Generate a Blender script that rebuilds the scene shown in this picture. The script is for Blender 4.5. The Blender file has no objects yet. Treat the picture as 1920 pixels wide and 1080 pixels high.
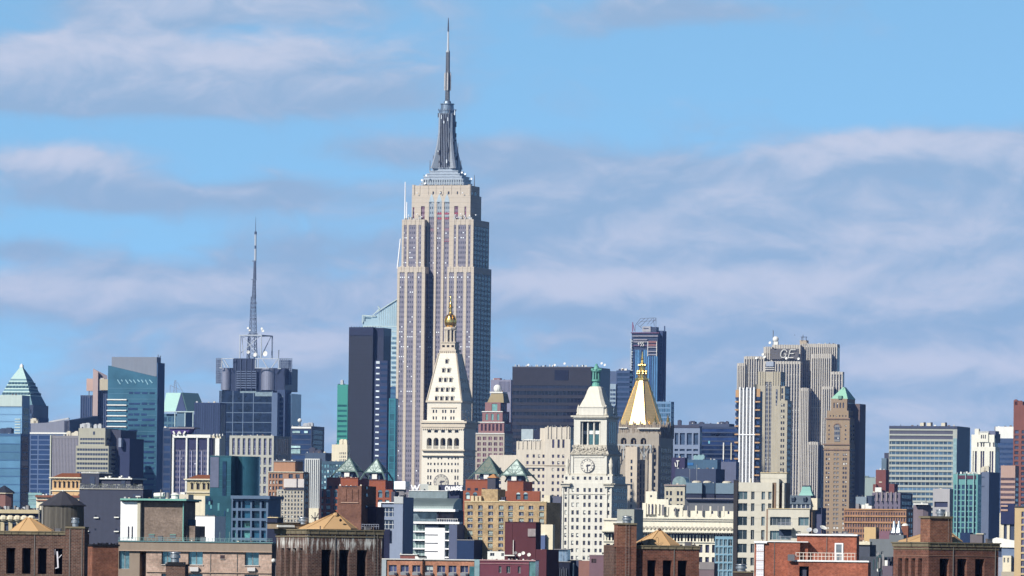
import bpy, bmesh, math, random
from math import sin, cos, pi, radians
from mathutils import Vector, Matrix
random.seed(7)
SC = bpy.context.scene
COL = SC.collection
# ---------------- camera ----------------
F = 12192.0      # focal length in photo pixels (photo is 1920 wide)
HZ = 1056.0      # photo row of the horizon (at the middle column)
ROLL = 0.012     # the photograph leans a little clockwise
H = 45.0         # eye height above the ground, metres
cam_d = bpy.data.cameras.new('camera')
cam = bpy.data.objects.new('camera', cam_d); COL.objects.link(cam)
cam.location = (0, 0, H); cam.rotation_euler = (Matrix.Rotation(radians(90), 3, 'X') @ Matrix.Rotation(ROLL, 3, 'Z')).to_euler()
cam_d.sensor_width = 36; cam_d.lens = 36 * F / 1920
cam_d.shift_y = (HZ - 540) / 1920
cam_d.clip_start = 5; cam_d.clip_end = 60000
SC.camera = cam
# ---------------- light -----------------
SUN_AZ, SUN_EL = 42.0, 33.0      # azimuth measured from behind the camera towards the left
sd = bpy.data.lights.new('sun', 'SUN'); sd.energy = 4.6; sd.angle = radians(0.53); sd.color = (1, .965, .90)
sun = bpy.data.objects.new('sun', sd); COL.objects.link(sun)
to_sun = Vector((-sin(radians(SUN_AZ)) * cos(radians(SUN_EL)), -cos(radians(SUN_AZ)) * cos(radians(SUN_EL)), sin(radians(SUN_EL))))
sun.rotation_euler = to_sun.to_track_quat('Z', 'Y').to_euler()
sun.location = (-300, -300, 800)
SC.view_settings.view_transform = 'Standard'; SC.view_settings.look = 'None'
SC.view_settings.exposure = 0.35; SC.view_settings.gamma = 1
SC.cycles.volume_bounces = 1; SC.cycles.max_bounces = 6; SC.cycles.diffuse_bounces = 1
SC.cycles.use_denoising = True

class NT:
    """tiny helper to write node maths"""
    def __init__(s, tree):
        s.t = tree; tree.nodes.clear()
    def n(s, typ, **kw):
        nd = s.t.nodes.new(typ)
        for k, v in kw.items(): setattr(nd, k, v)
        return nd
    def put(s, sock, v):
        if isinstance(v, bpy.types.NodeSocket): s.t.links.new(v, sock)
        elif v is not None:
            if isinstance(v, (tuple, list)) and len(v) == 3 and sock.type == 'RGBA': v = (*v, 1)
            sock.default_value = v
    def m(s, op, a, b=None, c=None, clamp=False):
        nd = s.n('ShaderNodeMath', operation=op, use_clamp=clamp)
        s.put(nd.inputs[0], a)
        if b is not None: s.put(nd.inputs[1], b)
        if c is not None: s.put(nd.inputs[2], c)
        return nd.outputs[0]
    def mix(s, fac, a, b, blend='MIX'):
        nd = s.n('ShaderNodeMix', data_type='RGBA', blend_type=blend)
        s.put(nd.inputs[0], fac); s.put(nd.inputs[6], a); s.put(nd.inputs[7], b)
        return nd.outputs[2]
    def noise(s, vec, scale, detail=3, rough=.55, out=0, dist=0):
        nd = s.n('ShaderNodeTexNoise')
        s.put(nd.inputs['Vector'], vec); s.put(nd.inputs['Scale'], scale)
        nd.inputs['Detail'].default_value = detail; nd.inputs['Roughness'].default_value = rough
        nd.inputs['Distortion'].default_value = dist
        return nd.outputs[out]
    def sep(s, v):
        nd = s.n('ShaderNodeSeparateXYZ'); s.put(nd.inputs[0], v); return nd.outputs
    def comb(s, x, y, z):
        nd = s.n('ShaderNodeCombineXYZ')
        for i, v in enumerate((x, y, z)): s.put(nd.inputs[i], v)
        return nd.outputs[0]
    def step(s, v, lo, hi):
        nd = s.n('ShaderNodeMapRange', interpolation_type='SMOOTHSTEP')
        s.put(nd.inputs[0], v); nd.inputs[1].default_value = lo; nd.inputs[2].default_value = hi
        return nd.outputs[0]

# ---------------- sky with clouds: everything in directions (azimuth, elevation) ----------------
W = bpy.data.worlds.new('World'); SC.world = W; W.use_nodes = True
t = NT(W.node_tree)
tc = t.n('ShaderNodeTexCoord').outputs['Generated']
sx, sy, sz = t.sep(tc)
az = t.m('MULTIPLY', t.m('ARCTAN2', sx, sy), 57.2958)               # degrees, 0 = straight ahead
el = t.m('MULTIPLY', t.m('ARCSINE', sz), 57.2958)
sky = t.n('ShaderNodeTexSky', sky_type='NISHITA', sun_disc=False)
sky.sun_elevation = radians(SUN_EL); sky.sun_rotation = math.atan2(to_sun.x, to_sun.y)
sky.altitude = 300; sky.air_density = 1.0; sky.dust_density = 0.25; sky.ozone_density = 3.2
zs = t.m('MAXIMUM', t.m('MULTIPLY_ADD', sz, 2.0, 0.24), 0.0)           # clean, deep air: the band of thick air is low
nv = t.n('ShaderNodeVectorMath', operation='NORMALIZE'); t.put(nv.inputs[0], t.comb(sx, sy, zs))
t.put(sky.inputs[0], nv.outputs[0])
dp_ = t.step(el, 5, 20)               # sky dimmed and blued above the view, to weaken fill in shade
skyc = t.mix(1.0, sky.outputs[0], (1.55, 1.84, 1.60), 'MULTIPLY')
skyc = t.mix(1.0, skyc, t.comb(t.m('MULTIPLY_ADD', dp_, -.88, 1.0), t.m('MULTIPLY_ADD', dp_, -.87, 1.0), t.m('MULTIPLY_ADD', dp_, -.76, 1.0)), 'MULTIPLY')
AZ = lambda px: math.degrees(math.atan((px - 960) / F)); EL = lambda py: math.degrees(math.atan((HZ - py) / F))
# streaked noise fields; clouds are long and low so elevation is stretched
p1 = t.comb(t.m('MULTIPLY', az, 0.7), t.m('MULTIPLY', el, 1.6), 3.7)
wn = t.noise(p1, 1.0, 2, .5, out=1)
wx, wy, wz = t.sep(wn)
p2 = t.comb(t.m('MULTIPLY_ADD', t.m('SUBTRACT', wx, .5), .9, t.m('MULTIPLY', az, 0.8)), t.m('MULTIPLY_ADD', t.m('SUBTRACT', wy, .5), .9, t.m('MULTIPLY', el, 1.6)), 9.1)
n1 = t.m('MULTIPLY_ADD', t.m('SUBTRACT', t.noise(p2, 5.5, 5, .6), .5), .2, t.noise(p2, 1.3, 6, .5))
p3 = t.comb(t.m('MULTIPLY_ADD', t.m('SUBTRACT', wx, .5), .9, t.m('MULTIPLY_ADD', az, 0.8, -.06)), t.m('MULTIPLY_ADD', t.m('SUBTRACT', wy, .5), .9, t.m('MULTIPLY_ADD', el, 1.6, .2)), 9.1)
n2 = t.m('MULTIPLY_ADD', t.m('SUBTRACT', t.noise(p3, 5.5, 3, .6), .5), .2, t.noise(p3, 1.3, 6, .5))
# banks: (x, y, half width, half height) read off the photograph as directions, amount, lit amount
BANKS = [(300, 118, 470, 62, 1.0, 1.0), (90, 165, 330, 62, 1.0, .2), (300, 195, 420, 30, .8, .0), (480, 12, 330, 46, .95, .5), (250, 30, 160, 30, .5, .3), (1290, 14, 300, 34, .75, .0), (1110, 55, 110, 40, .4, .0),
         (90, 320, 190, 46, 1.0, .95), (170, 385, 240, 34, .95, .05), (690, 180, 160, 60, .55, .15), (780, 285, 260, 30, .75, .1), (510, 365, 120, 26, .7, 0), (960, 300, 120, 50, .3, 0),
         (60, 560, 240, 44, .9, 1.1), (330, 545, 260, 60, .8, .3), (640, 475, 240, 40, .75, .0), (600, 560, 330, 50, .7, .35), (560, 655, 160, 46, .8, 1.0), (250, 660, 300, 60, .5, .5), (30, 482, 110, 24, .8, .0),
         (1640, 275, 330, 44, 1.05, .9), (1880, 300, 160, 60, .9, .2), (1250, 340, 330, 50, .85, .25), (1500, 380, 600, 60, .95, .35), (1350, 455, 500, 44, .9, .55), (1760, 450, 330, 70, .85, .35), (1030, 420, 180, 80, .6, .1),
         (1060, 545, 260, 40, .95, 1.0), (1600, 535, 460, 50, .95, .85), (1700, 600, 460, 60, .8, .3), (1250, 610, 600, 60, .65, .35), (1780, 690, 260, 46, .95, 1.0), (1150, 700, 500, 60, .5, .3), (1700, 775, 240, 40, .75, .7), (900, 850, 1800, 140, 1.1, .25), (640, 380, 200, 40, .4, .1)]
cov = None; lit = None
for (x, y, w, h, a, l) in BANKS:
    dx = t.m('MULTIPLY', t.m('SUBTRACT', az, AZ(x)), 1 / (w / F * 57.3)); dy = t.m('MULTIPLY', t.m('SUBTRACT', el, EL(y)), 1 / (h / F * 57.3))
    r2 = t.m('ADD', t.m('MULTIPLY', dx, dx), t.m('MULTIPLY', dy, dy))
    g = t.m('MULTIPLY', t.m('EXPONENT', t.m('MULTIPLY', r2, -1.0)), a)
    cov = g if cov is None else t.m('ADD', cov, g)
    if l > 0:
        # the side of a bank towards the sun (up) is lit
        gl = t.m('MULTIPLY', t.m('MULTIPLY', g, l), t.m('MULTIPLY_ADD', dy, .55, .75, clamp=True)) 
        lit = gl if lit is None else t.m('ADD', lit, gl)
# elsewhere the banks are thinned out, so less sky light fills the shade
far = t.step(t.m('ABSOLUTE', az), 5.5, 10); hi = t.step(el, 5.5, 9)
cov = t.m('ADD', cov, t.m('MULTIPLY', t.m('MAXIMUM', far, hi), -.3))
dens = t.m('ADD', cov, t.m('MULTIPLY', t.m('SUBTRACT', n1, .5), 1.5))
cf = t.step(dens, .12, .88)
ltn = t.m('ADD', t.m('MULTIPLY', lit, 1.0), t.m('MULTIPLY', t.m('SUBTRACT', n1, n2), 2.1))
lf = t.step(ltn, -.1, 1.15)
CLS, CLL = (0.255, 0.375, 0.54), (0.49, 0.525, 0.635)
cloudc = t.mix(lf, CLS, CLL)
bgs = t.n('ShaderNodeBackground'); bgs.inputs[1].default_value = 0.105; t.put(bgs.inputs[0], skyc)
bgc = t.n('ShaderNodeBackground'); bgc.inputs[1].default_value = 1.0; t.put(bgc.inputs[0], cloudc)
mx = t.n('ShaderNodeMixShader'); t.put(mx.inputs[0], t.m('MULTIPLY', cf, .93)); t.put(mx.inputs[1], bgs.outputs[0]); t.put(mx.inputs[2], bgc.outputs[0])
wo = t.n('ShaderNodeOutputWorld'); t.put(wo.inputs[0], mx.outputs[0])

# ---------------- materials ----------------
MATS = {}
def lin(v): v /= 255.0; return v / 12.92 if v <= .04045 else ((v + .055) / 1.055) ** 2.4
def K(r, g, b, f=.72): return (lin(r) * f, lin(g) * f * .985, lin(b) * f * .98)
def _princ(t, base, rough=.8, metal=0.0, spec=.3, bump=None, bs=.3, bd=.05):
    p = t.n('ShaderNodeBsdfPrincipled'); t.put(p.inputs['Base Color'], base); t.put(p.inputs['Roughness'], rough)
    p.inputs['Metallic'].default_value = metal; p.inputs['Specular IOR Level'].default_value = spec
    if bump is not None:
        b = t.n('ShaderNodeBump'); b.inputs['Strength'].default_value = bs; b.inputs['Distance'].default_value = bd
        t.put(b.inputs['Height'], bump); t.put(p.inputs['Normal'], b.outputs[0])
    o = t.n('ShaderNodeOutputMaterial'); t.put(o.inputs[0], p.outputs[0]); return p
def new_mat(name):
    m = bpy.data.materials.new(name); m.use_nodes = True; return m, NT(m.node_tree)
def wall(name, col, var=.16, scale=.12, rough=.85, streak=.12, fine=1.2, courses=0, spec=.2):
    """plain masonry or render: broad patches, fine grain, rain streaks, optional courses every n metres"""
    if name in MATS: return MATS[name]
    m, t = new_mat(name); oc = t.n('ShaderNodeTexCoord').outputs['Object']
    a = t.noise(oc, scale, 4, .6); b = t.noise(oc, fine, 3, .6)
    x, y, z = t.sep(oc)
    st = t.noise(t.comb(t.m('MULTIPLY', t.m('ADD', x, y), .9), 0.0, t.m('MULTIPLY', z, .05)), 1.0, 3, .6)
    v = t.m('MULTIPLY_ADD', t.m('SUBTRACT', a, .5), var * 2, 1.0)
    v = t.m('MULTIPLY', v, t.m('MULTIPLY_ADD', t.m('SUBTRACT', b, .5), var * 1.3, 1.0))
    v = t.m('MULTIPLY', v, t.m('MULTIPLY_ADD', t.m('SUBTRACT', st, .5), streak * 2.2, 1.0))
    if courses:
        fr = t.m('FRACT', t.m('DIVIDE', z, courses)); v = t.m('MULTIPLY', v, t.m('MULTIPLY_ADD', t.m('LESS_THAN', fr, .12), -.13, 1.0))
    c = t.mix(1.0, col, t.comb(v, v, t.m('MULTIPLY', v, 1.0)), 'MULTIPLY')
    _princ(t, c, rough, 0, spec, b, .3, .08)
    MATS[name] = m; return m
def brick(name, c1, c2, mortar, sc=1.0, stain=None, rot=0, bw=.22, bh=.075, ms=.012):
    """brickwork at its real size; object coordinates are metres"""
    if name in MATS: return MATS[name]
    m, t = new_mat(name); oc = t.n('ShaderNodeTexCoord').outputs['Object']
    x, y, z = t.sep(oc)
    uv = t.comb(t.m('ADD', x, t.m('MULTIPLY', y, 1.0)), z, 0.0)
    br = t.n('ShaderNodeTexBrick'); t.put(br.inputs['Vector'], uv)
    for k, v in (('Color1', c1), ('Color2', c2), ('Mortar', mortar)): t.put(br.inputs[k], v)
    br.inputs['Scale'].default_value = 1.0; br.inputs['Brick Width'].default_value = bw * sc; br.inputs['Row Height'].default_value = bh * sc
    br.inputs['Mortar Size'].default_value = ms * sc; br.inputs['Bias'].default_value = -.1
    a = t.noise(oc, .35, 4, .65); b = t.noise(oc, 2.6, 4, .7); d = t.noise(t.comb(x, y, t.m('MULTIPLY', z, 2.2)), 1.3, 4, .7)
    v = t.m('MULTIPLY', t.m('MULTIPLY_ADD', t.m('SUBTRACT', a, .5), 1.5, 1.0), t.m('MULTIPLY_ADD', t.m('SUBTRACT', b, .5), 1.5, 1.0))
    v = t.m('MULTIPLY', v, t.m('MULTIPLY_ADD', t.m('SUBTRACT', d, .5), .5, 1.0))
    c = t.mix(1.0, br.outputs[0], t.comb(v, v, v), 'MULTIPLY')
    if stain:
        scol, zmid, zr, amt = stain       # pale lime run-off with drips below a height
        dr = t.noise(t.comb(t.m('MULTIPLY', t.m('ADD', x, y), 3.2), 0.0, t.m('MULTIPLY', z, .35)), 1.0, 4, .7)
        band = t.m('SUBTRACT', 1.0, t.m('MULTIPLY', t.m('ABSOLUTE', t.m('SUBTRACT', z, zmid)), 1 / zr), clamp=True)
        fac = t.step(t.m('ADD', dr, t.m('MULTIPLY', band, .22)), .66, .8)
        fac = t.m('MULTIPLY', t.m('MULTIPLY', fac, band), amt)
        c = t.mix(fac, c, scol)
    _princ(t, c, .9, 0, .15, t.m('ADD', br.outputs[1], t.m('MULTIPLY', b, -.6)), -.5, .02)
    MATS[name] = m; return m
def glass(name, col, rough=.12, spec=.6, var=.35, metal=0.0, blinds=None, pb=.3, mull=0, mcol=(.3, .3, .3), scale=.5):
    """window glass seen from far: dark, glossy, each pane a little different; blinds half drawn in some"""
    if name in MATS: return MATS[name]
    m, t = new_mat(name); tcn = t.n('ShaderNodeTexCoord'); oc = tcn.outputs['Object']
    oi = t.n('ShaderNodeObjectInfo'); r = oi.outputs['Random']
    x, y, z = t.sep(oc); h = t.m('ADD', x, y)
    nz = t.noise(t.comb(h, t.m('MULTIPLY', r, 37.0), z), scale, 3, .6)
    v = t.m('MULTIPLY_ADD', t.m('SUBTRACT', nz, .5), var * 3, t.m('MULTIPLY_ADD', t.m('SUBTRACT', r, .5), var * 1.5, 1.0))
    c = t.mix(1.0, col, t.comb(v, v, v), 'MULTIPLY')
    if blinds:
        gz = t.sep(tcn.outputs['Generated'])[2]
        r2 = t.m('FRACT', t.m('MULTIPLY', r, 17.31)); r3 = t.m('FRACT', t.m('MULTIPLY', r, 71.7))
        on = t.m('MULTIPLY', t.m('LESS_THAN', r2, pb), t.m('GREATER_THAN', gz, r3))
        c = t.mix(on, c, blinds)
    if mull:
        fx = t.m('FRACT', t.m('DIVIDE', h, mull)); c = t.mix(t.m('LESS_THAN', fx, .14), c, mcol)
    _princ(t, c, rough, metal, spec * .5)
    MATS[name] = m; return m
def cells(name, cw, ch, wx, wz, win, frame, lit=(.75, .75, .72), pl=.05, ox=0, oz=0, var=.3, rough=.45, lit_s=.45, row=0.0):
    """strip of storeys: one small window per cell (cw x ch metres), a spandrel between; a few bright ones stand for blinds and painted glints"""
    if name in MATS: return MATS[name]
    m, t = new_mat(name); oc = t.n('ShaderNodeTexCoord').outputs['Object']
    x, y, z = t.sep(oc); h = t.m('ADD', t.m('ADD', x, y), ox); zz = t.m('ADD', z, oz)
    u = t.m('DIVIDE', h, cw); w = t.m('DIVIDE', zz, ch)
    fu, fw = t.m('FRACT', u), t.m('FRACT', w); iu, iw = t.m('FLOOR', u), t.m('FLOOR', w)
    wn = t.n('ShaderNodeTexWhiteNoise', noise_dimensions='3D'); t.put(wn.inputs[0], t.comb(iu, iw, 1.5)); r = wn.outputs[0]
    wn2 = t.n('ShaderNodeTexWhiteNoise', noise_dimensions='2D'); t.put(wn2.inputs[0], t.comb(iw, 2.5, 0)); rr = wn2.outputs[0]
    inx = t.m('LESS_THAN', t.m('ABSOLUTE', t.m('SUBTRACT', fu, .5)), wx / 2) if wx < 1 else 1.0
    inz = t.m('LESS_THAN', t.m('ABSOLUTE', t.m('SUBTRACT', fw, .5)), wz / 2)
    isw = t.m('MULTIPLY', inx, inz)
    v = t.m('MULTIPLY_ADD', t.m('SUBTRACT', r, .5), var * 2, 1.0)
    wc = t.mix(1.0, win, t.comb(v, v, v), 'MULTIPLY')
    r4 = t.m('FRACT', t.m('MULTIPLY', r, 91.3))
    pr = t.m('MULTIPLY_ADD', t.m('GREATER_THAN', rr, .8), row, pl)
    ll = t.m('MULTIPLY', t.m('LESS_THAN', r4, pr), t.m('LESS_THAN', t.m('ABSOLUTE', t.m('SUBTRACT', fw, .5)), wz * lit_s * .5))
    if wx < 1: ll = t.m('MULTIPLY', ll, t.m('LESS_THAN', t.m('ABSOLUTE', t.m('SUBTRACT', fu, .5)), wx * .4))
    wc = t.mix(ll, wc, lit)
    g = t.m('MULTIPLY_ADD', t.m('SUBTRACT', t.noise(oc, .15, 3), .5), .5, 1.0)
    fc = t.mix(1.0, frame, t.comb(g, g, g), 'MULTIPLY')
    c = t.mix(isw, fc, wc)
    _princ(t, c, t.m('MULTIPLY_ADD', isw, .2 - rough, rough), 0, .4)
    MATS[name] = m; return m
def metal(name, col, rough=.35, var=.15, met=1.0, ribs=0, scale=.6):
    if name in MATS: return MATS[name]
    m, t = new_mat(name); oc = t.n('ShaderNodeTexCoord').outputs['Object']
    a = t.noise(oc, scale, 4, .6); v = t.m('MULTIPLY_ADD', t.m('SUBTRACT', a, .5), var * 2, 1.0)
    c = t.mix(1.0, col, t.comb(v, v, v), 'MULTIPLY')
    bump = a
    if ribs:
        x, y, z = t.sep(oc); bump = t.m('PINGPONG', t.m('ADD', x, y), ribs)
    _princ(t, c, t.m('MULTIPLY_ADD', a, .2, rough - .1), met, .5, bump, .4, .05)
    MATS[name] = m; return m

# ---------------- mesh builder ----------------
class MB:
    def __init__(s): s.v = []; s.f = []
    def quad(s, a, b, c, d):
        i = len(s.v); s.v += [a, b, c, d]; s.f.append((i, i + 1, i + 2, i + 3)); return s
    def box(s, x0, x1, y0, y1, z0, z1):
        if x0 > x1: x0, x1 = x1, x0
        if y0 > y1: y0, y1 = y1, y0
        if z0 > z1: z0, z1 = z1, z0
        i = len(s.v)
        s.v += [(x0, y0, z0), (x1, y0, z0), (x1, y1, z0), (x0, y1, z0), (x0, y0, z1), (x1, y0, z1), (x1, y1, z1), (x0, y1, z1)]
        s.f += [tuple(i + k for k in q) for q in ((0, 3, 2, 1), (4, 5, 6, 7), (0, 1, 5, 4), (1, 2, 6, 5), (2, 3, 7, 6), (3, 0, 4, 7))]; return s
    def loft(s, rings, cap=True, closed=True):
        """rings of equal point counts, bottom to top"""
        i = len(s.v); n = len(rings[0])
        for r in rings: s.v += [tuple(p) for p in r]
        for k in range(len(rings) - 1):
            for j in range(n if closed else n - 1):
                a = i + k * n + j; b = i + k * n + (j + 1) % n
                s.f.append((a, b, b + n, a + n))
        if cap:
            s.f.append(tuple(i + j for j in range(n))[::-1]); s.f.append(tuple(i + (len(rings) - 1) * n + j for j in range(n)))
        return s
    def lathe(s, cx, cy, prof, n=16, sq=None, rot=0):
        """prof: (radius, z) bottom to top; sq: polygon of n sides"""
        return s.loft([[(cx + r * cos(2 * pi * j / n + rot), cy + r * sin(2 * pi * j / n + rot), z) for j in range(n)] for r, z in prof])
    def frust(s, x0, x1, y0, y1, z0, X0, X1, Y0, Y1, z1):
        return s.loft([[(x0, y0, z0), (x1, y0, z0), (x1, y1, z0), (x0, y1, z0)], [(X0, Y0, z1), (X1, Y0, z1), (X1, Y1, z1), (X0, Y1, z1)]])
    def bar(s, p, q, r, n=4, r2=None):
        p, q = Vector(p), Vector(q); d = q - p
        if d.length < 1e-6: return s
        qd = d.to_track_quat('Z', 'Y'); r2 = r if r2 is None else r2
        A = []; B_ = []
        for j in range(n):
            a = 2 * pi * (j + .5) / n; u = qd @ Vector((cos(a), sin(a), 0))
            A.append(p + u * r); B_.append(q + u * r2)
        return s.loft([A, B_])
    def prism(s, poly, y0, y1):
        """poly of (x,z) extruded along y"""
        return s.loft([[(x, y1, z) for x, z in poly], [(x, y0, z) for x, z in poly]])
    def sphere(s, cx, cy, cz, r, n=12, m=7, zs=1.0, lo=-1.0):
        return s.lathe(cx, cy, [(max(r * sin(pi * k / m), .001 * r), cz - r * zs * cos(pi * k / m)) for k in range(m + 1)], n)
    def dish(s, c, r, d, depth=.25, n=14):
        """dish aerial at c looking along d"""
        q = Vector(d).to_track_quat('Z', 'Y'); c = Vector(c); rings = []
        for rr, zz in ((.05, -depth), (.6, -depth * .62), (1, 0), (.97, .03), (.55, -depth * .5), (.04, -depth * .9)):
            rings.append([c + q @ Vector((rr * r * cos(2 * pi * j / n), rr * r * sin(2 * pi * j / n), zz * r)) for j in range(n)])
        s.loft(rings); s.bar(c - q @ Vector((0, 0, depth * r)), c + q @ Vector((0, 0, r * .55)), r * .04); return s
    def build(s, name, mat, parent=None, loc=(0, 0, 0), smooth=False, mesh=None):
        if mesh is None:
            me = bpy.data.meshes.new(name); me.from_pydata([tuple(p) for p in s.v], [], s.f)
            bm = bmesh.new(); bm.from_mesh(me); bmesh.ops.recalc_face_normals(bm, faces=bm.faces[:]); bm.to_mesh(me); bm.free()
            me.materials.append(mat)
            if smooth: me.polygons.foreach_set('use_smooth', [True] * len(me.polygons))
        o = bpy.data.objects.new(name, me if mesh is None else mesh); COL.objects.link(o); o.location = loc
        if parent is not None: o.parent = parent.root if isinstance(parent, Bld) else parent
        return o
def tag(o, label, cat, group=None, kind=None):
    if label: o['label'] = label
    if cat: o['category'] = cat
    if group: o['group'] = group
    if kind: o['kind'] = kind
    return o
PANE = {}
ALL = []
class Bld:
    """a thing whose near corner is seen in photo column px at distance D; theta > 0 shows its right flank.
    Only its plan is laid out here: everything is built at its real distance and size."""
    def __init__(s, name, label, cat, D, px, th=17, ref=None, group=None, base=0.0):
        s.ref = 900 if ref is None else ref; px = px - ROLL * (HZ - s.ref)
        s.D = D; s.th = radians(th); s.X0 = (px - 960) / F * D; s.S, s.C = sin(s.th), cos(s.th); s.px0 = px; s.base = base
        ALL.append(s); s.roof = None
        s.root = bpy.data.objects.new(name, None); COL.objects.link(s.root); s.root.empty_display_size = 5
        s.root.location = (s.X0, D, base); s.root.rotation_euler = (0, 0, -s.th)
        tag(s.root, label, cat, group); s.m = D / F         # metres per photo pixel
    def x(s, px, y=0):
        a = (px - 960 - ROLL * (HZ - s.ref)) / F
        return (a * (s.D + y * s.C) - s.X0 - y * s.S) / (s.C + a * s.S)
    def y(s, px, x=0):
        a = (px - 960 - ROLL * (HZ - s.ref)) / F
        return (a * (s.D - x * s.S) - s.X0 - x * s.C) / (s.S - a * s.C)
    def z(s, py, y=0, x=0):
        return H + (HZ - py + ROLL * (s.px0 - 960)) / F * (s.D - x * s.S + y * s.C) - s.base
    def box(s, part, x0, x1, t, b, y0=0, y1=None, mat=None, fl=None, mb=None):
        """x0,x1 photo columns of the front; t,b rows (b None = to the ground); fl = column where the flank ends"""
        X0, X1 = s.x(x0, y0), s.x(x1, y0)
        if y1 is None: y1 = s.y(fl, X1 if s.th > 0 else X0) if fl else y0 + 20
        z1 = s.z(t, y0); z0 = 0 if b is None else s.z(b, y0)
        M = mb or MB(); M.box(X0, X1, y0, y1, z0, z1)
        s.top(X0, X1, y0, y1, z1)
        if mb is None: return M.build(part, mat, s)
        return (X0, X1, y0, y1, z0, z1)
    def top(s, a, b, c, d, z):
        if b - a > 14 * s.m and d - c > 3 * s.m and (s.roof is None or z > s.roof[4]): s.roof = (a, b, c, d, z)
    def pane(s, name, mat, X0, X1, y, Z0, Z1, side=False, parent=None, th=.04):
        k = (round(X1 - X0, 2), round(Z1 - Z0, 2), mat.name, side)
        if k not in PANE:
            w, h = (X1 - X0) / 2, (Z1 - Z0) / 2
            M = MB().box(-w, w, -th, 0, -h, h) if not side else MB().box(0, th, -w, w, -h, h)
            me = bpy.data.meshes.new(name); me.from_pydata(M.v, [], M.f); me.materials.append(mat); PANE[k] = me
        loc = ((X0 + X1) / 2, y, (Z0 + Z1) / 2) if not side else (y, (X0 + X1) / 2, (Z0 + Z1) / 2)
        return MB().build(name, mat, parent or s, loc, mesh=PANE[k])
    def frame(s, q, a, c, e, g):
        k = ('frame', round(c - a, 2), round(g - e, 2))
        if k not in PANE:
            w, h, f = (c - a) / 2, (g - e) / 2, .045 * s.D / 850; M = MB()
            for x0, x1, z0, z1 in ((-w, -w + f, -h, h), (w - f, w, -h, h), (-w + f, w - f, h - f, h), (-w + f, w - f, -h, -h + f), (-f / 2, f / 2, -h + f, h - f)): M.box(x0, x1, -.12, -.045, z0, z1)
            me = bpy.data.meshes.new('frame'); me.from_pydata(M.v, [], M.f); me.materials.append(wall('sash_frame', (.34, .35, .35), .1)); PANE[k] = me
        MB().build('frame', None, q, mesh=PANE[k])
    def facade(s, part, x0, x1, t, b, cols, rows, mat, gm, fl=None, y0=0, y1=None, rev=.35, win='window', skip=None, sill=None, cap=96, arch=None, wmat=None, side=None, core=True, sm=None):
        """front wall with real openings: cols = [(l, r)] photo columns, rows = [(t, b)] photo rows; glass set back by rev"""
        X0, X1 = s.x(x0, y0), s.x(x1, y0)
        if y1 is None: y1 = s.y(fl, X1 if s.th > 0 else X0) if fl else y0 + 20
        z1 = s.z(t, y0); z0 = 0 if b is None else s.z(b, y0)
        s.top(X0, X1, y0, y1, z1)
        cx = [(max(s.x(l, y0), X0 + .02), min(s.x(r, y0), X1 - .02)) for l, r in cols]; cz = [(s.z(bb, y0), s.z(tt, y0)) for tt, bb in rows]
        cz = [(max(a, z0 + .02), min(c, z1 - .02)) for a, c in cz]
        M = MB(); holes(M, X0, X1, z0, z1, cx, cz, y0, rev, skip)
        body = MB()
        M.quad((X0, y0, z0), (X0, y0 + rev, z0), (X0, y0 + rev, z1), (X0, y0, z1)); M.quad((X1, y0, z0), (X1, y0 + rev, z0), (X1, y0 + rev, z1), (X1, y0, z1))
        M.quad((X0, y0, z1), (X1, y0, z1), (X1, y0 + rev, z1), (X0, y0 + rev, z1))
        if core:
            if side:      # openings on the flank: side = (n bays or list of (a,b) fractions, rows or None, glass)
                sc_, sr_, sg_ = side
                sgn = 1 if s.th > 0 else -1; XS = X1 if sgn > 0 else X0
                L = y1 - y0 - rev
                cy = [tuple(sorted((s.y(a, XS), s.y(c, XS)))) if a > 2 else (y0 + rev + a * L, y0 + rev + c * L) for a, c in sc_]; sr = cz if sr_ is None else [(s.z(bb, y0), s.z(tt, y0)) for tt, bb in sr_]
                XI = XS - sgn * rev
                body.box(X0 if sgn > 0 else XI, XI if sgn > 0 else X1, y0 + rev, y1, z0, z1)
                T = MB(); holes(T, y0 + rev, y1, z0, z1, cy, sr, 0, 1.0, None)
                for (px, py, pz) in T.v: M.v.append((XS - sgn * rev * py, px, pz))
                k = len(M.v) - len(T.v); M.f += [tuple(k + q for q in f) for f in T.f]
                M.quad((XS, y0 + rev, z1), (XI, y0 + rev, z1), (XI, y1, z1), (XS, y1, z1)); M.quad((XS, y1, z0), (XI, y1, z0), (XI, y1, z1), (XS, y1, z1))
                for (a, c) in cy:
                    for (e, g) in sr: s.pane(win, sg_, a, c, XI if sgn > 0 else XI - .04, e, g, side=True)
            else: body.box(X0, X1, y0 + rev, y1, z0, z1)
            if fl and not side and s.D > 2400 and win not in ('opening', 'louvre', 'recess'):      # the flank has its own windows, in the shade
                sgn = 1 if s.th > 0 else -1; XS = X1 if sgn > 0 else X0; L = y1 - y0 - rev
                fm = glass('shaded_flank_pane', (.02, .026, .045), .2, .5, .5, 0, (.2, .21, .24), .25)
                band = win == 'window_band'; n = 1 if band else max(2, min(6, round(L / max(2.5, (X1 - X0) / max(1, len(cx))))))
                for j, (e, g) in enumerate(cz[:12 if s.D > 2500 else 7]):
                    if g - e > 30 and z1 - z0 > 80: e = max(e, g - 90)
                    for i in range(n):
                        f = .12 + .76 * i / n; w = .76 / n * (.94 if band else .5); s.pane('window', fm, y0 + rev + L * f, y0 + rev + L * (f + w), XS + (0 if sgn > 0 else -.05), e, g, side=True, th=.05)
        k = len(M.v); M.v += body.v; M.f += [tuple(k + q for q in f) for f in body.f]
        o = M.build(part, mat, s)
        lst = [(i, j) for j in range(len(cz)) for i in range(len(cx)) if not (skip and skip(i, j))]
        rest = []
        lst.sort(key=lambda q: (-q[1] * 0, q[1]))
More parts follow.
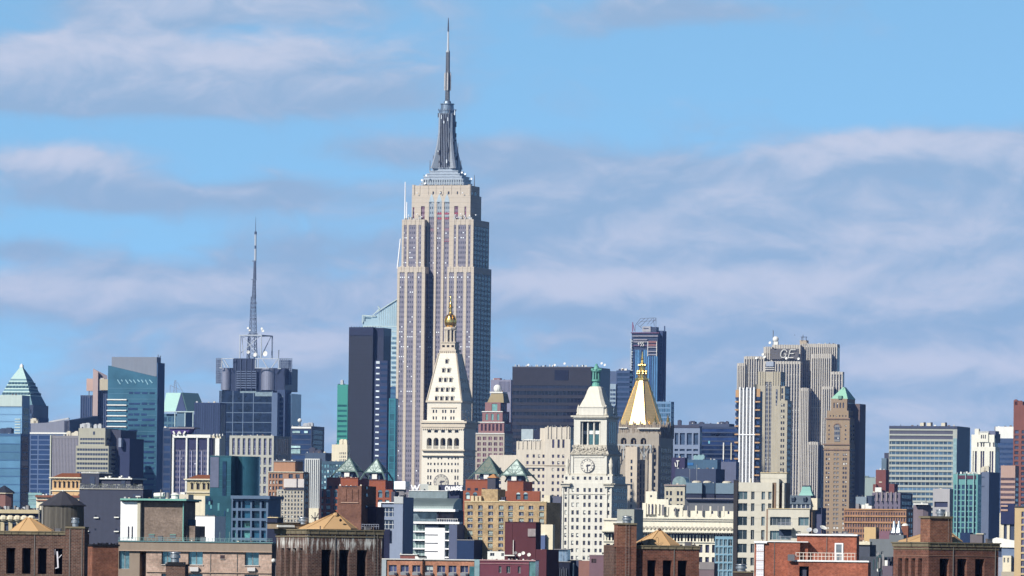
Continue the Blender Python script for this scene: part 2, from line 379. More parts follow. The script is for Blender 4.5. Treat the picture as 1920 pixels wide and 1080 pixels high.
        for n, (i, j) in enumerate(lst):
            a, c = cx[i]; e, g = cz[j]
            gg = gm(i, j) if callable(gm) else gm
            if n < cap:
                q = s.pane(win, gg, a, c, y0 + rev - .001, e, g)
                if s.D < 1600 and win == 'window': s.frame(q, a, c, e, g)
            else: rest.append((a, c, e, g, gg))
        if rest:
            R = MB()
            for a, c, e, g, gg in rest: R.box(a, c, y0 + rev - .041, y0 + rev - .001, e, g)
            tag(R.build('lower_windows', rest[0][4], s), None, None, kind='stuff')
        return o
    def flat(s, x0, x1, t, b, y): return (s.x(x0, y), s.x(x1, y), s.z(b, y), s.z(t, y))
def holes(M, X0, X1, z0, z1, cx, cz, y, rev, skip):
    xs = sorted({X0, X1, *[v for c in cx for v in c]}); zs_ = sorted({z0, z1, *[v for c in cz for v in c]})
    idx = {}
    for i, (a, c) in enumerate(cx):
        for j, (e, g) in enumerate(cz):
            if not (skip and skip(i, j)): idx[(a, e)] = (a, c, e, g)
    # vertical strips: solid runs merged
    for k in range(len(xs) - 1):
        a, c = xs[k], xs[k + 1]; run = z0
        for q in range(len(zs_) - 1):
            e, g = zs_[q], zs_[q + 1]
            hole = any(h[0] <= a + 1e-6 and c <= h[1] + 1e-6 and h[2] <= e + 1e-6 and g <= h[3] + 1e-6 for h in ((idx.get((cc[0], dd[0])) or (9e9, 0, 0, 0)) for cc in cx if cc[0] <= a + 1e-6 and c <= cc[1] + 1e-6 for dd in cz if dd[0] <= e + 1e-6 and g <= dd[1] + 1e-6))
            if hole:
                if e > run: M.quad((a, y, run), (c, y, run), (c, y, e), (a, y, e))
                run = g
        if z1 > run: M.quad((a, y, run), (c, y, run), (c, y, z1), (a, y, z1))
    for a, c, e, g in idx.values():
        M.quad((a, y, e), (c, y, e), (c, y + rev, e), (a, y + rev, e)); M.quad((a, y, g), (c, y, g), (c, y + rev, g), (a, y + rev, g))
        M.quad((a, y, e), (a, y, g), (a, y + rev, g), (a, y + rev, e)); M.quad((c, y, e), (c, y, g), (c, y + rev, g), (c, y + rev, e))
def grid(a, b, n, fr=.5, off=None):
    """n equal openings between photo coordinates a and b, each taking fr of its cell"""
    p = (b - a) / n; m = (1 - fr) / 2 if off is None else off
    return [(a + p * (i + m), a + p * (i + m + fr)) for i in range(n)]
def ev(lst, w): return [(c - w / 2, c + w / 2) for c in lst]
def rnd(a, b): return random.uniform(a, b)
# ======================= the tall landmarks =======================
def antenna(B, px, t, b, y=3, r=.25, mat=None, name='antenna'):
    x = B.x(px, y); return MB().bar((x, y, B.z(b, y)), (x, y, B.z(t, y)), r, 5, r * .5).build(name, mat or metal('mast_grey', (.25, .26, .28), .5), B)
def clutter(B, xs, row, y=6, mat=None, hgt=(1.5, 4), w=(2, 5), name='roof_unit'):
    for px in xs:
        x = B.x(px, y); z = B.z(row, y); h = rnd(*hgt); ww = rnd(*w)
        M = MB(); M.box(x - ww / 2, x + ww / 2, y, y + ww, z - .3, z + h)
        M.box(x - ww * .3, x + ww * .3, y + ww * .2, y + ww * .7, z + h, z + h + .5)
        M.build(name, mat or wall('unit_grey', (.42, .43, .44), .3), B)
stoneE = wall('limestone_warm', K(212, 200, 183, .75), .12, .06, .85, .1, .8, 3.6)
alum = metal('spire_aluminium', (.52, .56, .60), .5, .2, .6, 0)
alum_d = metal('spire_dark_panel', (.07, .08, .11), .45, .2, .4)
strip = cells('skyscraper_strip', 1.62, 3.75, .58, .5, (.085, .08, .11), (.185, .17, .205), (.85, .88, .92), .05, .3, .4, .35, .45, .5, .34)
stripr = cells('red_screen_strip', 1.62, 3.75, .66, .62, (.34, .02, .05), (.2, .15, .18), (.3, .03, .05), .3)
dkflank = cells('skyscraper_flank_shade', 1.62, 3.75, .55, .5, (.012, .017, .035), (.05, .05, .065), (.25, .25, .25), .02, .2, .4)  # darker than the front strips: the flank's shade is put into the colour

dgr = wall('aerial_dark', (.07, .075, .09), .3)
def empire():
    B = Bld('art_deco_skyscraper', 'tallest limestone skyscraper with red window screens, stepped spire and long antenna', 'skyscraper', 4900, 888.4, 17, 500)
    def wing(name, x0, x1, top, bays, fl, y0, y1=None, b=None, caps=True):
        X0, X1 = B.x(x0, y0), B.x(x1, y0); yy = y1 or B.y(fl, X1); z1 = B.z(top, y0); z0 = 0 if b is None else B.z(b, y0)
        M = MB(); cx = [(B.x(l, y0), B.x(r, y0)) for l, r in bays]; zt = z1 - 4.2
        xs = sorted([X0, X1] + [v for c in cx for v in c]); pier = .7
        # solid core, piers standing proud of the window strips
        M.box(X0 + .01, X1 - .01, y0 + pier, yy, z0, z1 - .02); prev = X0
        for (l, r) in cx:
            M.box(prev, l, y0, y0 + pier, z0, zt); prev = r
        M.box(prev, X1, y0, y0 + pier, z0, zt); M.box(X0, X1, y0, y0 + pier, zt, z1)
        for (l, r) in cx:                                   # little notched heads over each bay
            w = r - l; M.box(l + w * .12, l + w * .3, y0 - .25, y0, zt + .2, z1 + .7); M.box(r - w * .3, r - w * .12, y0 - .25, y0, zt + .2, z1 + .7)
        o = M.build(name, stoneE, B)
        for (l, r) in cx:
            MB().box(l, r, y0 + pier - .35, y0 + pier - .003, z0, zt).build('window_strip', strip, B)
        n = max(3, int((yy - y0) / 8)); L = (yy - y0 - 4) / n       # flank: strips between thin piers
        for i in range(n):
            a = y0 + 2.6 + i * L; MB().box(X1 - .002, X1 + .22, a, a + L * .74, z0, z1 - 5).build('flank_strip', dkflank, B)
        return X0, X1, yy, z1
    # the recessed shaft in the middle
    yc = 9.0
    zsh = B.z(360, yc); x0, x1 = B.x(774, yc), B.x(883, yc)
    shaft_bays = [(804, 813.6), (818, 827.6), (832, 841.6)]
    B.ref = 420
    # crown block and shoulders
    M = MB(); X0, X1 = B.x(771.5, yc), B.x(881.5, yc); Y1 = yc + B.y(901.5, X1) * .85
    Y1 = B.y(902, X1)
    cb = [(B.x(a, yc), B.x(b, yc)) for a, b in [(773.5, 776.5), (789, 796), (804, 813.8), (818.4, 828), (832.6, 842.3), (851.5, 858.8), (870.5, 874)]]
    tops = [B.z(v, yc) for v in (388, 386, 378, 378, 378, 386, 387)]
    zT = B.z(365, yc); zl = B.z(500, yc) - 60
    M.box(X0 + .02, X1 - .02, yc + 1.1, Y1, 0, zT - .02)
    prev = X0
    for (l, r), tp in zip(cb, tops):
        M.box(prev, l, yc, yc + 1.1, 0, zT); M.box(l, r, yc, yc + 1.1, tp, zT); prev = r
    M.box(prev, X1, yc, yc + 1.1, 0, zT)
    M.build('crown_wall', stoneE, B)
    for k, ((l, r), tp) in enumerate(zip(cb, tops)):
        if 2 <= k <= 4:
            w = (r - l) / 2; c = (l + r) / 2                # pointed metal fan over each tall bay
            MB().prism([(l, tp - .01), (r, tp - .01), (c + w * .62, tp + 3.2), (c, tp + 6.4), (c - w * .62, tp + 3.2)], yc - .12, yc - .001).build('window_head', metal('fan_metal', (.36, .42, .46), .4, .2, .5), B)
            MB().box(l, r, yc + .7, yc + 1.097, 0, tp).build('window_strip', strip, B)
            MB().box(l, r, yc + .5, yc + .697, B.z(405), B.z(377)).build('window_strip', cells('aluminium_strip', 1.62, 3.75, .5, .5, (.08, .1, .13), (.27, .31, .35), (.7, .72, .7), .06), B)
        else: MB().box(l, r, yc + .7, yc + 1.097, B.z(412, yc), tp).build('window_strip', cells('plum_strip', 1.62, 3.75, .7, .5, (.1, .03, .06), (.2, .13, .17), (.4, .05, .07), .15), B)
        if k in (2, 3, 4, 5):
            for row in ((398, 402.5), (407.5, 411.5)):
                if k != 2 and (k != 4 or row[0] < 400 or True): MB().box(l + .3, r - .3, yc + .38, yc + .497, B.z(row[1], yc), B.z(row[0], yc)).build('red_screen', stripr, B)
    # upper crown with small square windows and lamps
    crown_top = B.z(347, yc); X2, X3 = B.x(774.8, yc), B.x(879.5, yc)
    cols = [(810.3, 813), (824.8, 827.5), (839, 842), (855.8, 858)]
    B.facade('crown_top', 774.8, 879.5, 347, 365.05, cols, [(358.5, 364)], stoneE, glass('dark_pane', (.02, .025, .045), .12, .5, .3), fl=898.5, y0=yc + .5)
    M = MB()
    for px in (786, 802, 816, 830, 845, 862): x = B.x(px, yc); M.box(x - .25, x + .25, yc + .22, yc + .497, B.z(365, yc), crown_top + .8)
    M.build('crown_rib', stoneE, B)
    M = MB()
    for px in (774.8, 879.5): x = B.x(px, yc + .5); M.bar((x, yc + 1, B.z(366, yc)), (x, yc + 1, crown_top + .5), 1.3, 8)
    M.build('corner_turret', stoneE, B)
    lamp = wall('white_paint', (.8, .8, .8), .05)
    for px, py in ((781.5, 361.5), (866.8, 361.5), (825, 361), (782, 401), (791, 406), (857, 407.5), (853, 403), (871, 405), (881, 404), (766, 403), (864, 401), (892, 403)):
        MB().sphere(B.x(px, yc - 2), yc - 2, B.z(py, yc - 2), .55, 8, 5).build('floodlight', lamp, B)
    # wings
    B.ref = 455
    wing('upper_wing', 753.2, 795.6, 411, [(757, 762.4), (766, 780.2), (784.3, 789.7)], 0, 3.5, 46)
    wing('upper_wing', 848.4, 887.3, 411, [(850.6, 855), (858.9, 873.7), (877.7, 882.4)], 917, 3.5)
    for (a, b) in ((758, 762), (766.5, 779.8), (784.8, 789.3), (859.3, 873.3), (878, 882)):
        for rr in ((428.5, 433), (438.5, 442.5)):
            if a > 800 and rr[0] > 435: rr = (447.5, 452.5)
            MB().box(B.x(a, 3.5), B.x(b, 3.5), 3.5 + .55, 3.5 + .745, B.z(rr[1], 3.5), B.z(rr[0], 3.5)).build('red_screen', stripr, B)
    for (a, b) in ((804.3, 813.3), (832.3, 841.8)):
        for rr in ((428.5, 433), (447.5, 452.5)):
            if a < 810 and rr[0] > 440: continue
            MB().box(B.x(a, yc), B.x(b, yc), yc + .5, yc + .69, B.z(rr[1], yc), B.z(rr[0], yc)).build('red_screen', stripr, B)
    B.ref = 500
    wing('lower_wing', 745.2, 797, 500, [(749.6, 758.8), (763.9, 776.4), (781.7, 791.2)], 0, 0, 50)
    wing('lower_wing', 838.6, 888.4, 500, [(842.4, 851.4), (856.4, 869.2), (874.6, 883.2)], 921.6, 0)
    # spire : stepped aluminium base, winged mast, drum, dome
    B.ref = 330; yb = yc + 6
    cx = (B.x(791, yb) + B.x(881, yb)) / 2 + 3.2; cy = yc + 20
    def sx(px): return B.x(px, cy)
    steps = [(787, 884, 347.5, 343), (789.5, 883, 343, 336), (793, 879, 336, 330.5), (799, 873, 330.5, 325.5), (804, 868, 325.5, 320), (809, 863, 320, 314)]
    M = MB(); M2 = MB()
    mid = sx(837.2)
    for (l, r, b, tt) in steps:
        w = (sx(r) - sx(l)) / 2 * .82; d = w * .62
        M.box(mid - w, mid + w, cy - d, cy + d, B.z(b, cy), B.z(tt, cy)); zt = B.z(tt, cy)
        M.box(mid - w - .4, mid + w + .4, cy - d - .4, cy + d + .4, zt - .8, zt + .003)
    M.build('stepped_base', metal('base_aluminium', (.27, .31, .36), .5, .35, .5), B)
    w = (sx(884) - sx(787)) / 2 * .82
    M = MB()
    for k in range(17): x = mid - w + 2 + k * (2 * w - 4) / 16; M.box(x - .5, x + .5, cy - w * .62 - .5, cy - w * .62 - .003, B.z(347, cy), B.z(337.5, cy))
    M.build('base_mullion', wall('pale_blue_trim', (.30, .35, .39), .1), B)
    # mast body: octagonal shaft with four tapering buttress wings
    z0, z1 = B.z(316, cy), B.z(212, cy); mr = (sx(853) - sx(824)) / 2
    MB().lathe(mid, cy, [(mr * 1.05, z0), (mr * .98, z1)], 12).build('mast_shaft', alum_d, B)
    M = MB()
    for k in range(6):
        x = mid - mr * .55 + k * mr * .22
        M.box(x - .2, x + .2, cy - mr * 1.12, cy - mr * .7, z0, z1)
    M.build('mast_mullion', metal('mullion_grey', (.17, .19, .23), .5, .2, .5), B)
    for a in (-2.36, -.78, .78, 2.36):
        M = MB(); u = Vector((cos(a), sin(a), 0)); v = Vector((-sin(a), cos(a), 0)); c = Vector((mid, cy, 0))
        prof = [(mr * 2.15, z0), (mr * 1.75, z0 + (z1 - z0) * .18), (mr * 1.35, z0 + (z1 - z0) * .42), (mr * 1.12, z0 + (z1 - z0) * .66), (mr * 1.08, z1)]
        rings = []
        for r, z in prof:
            rings.append([c + u * (mr * .45) - v * 1.5 + Vector((0, 0, z)), c + u * r - v * 1.0 + Vector((0, 0, z)), c + u * r + v * 1.0 + Vector((0, 0, z)), c + u * (mr * .45) + v * 1.5 + Vector((0, 0, z))])
        M.loft(rings).build('mast_wing', alum, B)
    zz = lambda p: B.z(p, cy); R = lambda w: w * B.m / 2
    MB().lathe(mid, cy, [(R(29), zz(216)), (R(31), zz(213)), (R(31), zz(208)), (R(33.5), zz(207.5)), (R(33.5), zz(206)), (R(25), zz(205.5)), (R(24), zz(195.5)), (R(27), zz(195)), (R(27), zz(193.5)), (R(15), zz(193)), (R(13), zz(189)), (R(6), zz(186.5))], 20).build('observation_drum', metal('drum_steel', (.20, .25, .31), .4, .25, .6), B)
    M = MB()
    for k in range(20): a = k * pi / 10; M.bar((mid + R(33) * cos(a), cy + R(33) * sin(a), zz(207)), (mid + R(33) * cos(a), cy + R(33) * sin(a), zz(203.5)), .2)
    M.build('railing', alum_d, B)
    for px, a, b in ((858, 325, 268), (864, 322, 300), (806, 322, 300), (795, 342, 326), (889.5, 352, 328), (812, 316, 290)):
        antenna(B, px, b, a, cy - 6 if px < 850 else cy, .45)
    for px, py in ((799, 328), (791, 337), (866, 323), (872, 326), (797, 343), (884, 335)): MB().dish((B.x(px, cy - 15), cy - 15, B.z(py, cy - 15)), .8, (-.3, -1, .1)).build('dish', lamp, B)
    random.seed(33)
    for k in range(46):
        a = rnd(-3.1, .6); z = z0 + (z1 - z0) * rnd(.04, 1); r = mr * (1.0 + 1.0 * max(0, .5 - (z - z0) / (z1 - z0))) + .6; x, y = mid + r * cos(a), cy + r * sin(a)
        MB().box(x - .35, x + .35, y - .35, y + .35, z, z + rnd(1, 4)).build('mast_aerial', dgr if k % 3 else alum, B)
    # antenna
    M = MB()
    pr = [(zz(189), R(7)), (zz(130), R(7))]
    for k in range(4):
        a = pi / 4 + k * pi / 2
        M.bar((mid + R(8) * cos(a), cy + R(8) * sin(a), zz(189)), (mid + R(6.5) * cos(a), cy + R(6.5) * sin(a), zz(95)), .36)
        for q in range(18):
            za = zz(188 - q * 5.1); zb = zz(188 - (q + 1) * 5.1); a2 = a + pi / 2
            M.bar((mid + R(7.5) * cos(a), cy + R(7.5) * sin(a), za), (mid + R(7.5) * cos(a2), cy + R(7.5) * sin(a2), zb), .2)
            M.bar((mid + R(7.5) * cos(a), cy + R(7.5) * sin(a), za), (mid + R(7.5) * cos(a2), cy + R(7.5) * sin(a2), za), .17)
    M.bar((mid, cy, zz(189)), (mid, cy, zz(95)), .9, 8)
    M.build('antenna_lattice', metal('antenna_steel', (.16, .17, .19), .5, .5, .3), B)
    M = MB()
    for q in range(9):
        z = zz(166 - q * 3.6)
        for a in (.3, 1.9, 3.4, 5): M.box(mid + R(10) * cos(a) - .55, mid + R(10) * cos(a) + .55, cy + R(10) * sin(a) - .4, cy + R(10) * sin(a) + .4, z - 1.0, z + .35)
    for a in (.3, 1.9, 3.4, 5): M.bar((mid + R(10) * cos(a), cy + R(10) * sin(a), zz(168)), (mid + R(10) * cos(a), cy + R(10) * sin(a), zz(134)), .25)
    M.build('antenna_panel', metal('panel_pale', (.36, .35, .34), .5, .5, .2), B)
    MB().lathe(mid, cy, [(R(8), zz(97)), (R(8), zz(94)), (R(4.2), zz(93.8)), (R(3.2), zz(58))], 8).build('antenna_tube', wall('tube_white', (.5, .53, .56), .2), B)
    MB().lathe(mid, cy, [(R(3.4), zz(58)), (R(2.6), zz(44)), (R(1.2), zz(32))], 8).build('antenna_tip', metal('tip_dark', (.08, .09, .12), .5, .2, .3), B)
    # thin whip aerials on the west setback
    for px, a, b in ((759.2, 408, 340), (762.5, 408, 378)):
        B.ref = 400; x = B.x(px, 10); MB().bar((x, 10, B.z(a + 4, 10)), (x, 10, B.z(b, 10)), .55, 6, .35).build('whip_aerial', lamp, B)
    B.ref = 500; x = B.x(747.5, 14); MB().bar((x - 1, 14, B.z(503, 14)), (x + 1.2, 14, B.z(447, 14)), .6, 6, .5).build('whip_aerial', lamp, B)
    M = MB()
    for k in range(26): px = rnd(756, 792) if k < 12 else rnd(850, 884); x = B.x(px, 7); M.box(x - rnd(.3, .9), x + .5, 7, 8.5, B.z(411.5, 7), B.z(411 - rnd(1.5, 6), 7))
    M.build('roof_aerials', wall('unit_grey', (.42, .43, .44), .3), B)
empire()

marble = wall('white_marble', K(240, 233, 216, .76), .08, .1, .8, .08, 1.0)
marble_d = wall('marble_trim', K(225, 212, 190, .75), .1, .2, .8, .1, 1.0)
dkp = glass('dark_pane', (.02, .025, .045), .12, .5, .3)
gold = metal('gilded', (.95, .62, .18), .28, .12, 1.0)
gold_d = metal('gilded_dark', (.55, .36, .12), .35, .3, 1.0)  # darker gold for ribs and lanterns
def clockface(B, x, z, r, y, stone, dark, hour, minute, name='clock', ticks=12):
    M = MB(); M.loft([[(x + r * cos(k * pi / 16), yy, z + r * sin(k * pi / 16)) for k in range(32)] for yy in (y, y - .35)])
    c = M.build(name, stone, B)
    M = MB(); N = 40
    for k in range(N):
        a, b = 2 * pi * k / N, 2 * pi * (k + 1) / N
        for ra, rb in ((r * 1.0, r * .93), (r * .7, r * .67)):
            M.quad((x + ra * cos(a), y - .38, z + ra * sin(a)), (x + ra * cos(b), y - .38, z + ra * sin(b)), (x + rb * cos(b), y - .38, z + rb * sin(b)), (x + rb * cos(a), y - .38, z + rb * sin(a)))
    M.build('clock_ring', dark, c)
    M = MB()
    for k in range(ticks):
        a = pi / 2 - k * pi / 6; u = Vector((cos(a), 0, sin(a))); v = Vector((-sin(a), 0, cos(a))); c0 = Vector((x, y - .4, z)); w = r * .045
        M.loft([[c0 + u * r * .74 - v * w, c0 + u * r * .88 - v * w * 1.4, c0 + u * r * .88 + v * w * 1.4, c0 + u * r * .74 + v * w], [q + Vector((0, -.06, 0)) for q in (c0 + u * r * .74 - v * w, c0 + u * r * .88 - v * w * 1.4, c0 + u * r * .88 + v * w * 1.4, c0 + u * r * .74 + v * w)]])
    M.build('hour_marks', dark, c)
    for nm, frac, L, w in (('minute_hand', minute / 60, .86, .05), ('hour_hand', (hour + minute / 60) / 12, .56, .075)):
        a = pi / 2 - 2 * pi * frac; u = Vector((cos(a), 0, sin(a))); v = Vector((-sin(a), 0, cos(a))); c0 = Vector((x, y - .5, z))
        pts = [c0 - u * r * .2 - v * r * w, c0 + u * r * L * .6 - v * r * w * 1.4, c0 + u * r * L, c0 + u * r * L * .6 + v * r * w * 1.4, c0 - u * r * .2 + v * r * w]
        MB().loft([pts, [q + Vector((0, -.1, 0)) for q in pts]]).build(nm, dark, c)
def arched(M, l, r, zb, zs, y, dep, n=8):
    """arched opening panel: dark void drawn as real recess walls"""
    pass
blackm = wall('black_pane', (.02, .02, .025), .2)  # plain black for the dormer and lookout windows

def metlife():
    B = Bld('clock_tower', 'white marble clock tower with windowed pyramid roof and gold cupola before the tallest skyscraper', 'tower', 3900, 870, 17, 800)
    # shaft with clock
    B.ref = 850
    rows = [(857.5, 861.5), (868, 872.5), (880, 886), (892, 899.5), (904, 911)]
    c6 = [(801.5, 804.2), (806.5, 809.2), (813.5, 816.5), (820, 822.7), (826.5, 829.2), (833, 835.7), (839.5, 842.2), (846, 848.7), (852.5, 855.2), (857.5, 860)]
    B.ref = 870
    B.facade('shaft_wall', 790.3, 868.6, 846, None, c6, rows, marble, dkp, fl=891, y0=1.2, rev=.6, skip=lambda i, j: (j >= 3 and 2 <= i <= 7) or (j == 0 and i in (2, 5)))
    x0, x1 = B.x(790.3, 1.2), B.x(868.6, 1.2)
    clockface(B, B.x(826.5), B.z(904), 14.5 * B.m, 1.19, wall('clock_marble', K(215, 210, 195), .1), wall('clock_iron', (.07, .07, .09), .1), 2, 29.5)
    # loggia storey: arcade of five arches
    B.ref = 830
    X0, X1 = B.x(791.5), B.x(869.5); Y1 = B.y(891.5, X1); zt, zb = B.z(788), B.z(846.1)
    za, zs = B.z(842), B.z(826)
    M = MB(); w = 3.6; cs = [B.x(p) for p in (804.8, 817.5, 830.5, 843.2, 856)]; hw = 5.0 * B.m
    M.box(X0, X1, 5.0, Y1, zb, zt); prev = X0
    for c in cs:
        M.box(prev, c - hw, 0, 5.0, za, zs + hw); prev = c + hw
        for k in range(8):           # the arch rim as stepped voussoirs
            a0, a1 = pi * k / 8, pi * (k + 1) / 8
            M.loft([[(c + hw * cos(a0), y, zs + hw * sin(a0)), (c + hw * cos(a1), y, zs + hw * sin(a1)), (c + hw * cos(a1), y, zs + hw), (c + hw * cos(a0), y, zs + hw)] for y in (0, 5.0)])
    M.box(prev, X1, 0, 5.0, za, zs + hw); M.box(X0, X1, 0, 5.0, zb, za); 
    fr = [(B.x(p) - 1.2, B.x(p) + 1.2) for p in (804.8, 817.5, 830.5, 843.2, 856)]
    zw0, zw1 = B.z(811.5), B.z(806.5)
    M.box(X0, X1, 2.0, 5.0, zs + hw, zt)
    holes(M, X0, X1, zs + hw, zt, fr, [(zw0, zw1)], 0, 2.0, None); M.quad((X0, 0, zs + hw), (X0, 2, zs + hw), (X0, 2, zt), (X0, 0, zt)); M.quad((X1, 0, zs + hw), (X1, 2, zs + hw), (X1, 2, zt), (X1, 0, zt)); M.quad((X0, 0, zt), (X1, 0, zt), (X1, 2, zt), (X0, 2, zt))
    M.build('loggia', marble, B)
    for a, b in fr: B.pane('window', dkp, a, b, 1.2, zw0, zw1)
    for c in cs: 
        MB().box(c - hw + .1, c + hw - .1, 4.6, 4.997, za, zs + hw * .7).build('loggia_door', glass('loggia_glass', (.10, .10, .12), .2, .5, .4), B)
        M = MB()
        for k in range(6): x = c - hw + (k + .5) * hw / 3; M.bar((x, .5, za), (x, .5, za + 1.6), .18)
        M.box(c - hw, c + hw, .3, .7, za + 1.6, za + 1.9); M.build('balustrade', marble, B)
    M = MB()
    for (pa, pb, t0, t1, o) in ((789.5, 872, 790, 793.5, 1.6), (790.5, 870.7, 793.5, 801, .8), (791, 870, 801, 804, .35), (791, 870, 843, 845.5, .8), (790.5, 870, 853.5, 855, .5)):
        a, b = B.x(pa), B.x(pb); M.box(a, b + (o - .3), -o, Y1 + o, B.z(t1), B.z(t0))
    for k in range(22): x = X0 + (k + .5) * (X1 - X0) / 22; M.box(x - .35, x + .35, -.7, -.36, B.z(805.8), B.z(803.9))
    M.build('cornice', marble_d, B)
    # upper block
    B.ref = 760
    pr = [(811.5, 814.3), (817, 819.5), (829.2, 832), (834.2, 837), (844.5, 847.5), (849.8, 852.5)]
    B.facade('upper_block', 801, 864.5, 752, 790.1, pr, [(768.5, 774.5), (781, 787)], marble, dkp, fl=884.5, y0=3, rev=.6)
    Yu = B.y(884.5, B.x(864.5, 3)); a, b = B.x(800.5, 3), B.x(865, 3)
    M = MB(); M.box(a - .6, b + .8, 2.2, Yu + .8, B.z(754.5), B.z(751)); M.box(B.x(808.5, 3), B.x(856, 3), 2.5, 2.95, B.z(765), B.z(763)); M.build('cornice', marble_d, B)
    # pyramid
    zb, zt = B.z(751), B.z(661.5); xm = (a + b) / 2; ym = (3 + Yu) / 2; hb = (b - a) / 2; hd = (Yu - 3) / 2; ht = hb * .5
    B.ref = 700
    py = wall('pyramid_marble', K(244, 238, 220, .78), .07, .2, .8, .1, 1.4, 1.8)
    MB().frust(xm - hb, xm + hb, ym - hd, ym + hd, zb, xm - ht, xm + ht, ym - hd * .5, ym + hd * .5, zt).build('pyramid_roof', py, B)
    for e in (-1, 1):
        for f in (-1, 1): MB().bar((xm + e * hb, ym + f * hd, zb), (xm + e * ht, ym + f * hd * .5, zt), .55).build('roof_rib', marble_d, B)
    for row, cols_ in ((677, (0,)), (694, (-.5, .5)), (712, (-1, 0, 1)), (730.5, (-1.5, -.5, .5, 1.5)), (747, (-1.5, -.5, .5, 1.5))):
        f = (B.z(row) - zb) / (zt - zb); w = 1.1
        for c in cols_:
            yf = ym - hd * (1 - f / 2) ; x = xm + c * 10.3 * B.m; z = B.z(row)
            d = MB(); d.box(x - w, x + w, yf - .5, yf + 1.5, z - 1.2, z + 1.3); d.prism([(x - w - .3, z + 1.3), (x + w + .3, z + 1.3), (x, z + 2.3)], yf - .7, yf + 1.5)
            q = d.build('dormer', marble, B)
            MB().box(x - w * .7, x + w * .7, yf - .55, yf - .503, z - 1.1, z + 1.1).build('window', blackm, q)
            if row > 690 and row < 740:
                xf = xm + hb * (1 - f / 2); yy = ym + c * 4.2
                q = MB().box(xf - 1.5, xf + .6, yy - w, yy + w, z - 1.2, z + 1.6).build('dormer', marble, B)
    # lookout stage, lantern and gilded cupola
    B.ref = 640
    def L(part, pr, mat, n=8, sm=False): return MB().lathe(xm, ym, [(w * B.m / 2, B.z(p, ym)) for w, p in pr], n, rot=pi / 8 if n == 8 else 0).build(part, mat, B, smooth=sm)
    M = MB(); w = 16.5 * B.m
    M.box(xm - w, xm + w, ym - w, ym + w, B.z(657.5), B.z(654.5)); M.box(xm - w * .86, xm + w * .86, ym - w * .86, ym + w * .86, B.z(662), B.z(657.5)); M.box(xm - w * .8, xm + w * .8, ym - w * .8, ym + w * .8, B.z(654.5), B.z(640.5)); M.box(xm - w * .9, xm + w * .9, ym - w * .9, ym + w * .9, B.z(641.5), B.z(639.8))
    for k in range(9): x = xm - w + (k + .5) * w / 4.5; M.box(x - .4, x + .4, ym - w, ym - w * .863, B.z(664), B.z(657.6))
    M.build('lookout_stage', marble_d, B)
    for k in range(3): x = xm + (k - 1) * w * .55; MB().box(x - .8, x + .8, ym - w * .8 - .06, ym - w * .8 - .003, B.z(650), B.z(646)).build('window', blackm, B)
    M = MB()
    for k in range(8):
        a = pi / 8 + k * pi / 4; r = 11 * B.m * .85; M.bar((xm + r * cos(a), ym + r * sin(a), B.z(640)), (xm + r * cos(a), ym + r * sin(a), B.z(618)), .62, 6)
    M.build('lantern_column', marble_d, B); L('lantern_core', [(11, 640), (11, 618)], wall('lantern_core', (.30, .27, .24), .2))
    L('lantern_roof', [(23, 618.5), (24, 617), (24, 614.5), (19, 613)], marble_d)
    L('gold_cupola', [(15, 613.3), (20, 609), (22, 604), (21.5, 599), (17, 593), (10, 590), (7, 588)], gold, 16, True)
    M = MB()
    for k in range(8):
        a = k * pi / 4; P = [(w2 * B.m / 2 + .1, B.z(p, ym)) for w2, p in [(15, 613.3), (20, 609), (22, 604), (21.5, 599), (17, 593), (10, 590)]]
        for (r1, z1), (r2, z2) in zip(P, P[1:]): M.bar((xm + r1 * cos(a), ym + r1 * sin(a), z1), (xm + r2 * cos(a), ym + r2 * sin(a), z2), .28)
    M.build('cupola_rib', gold_d, B)
    L('upper_lantern', [(8, 588.5), (8, 586), (5, 585.5), (5, 578), (9, 577), (9, 575), (4, 574)], gold_d)
    L('finial', [(4, 574.2), (6.5, 571), (4, 568), (2.4, 562), (3.4, 560), (1, 552)], gold, 8, True)
metlife()

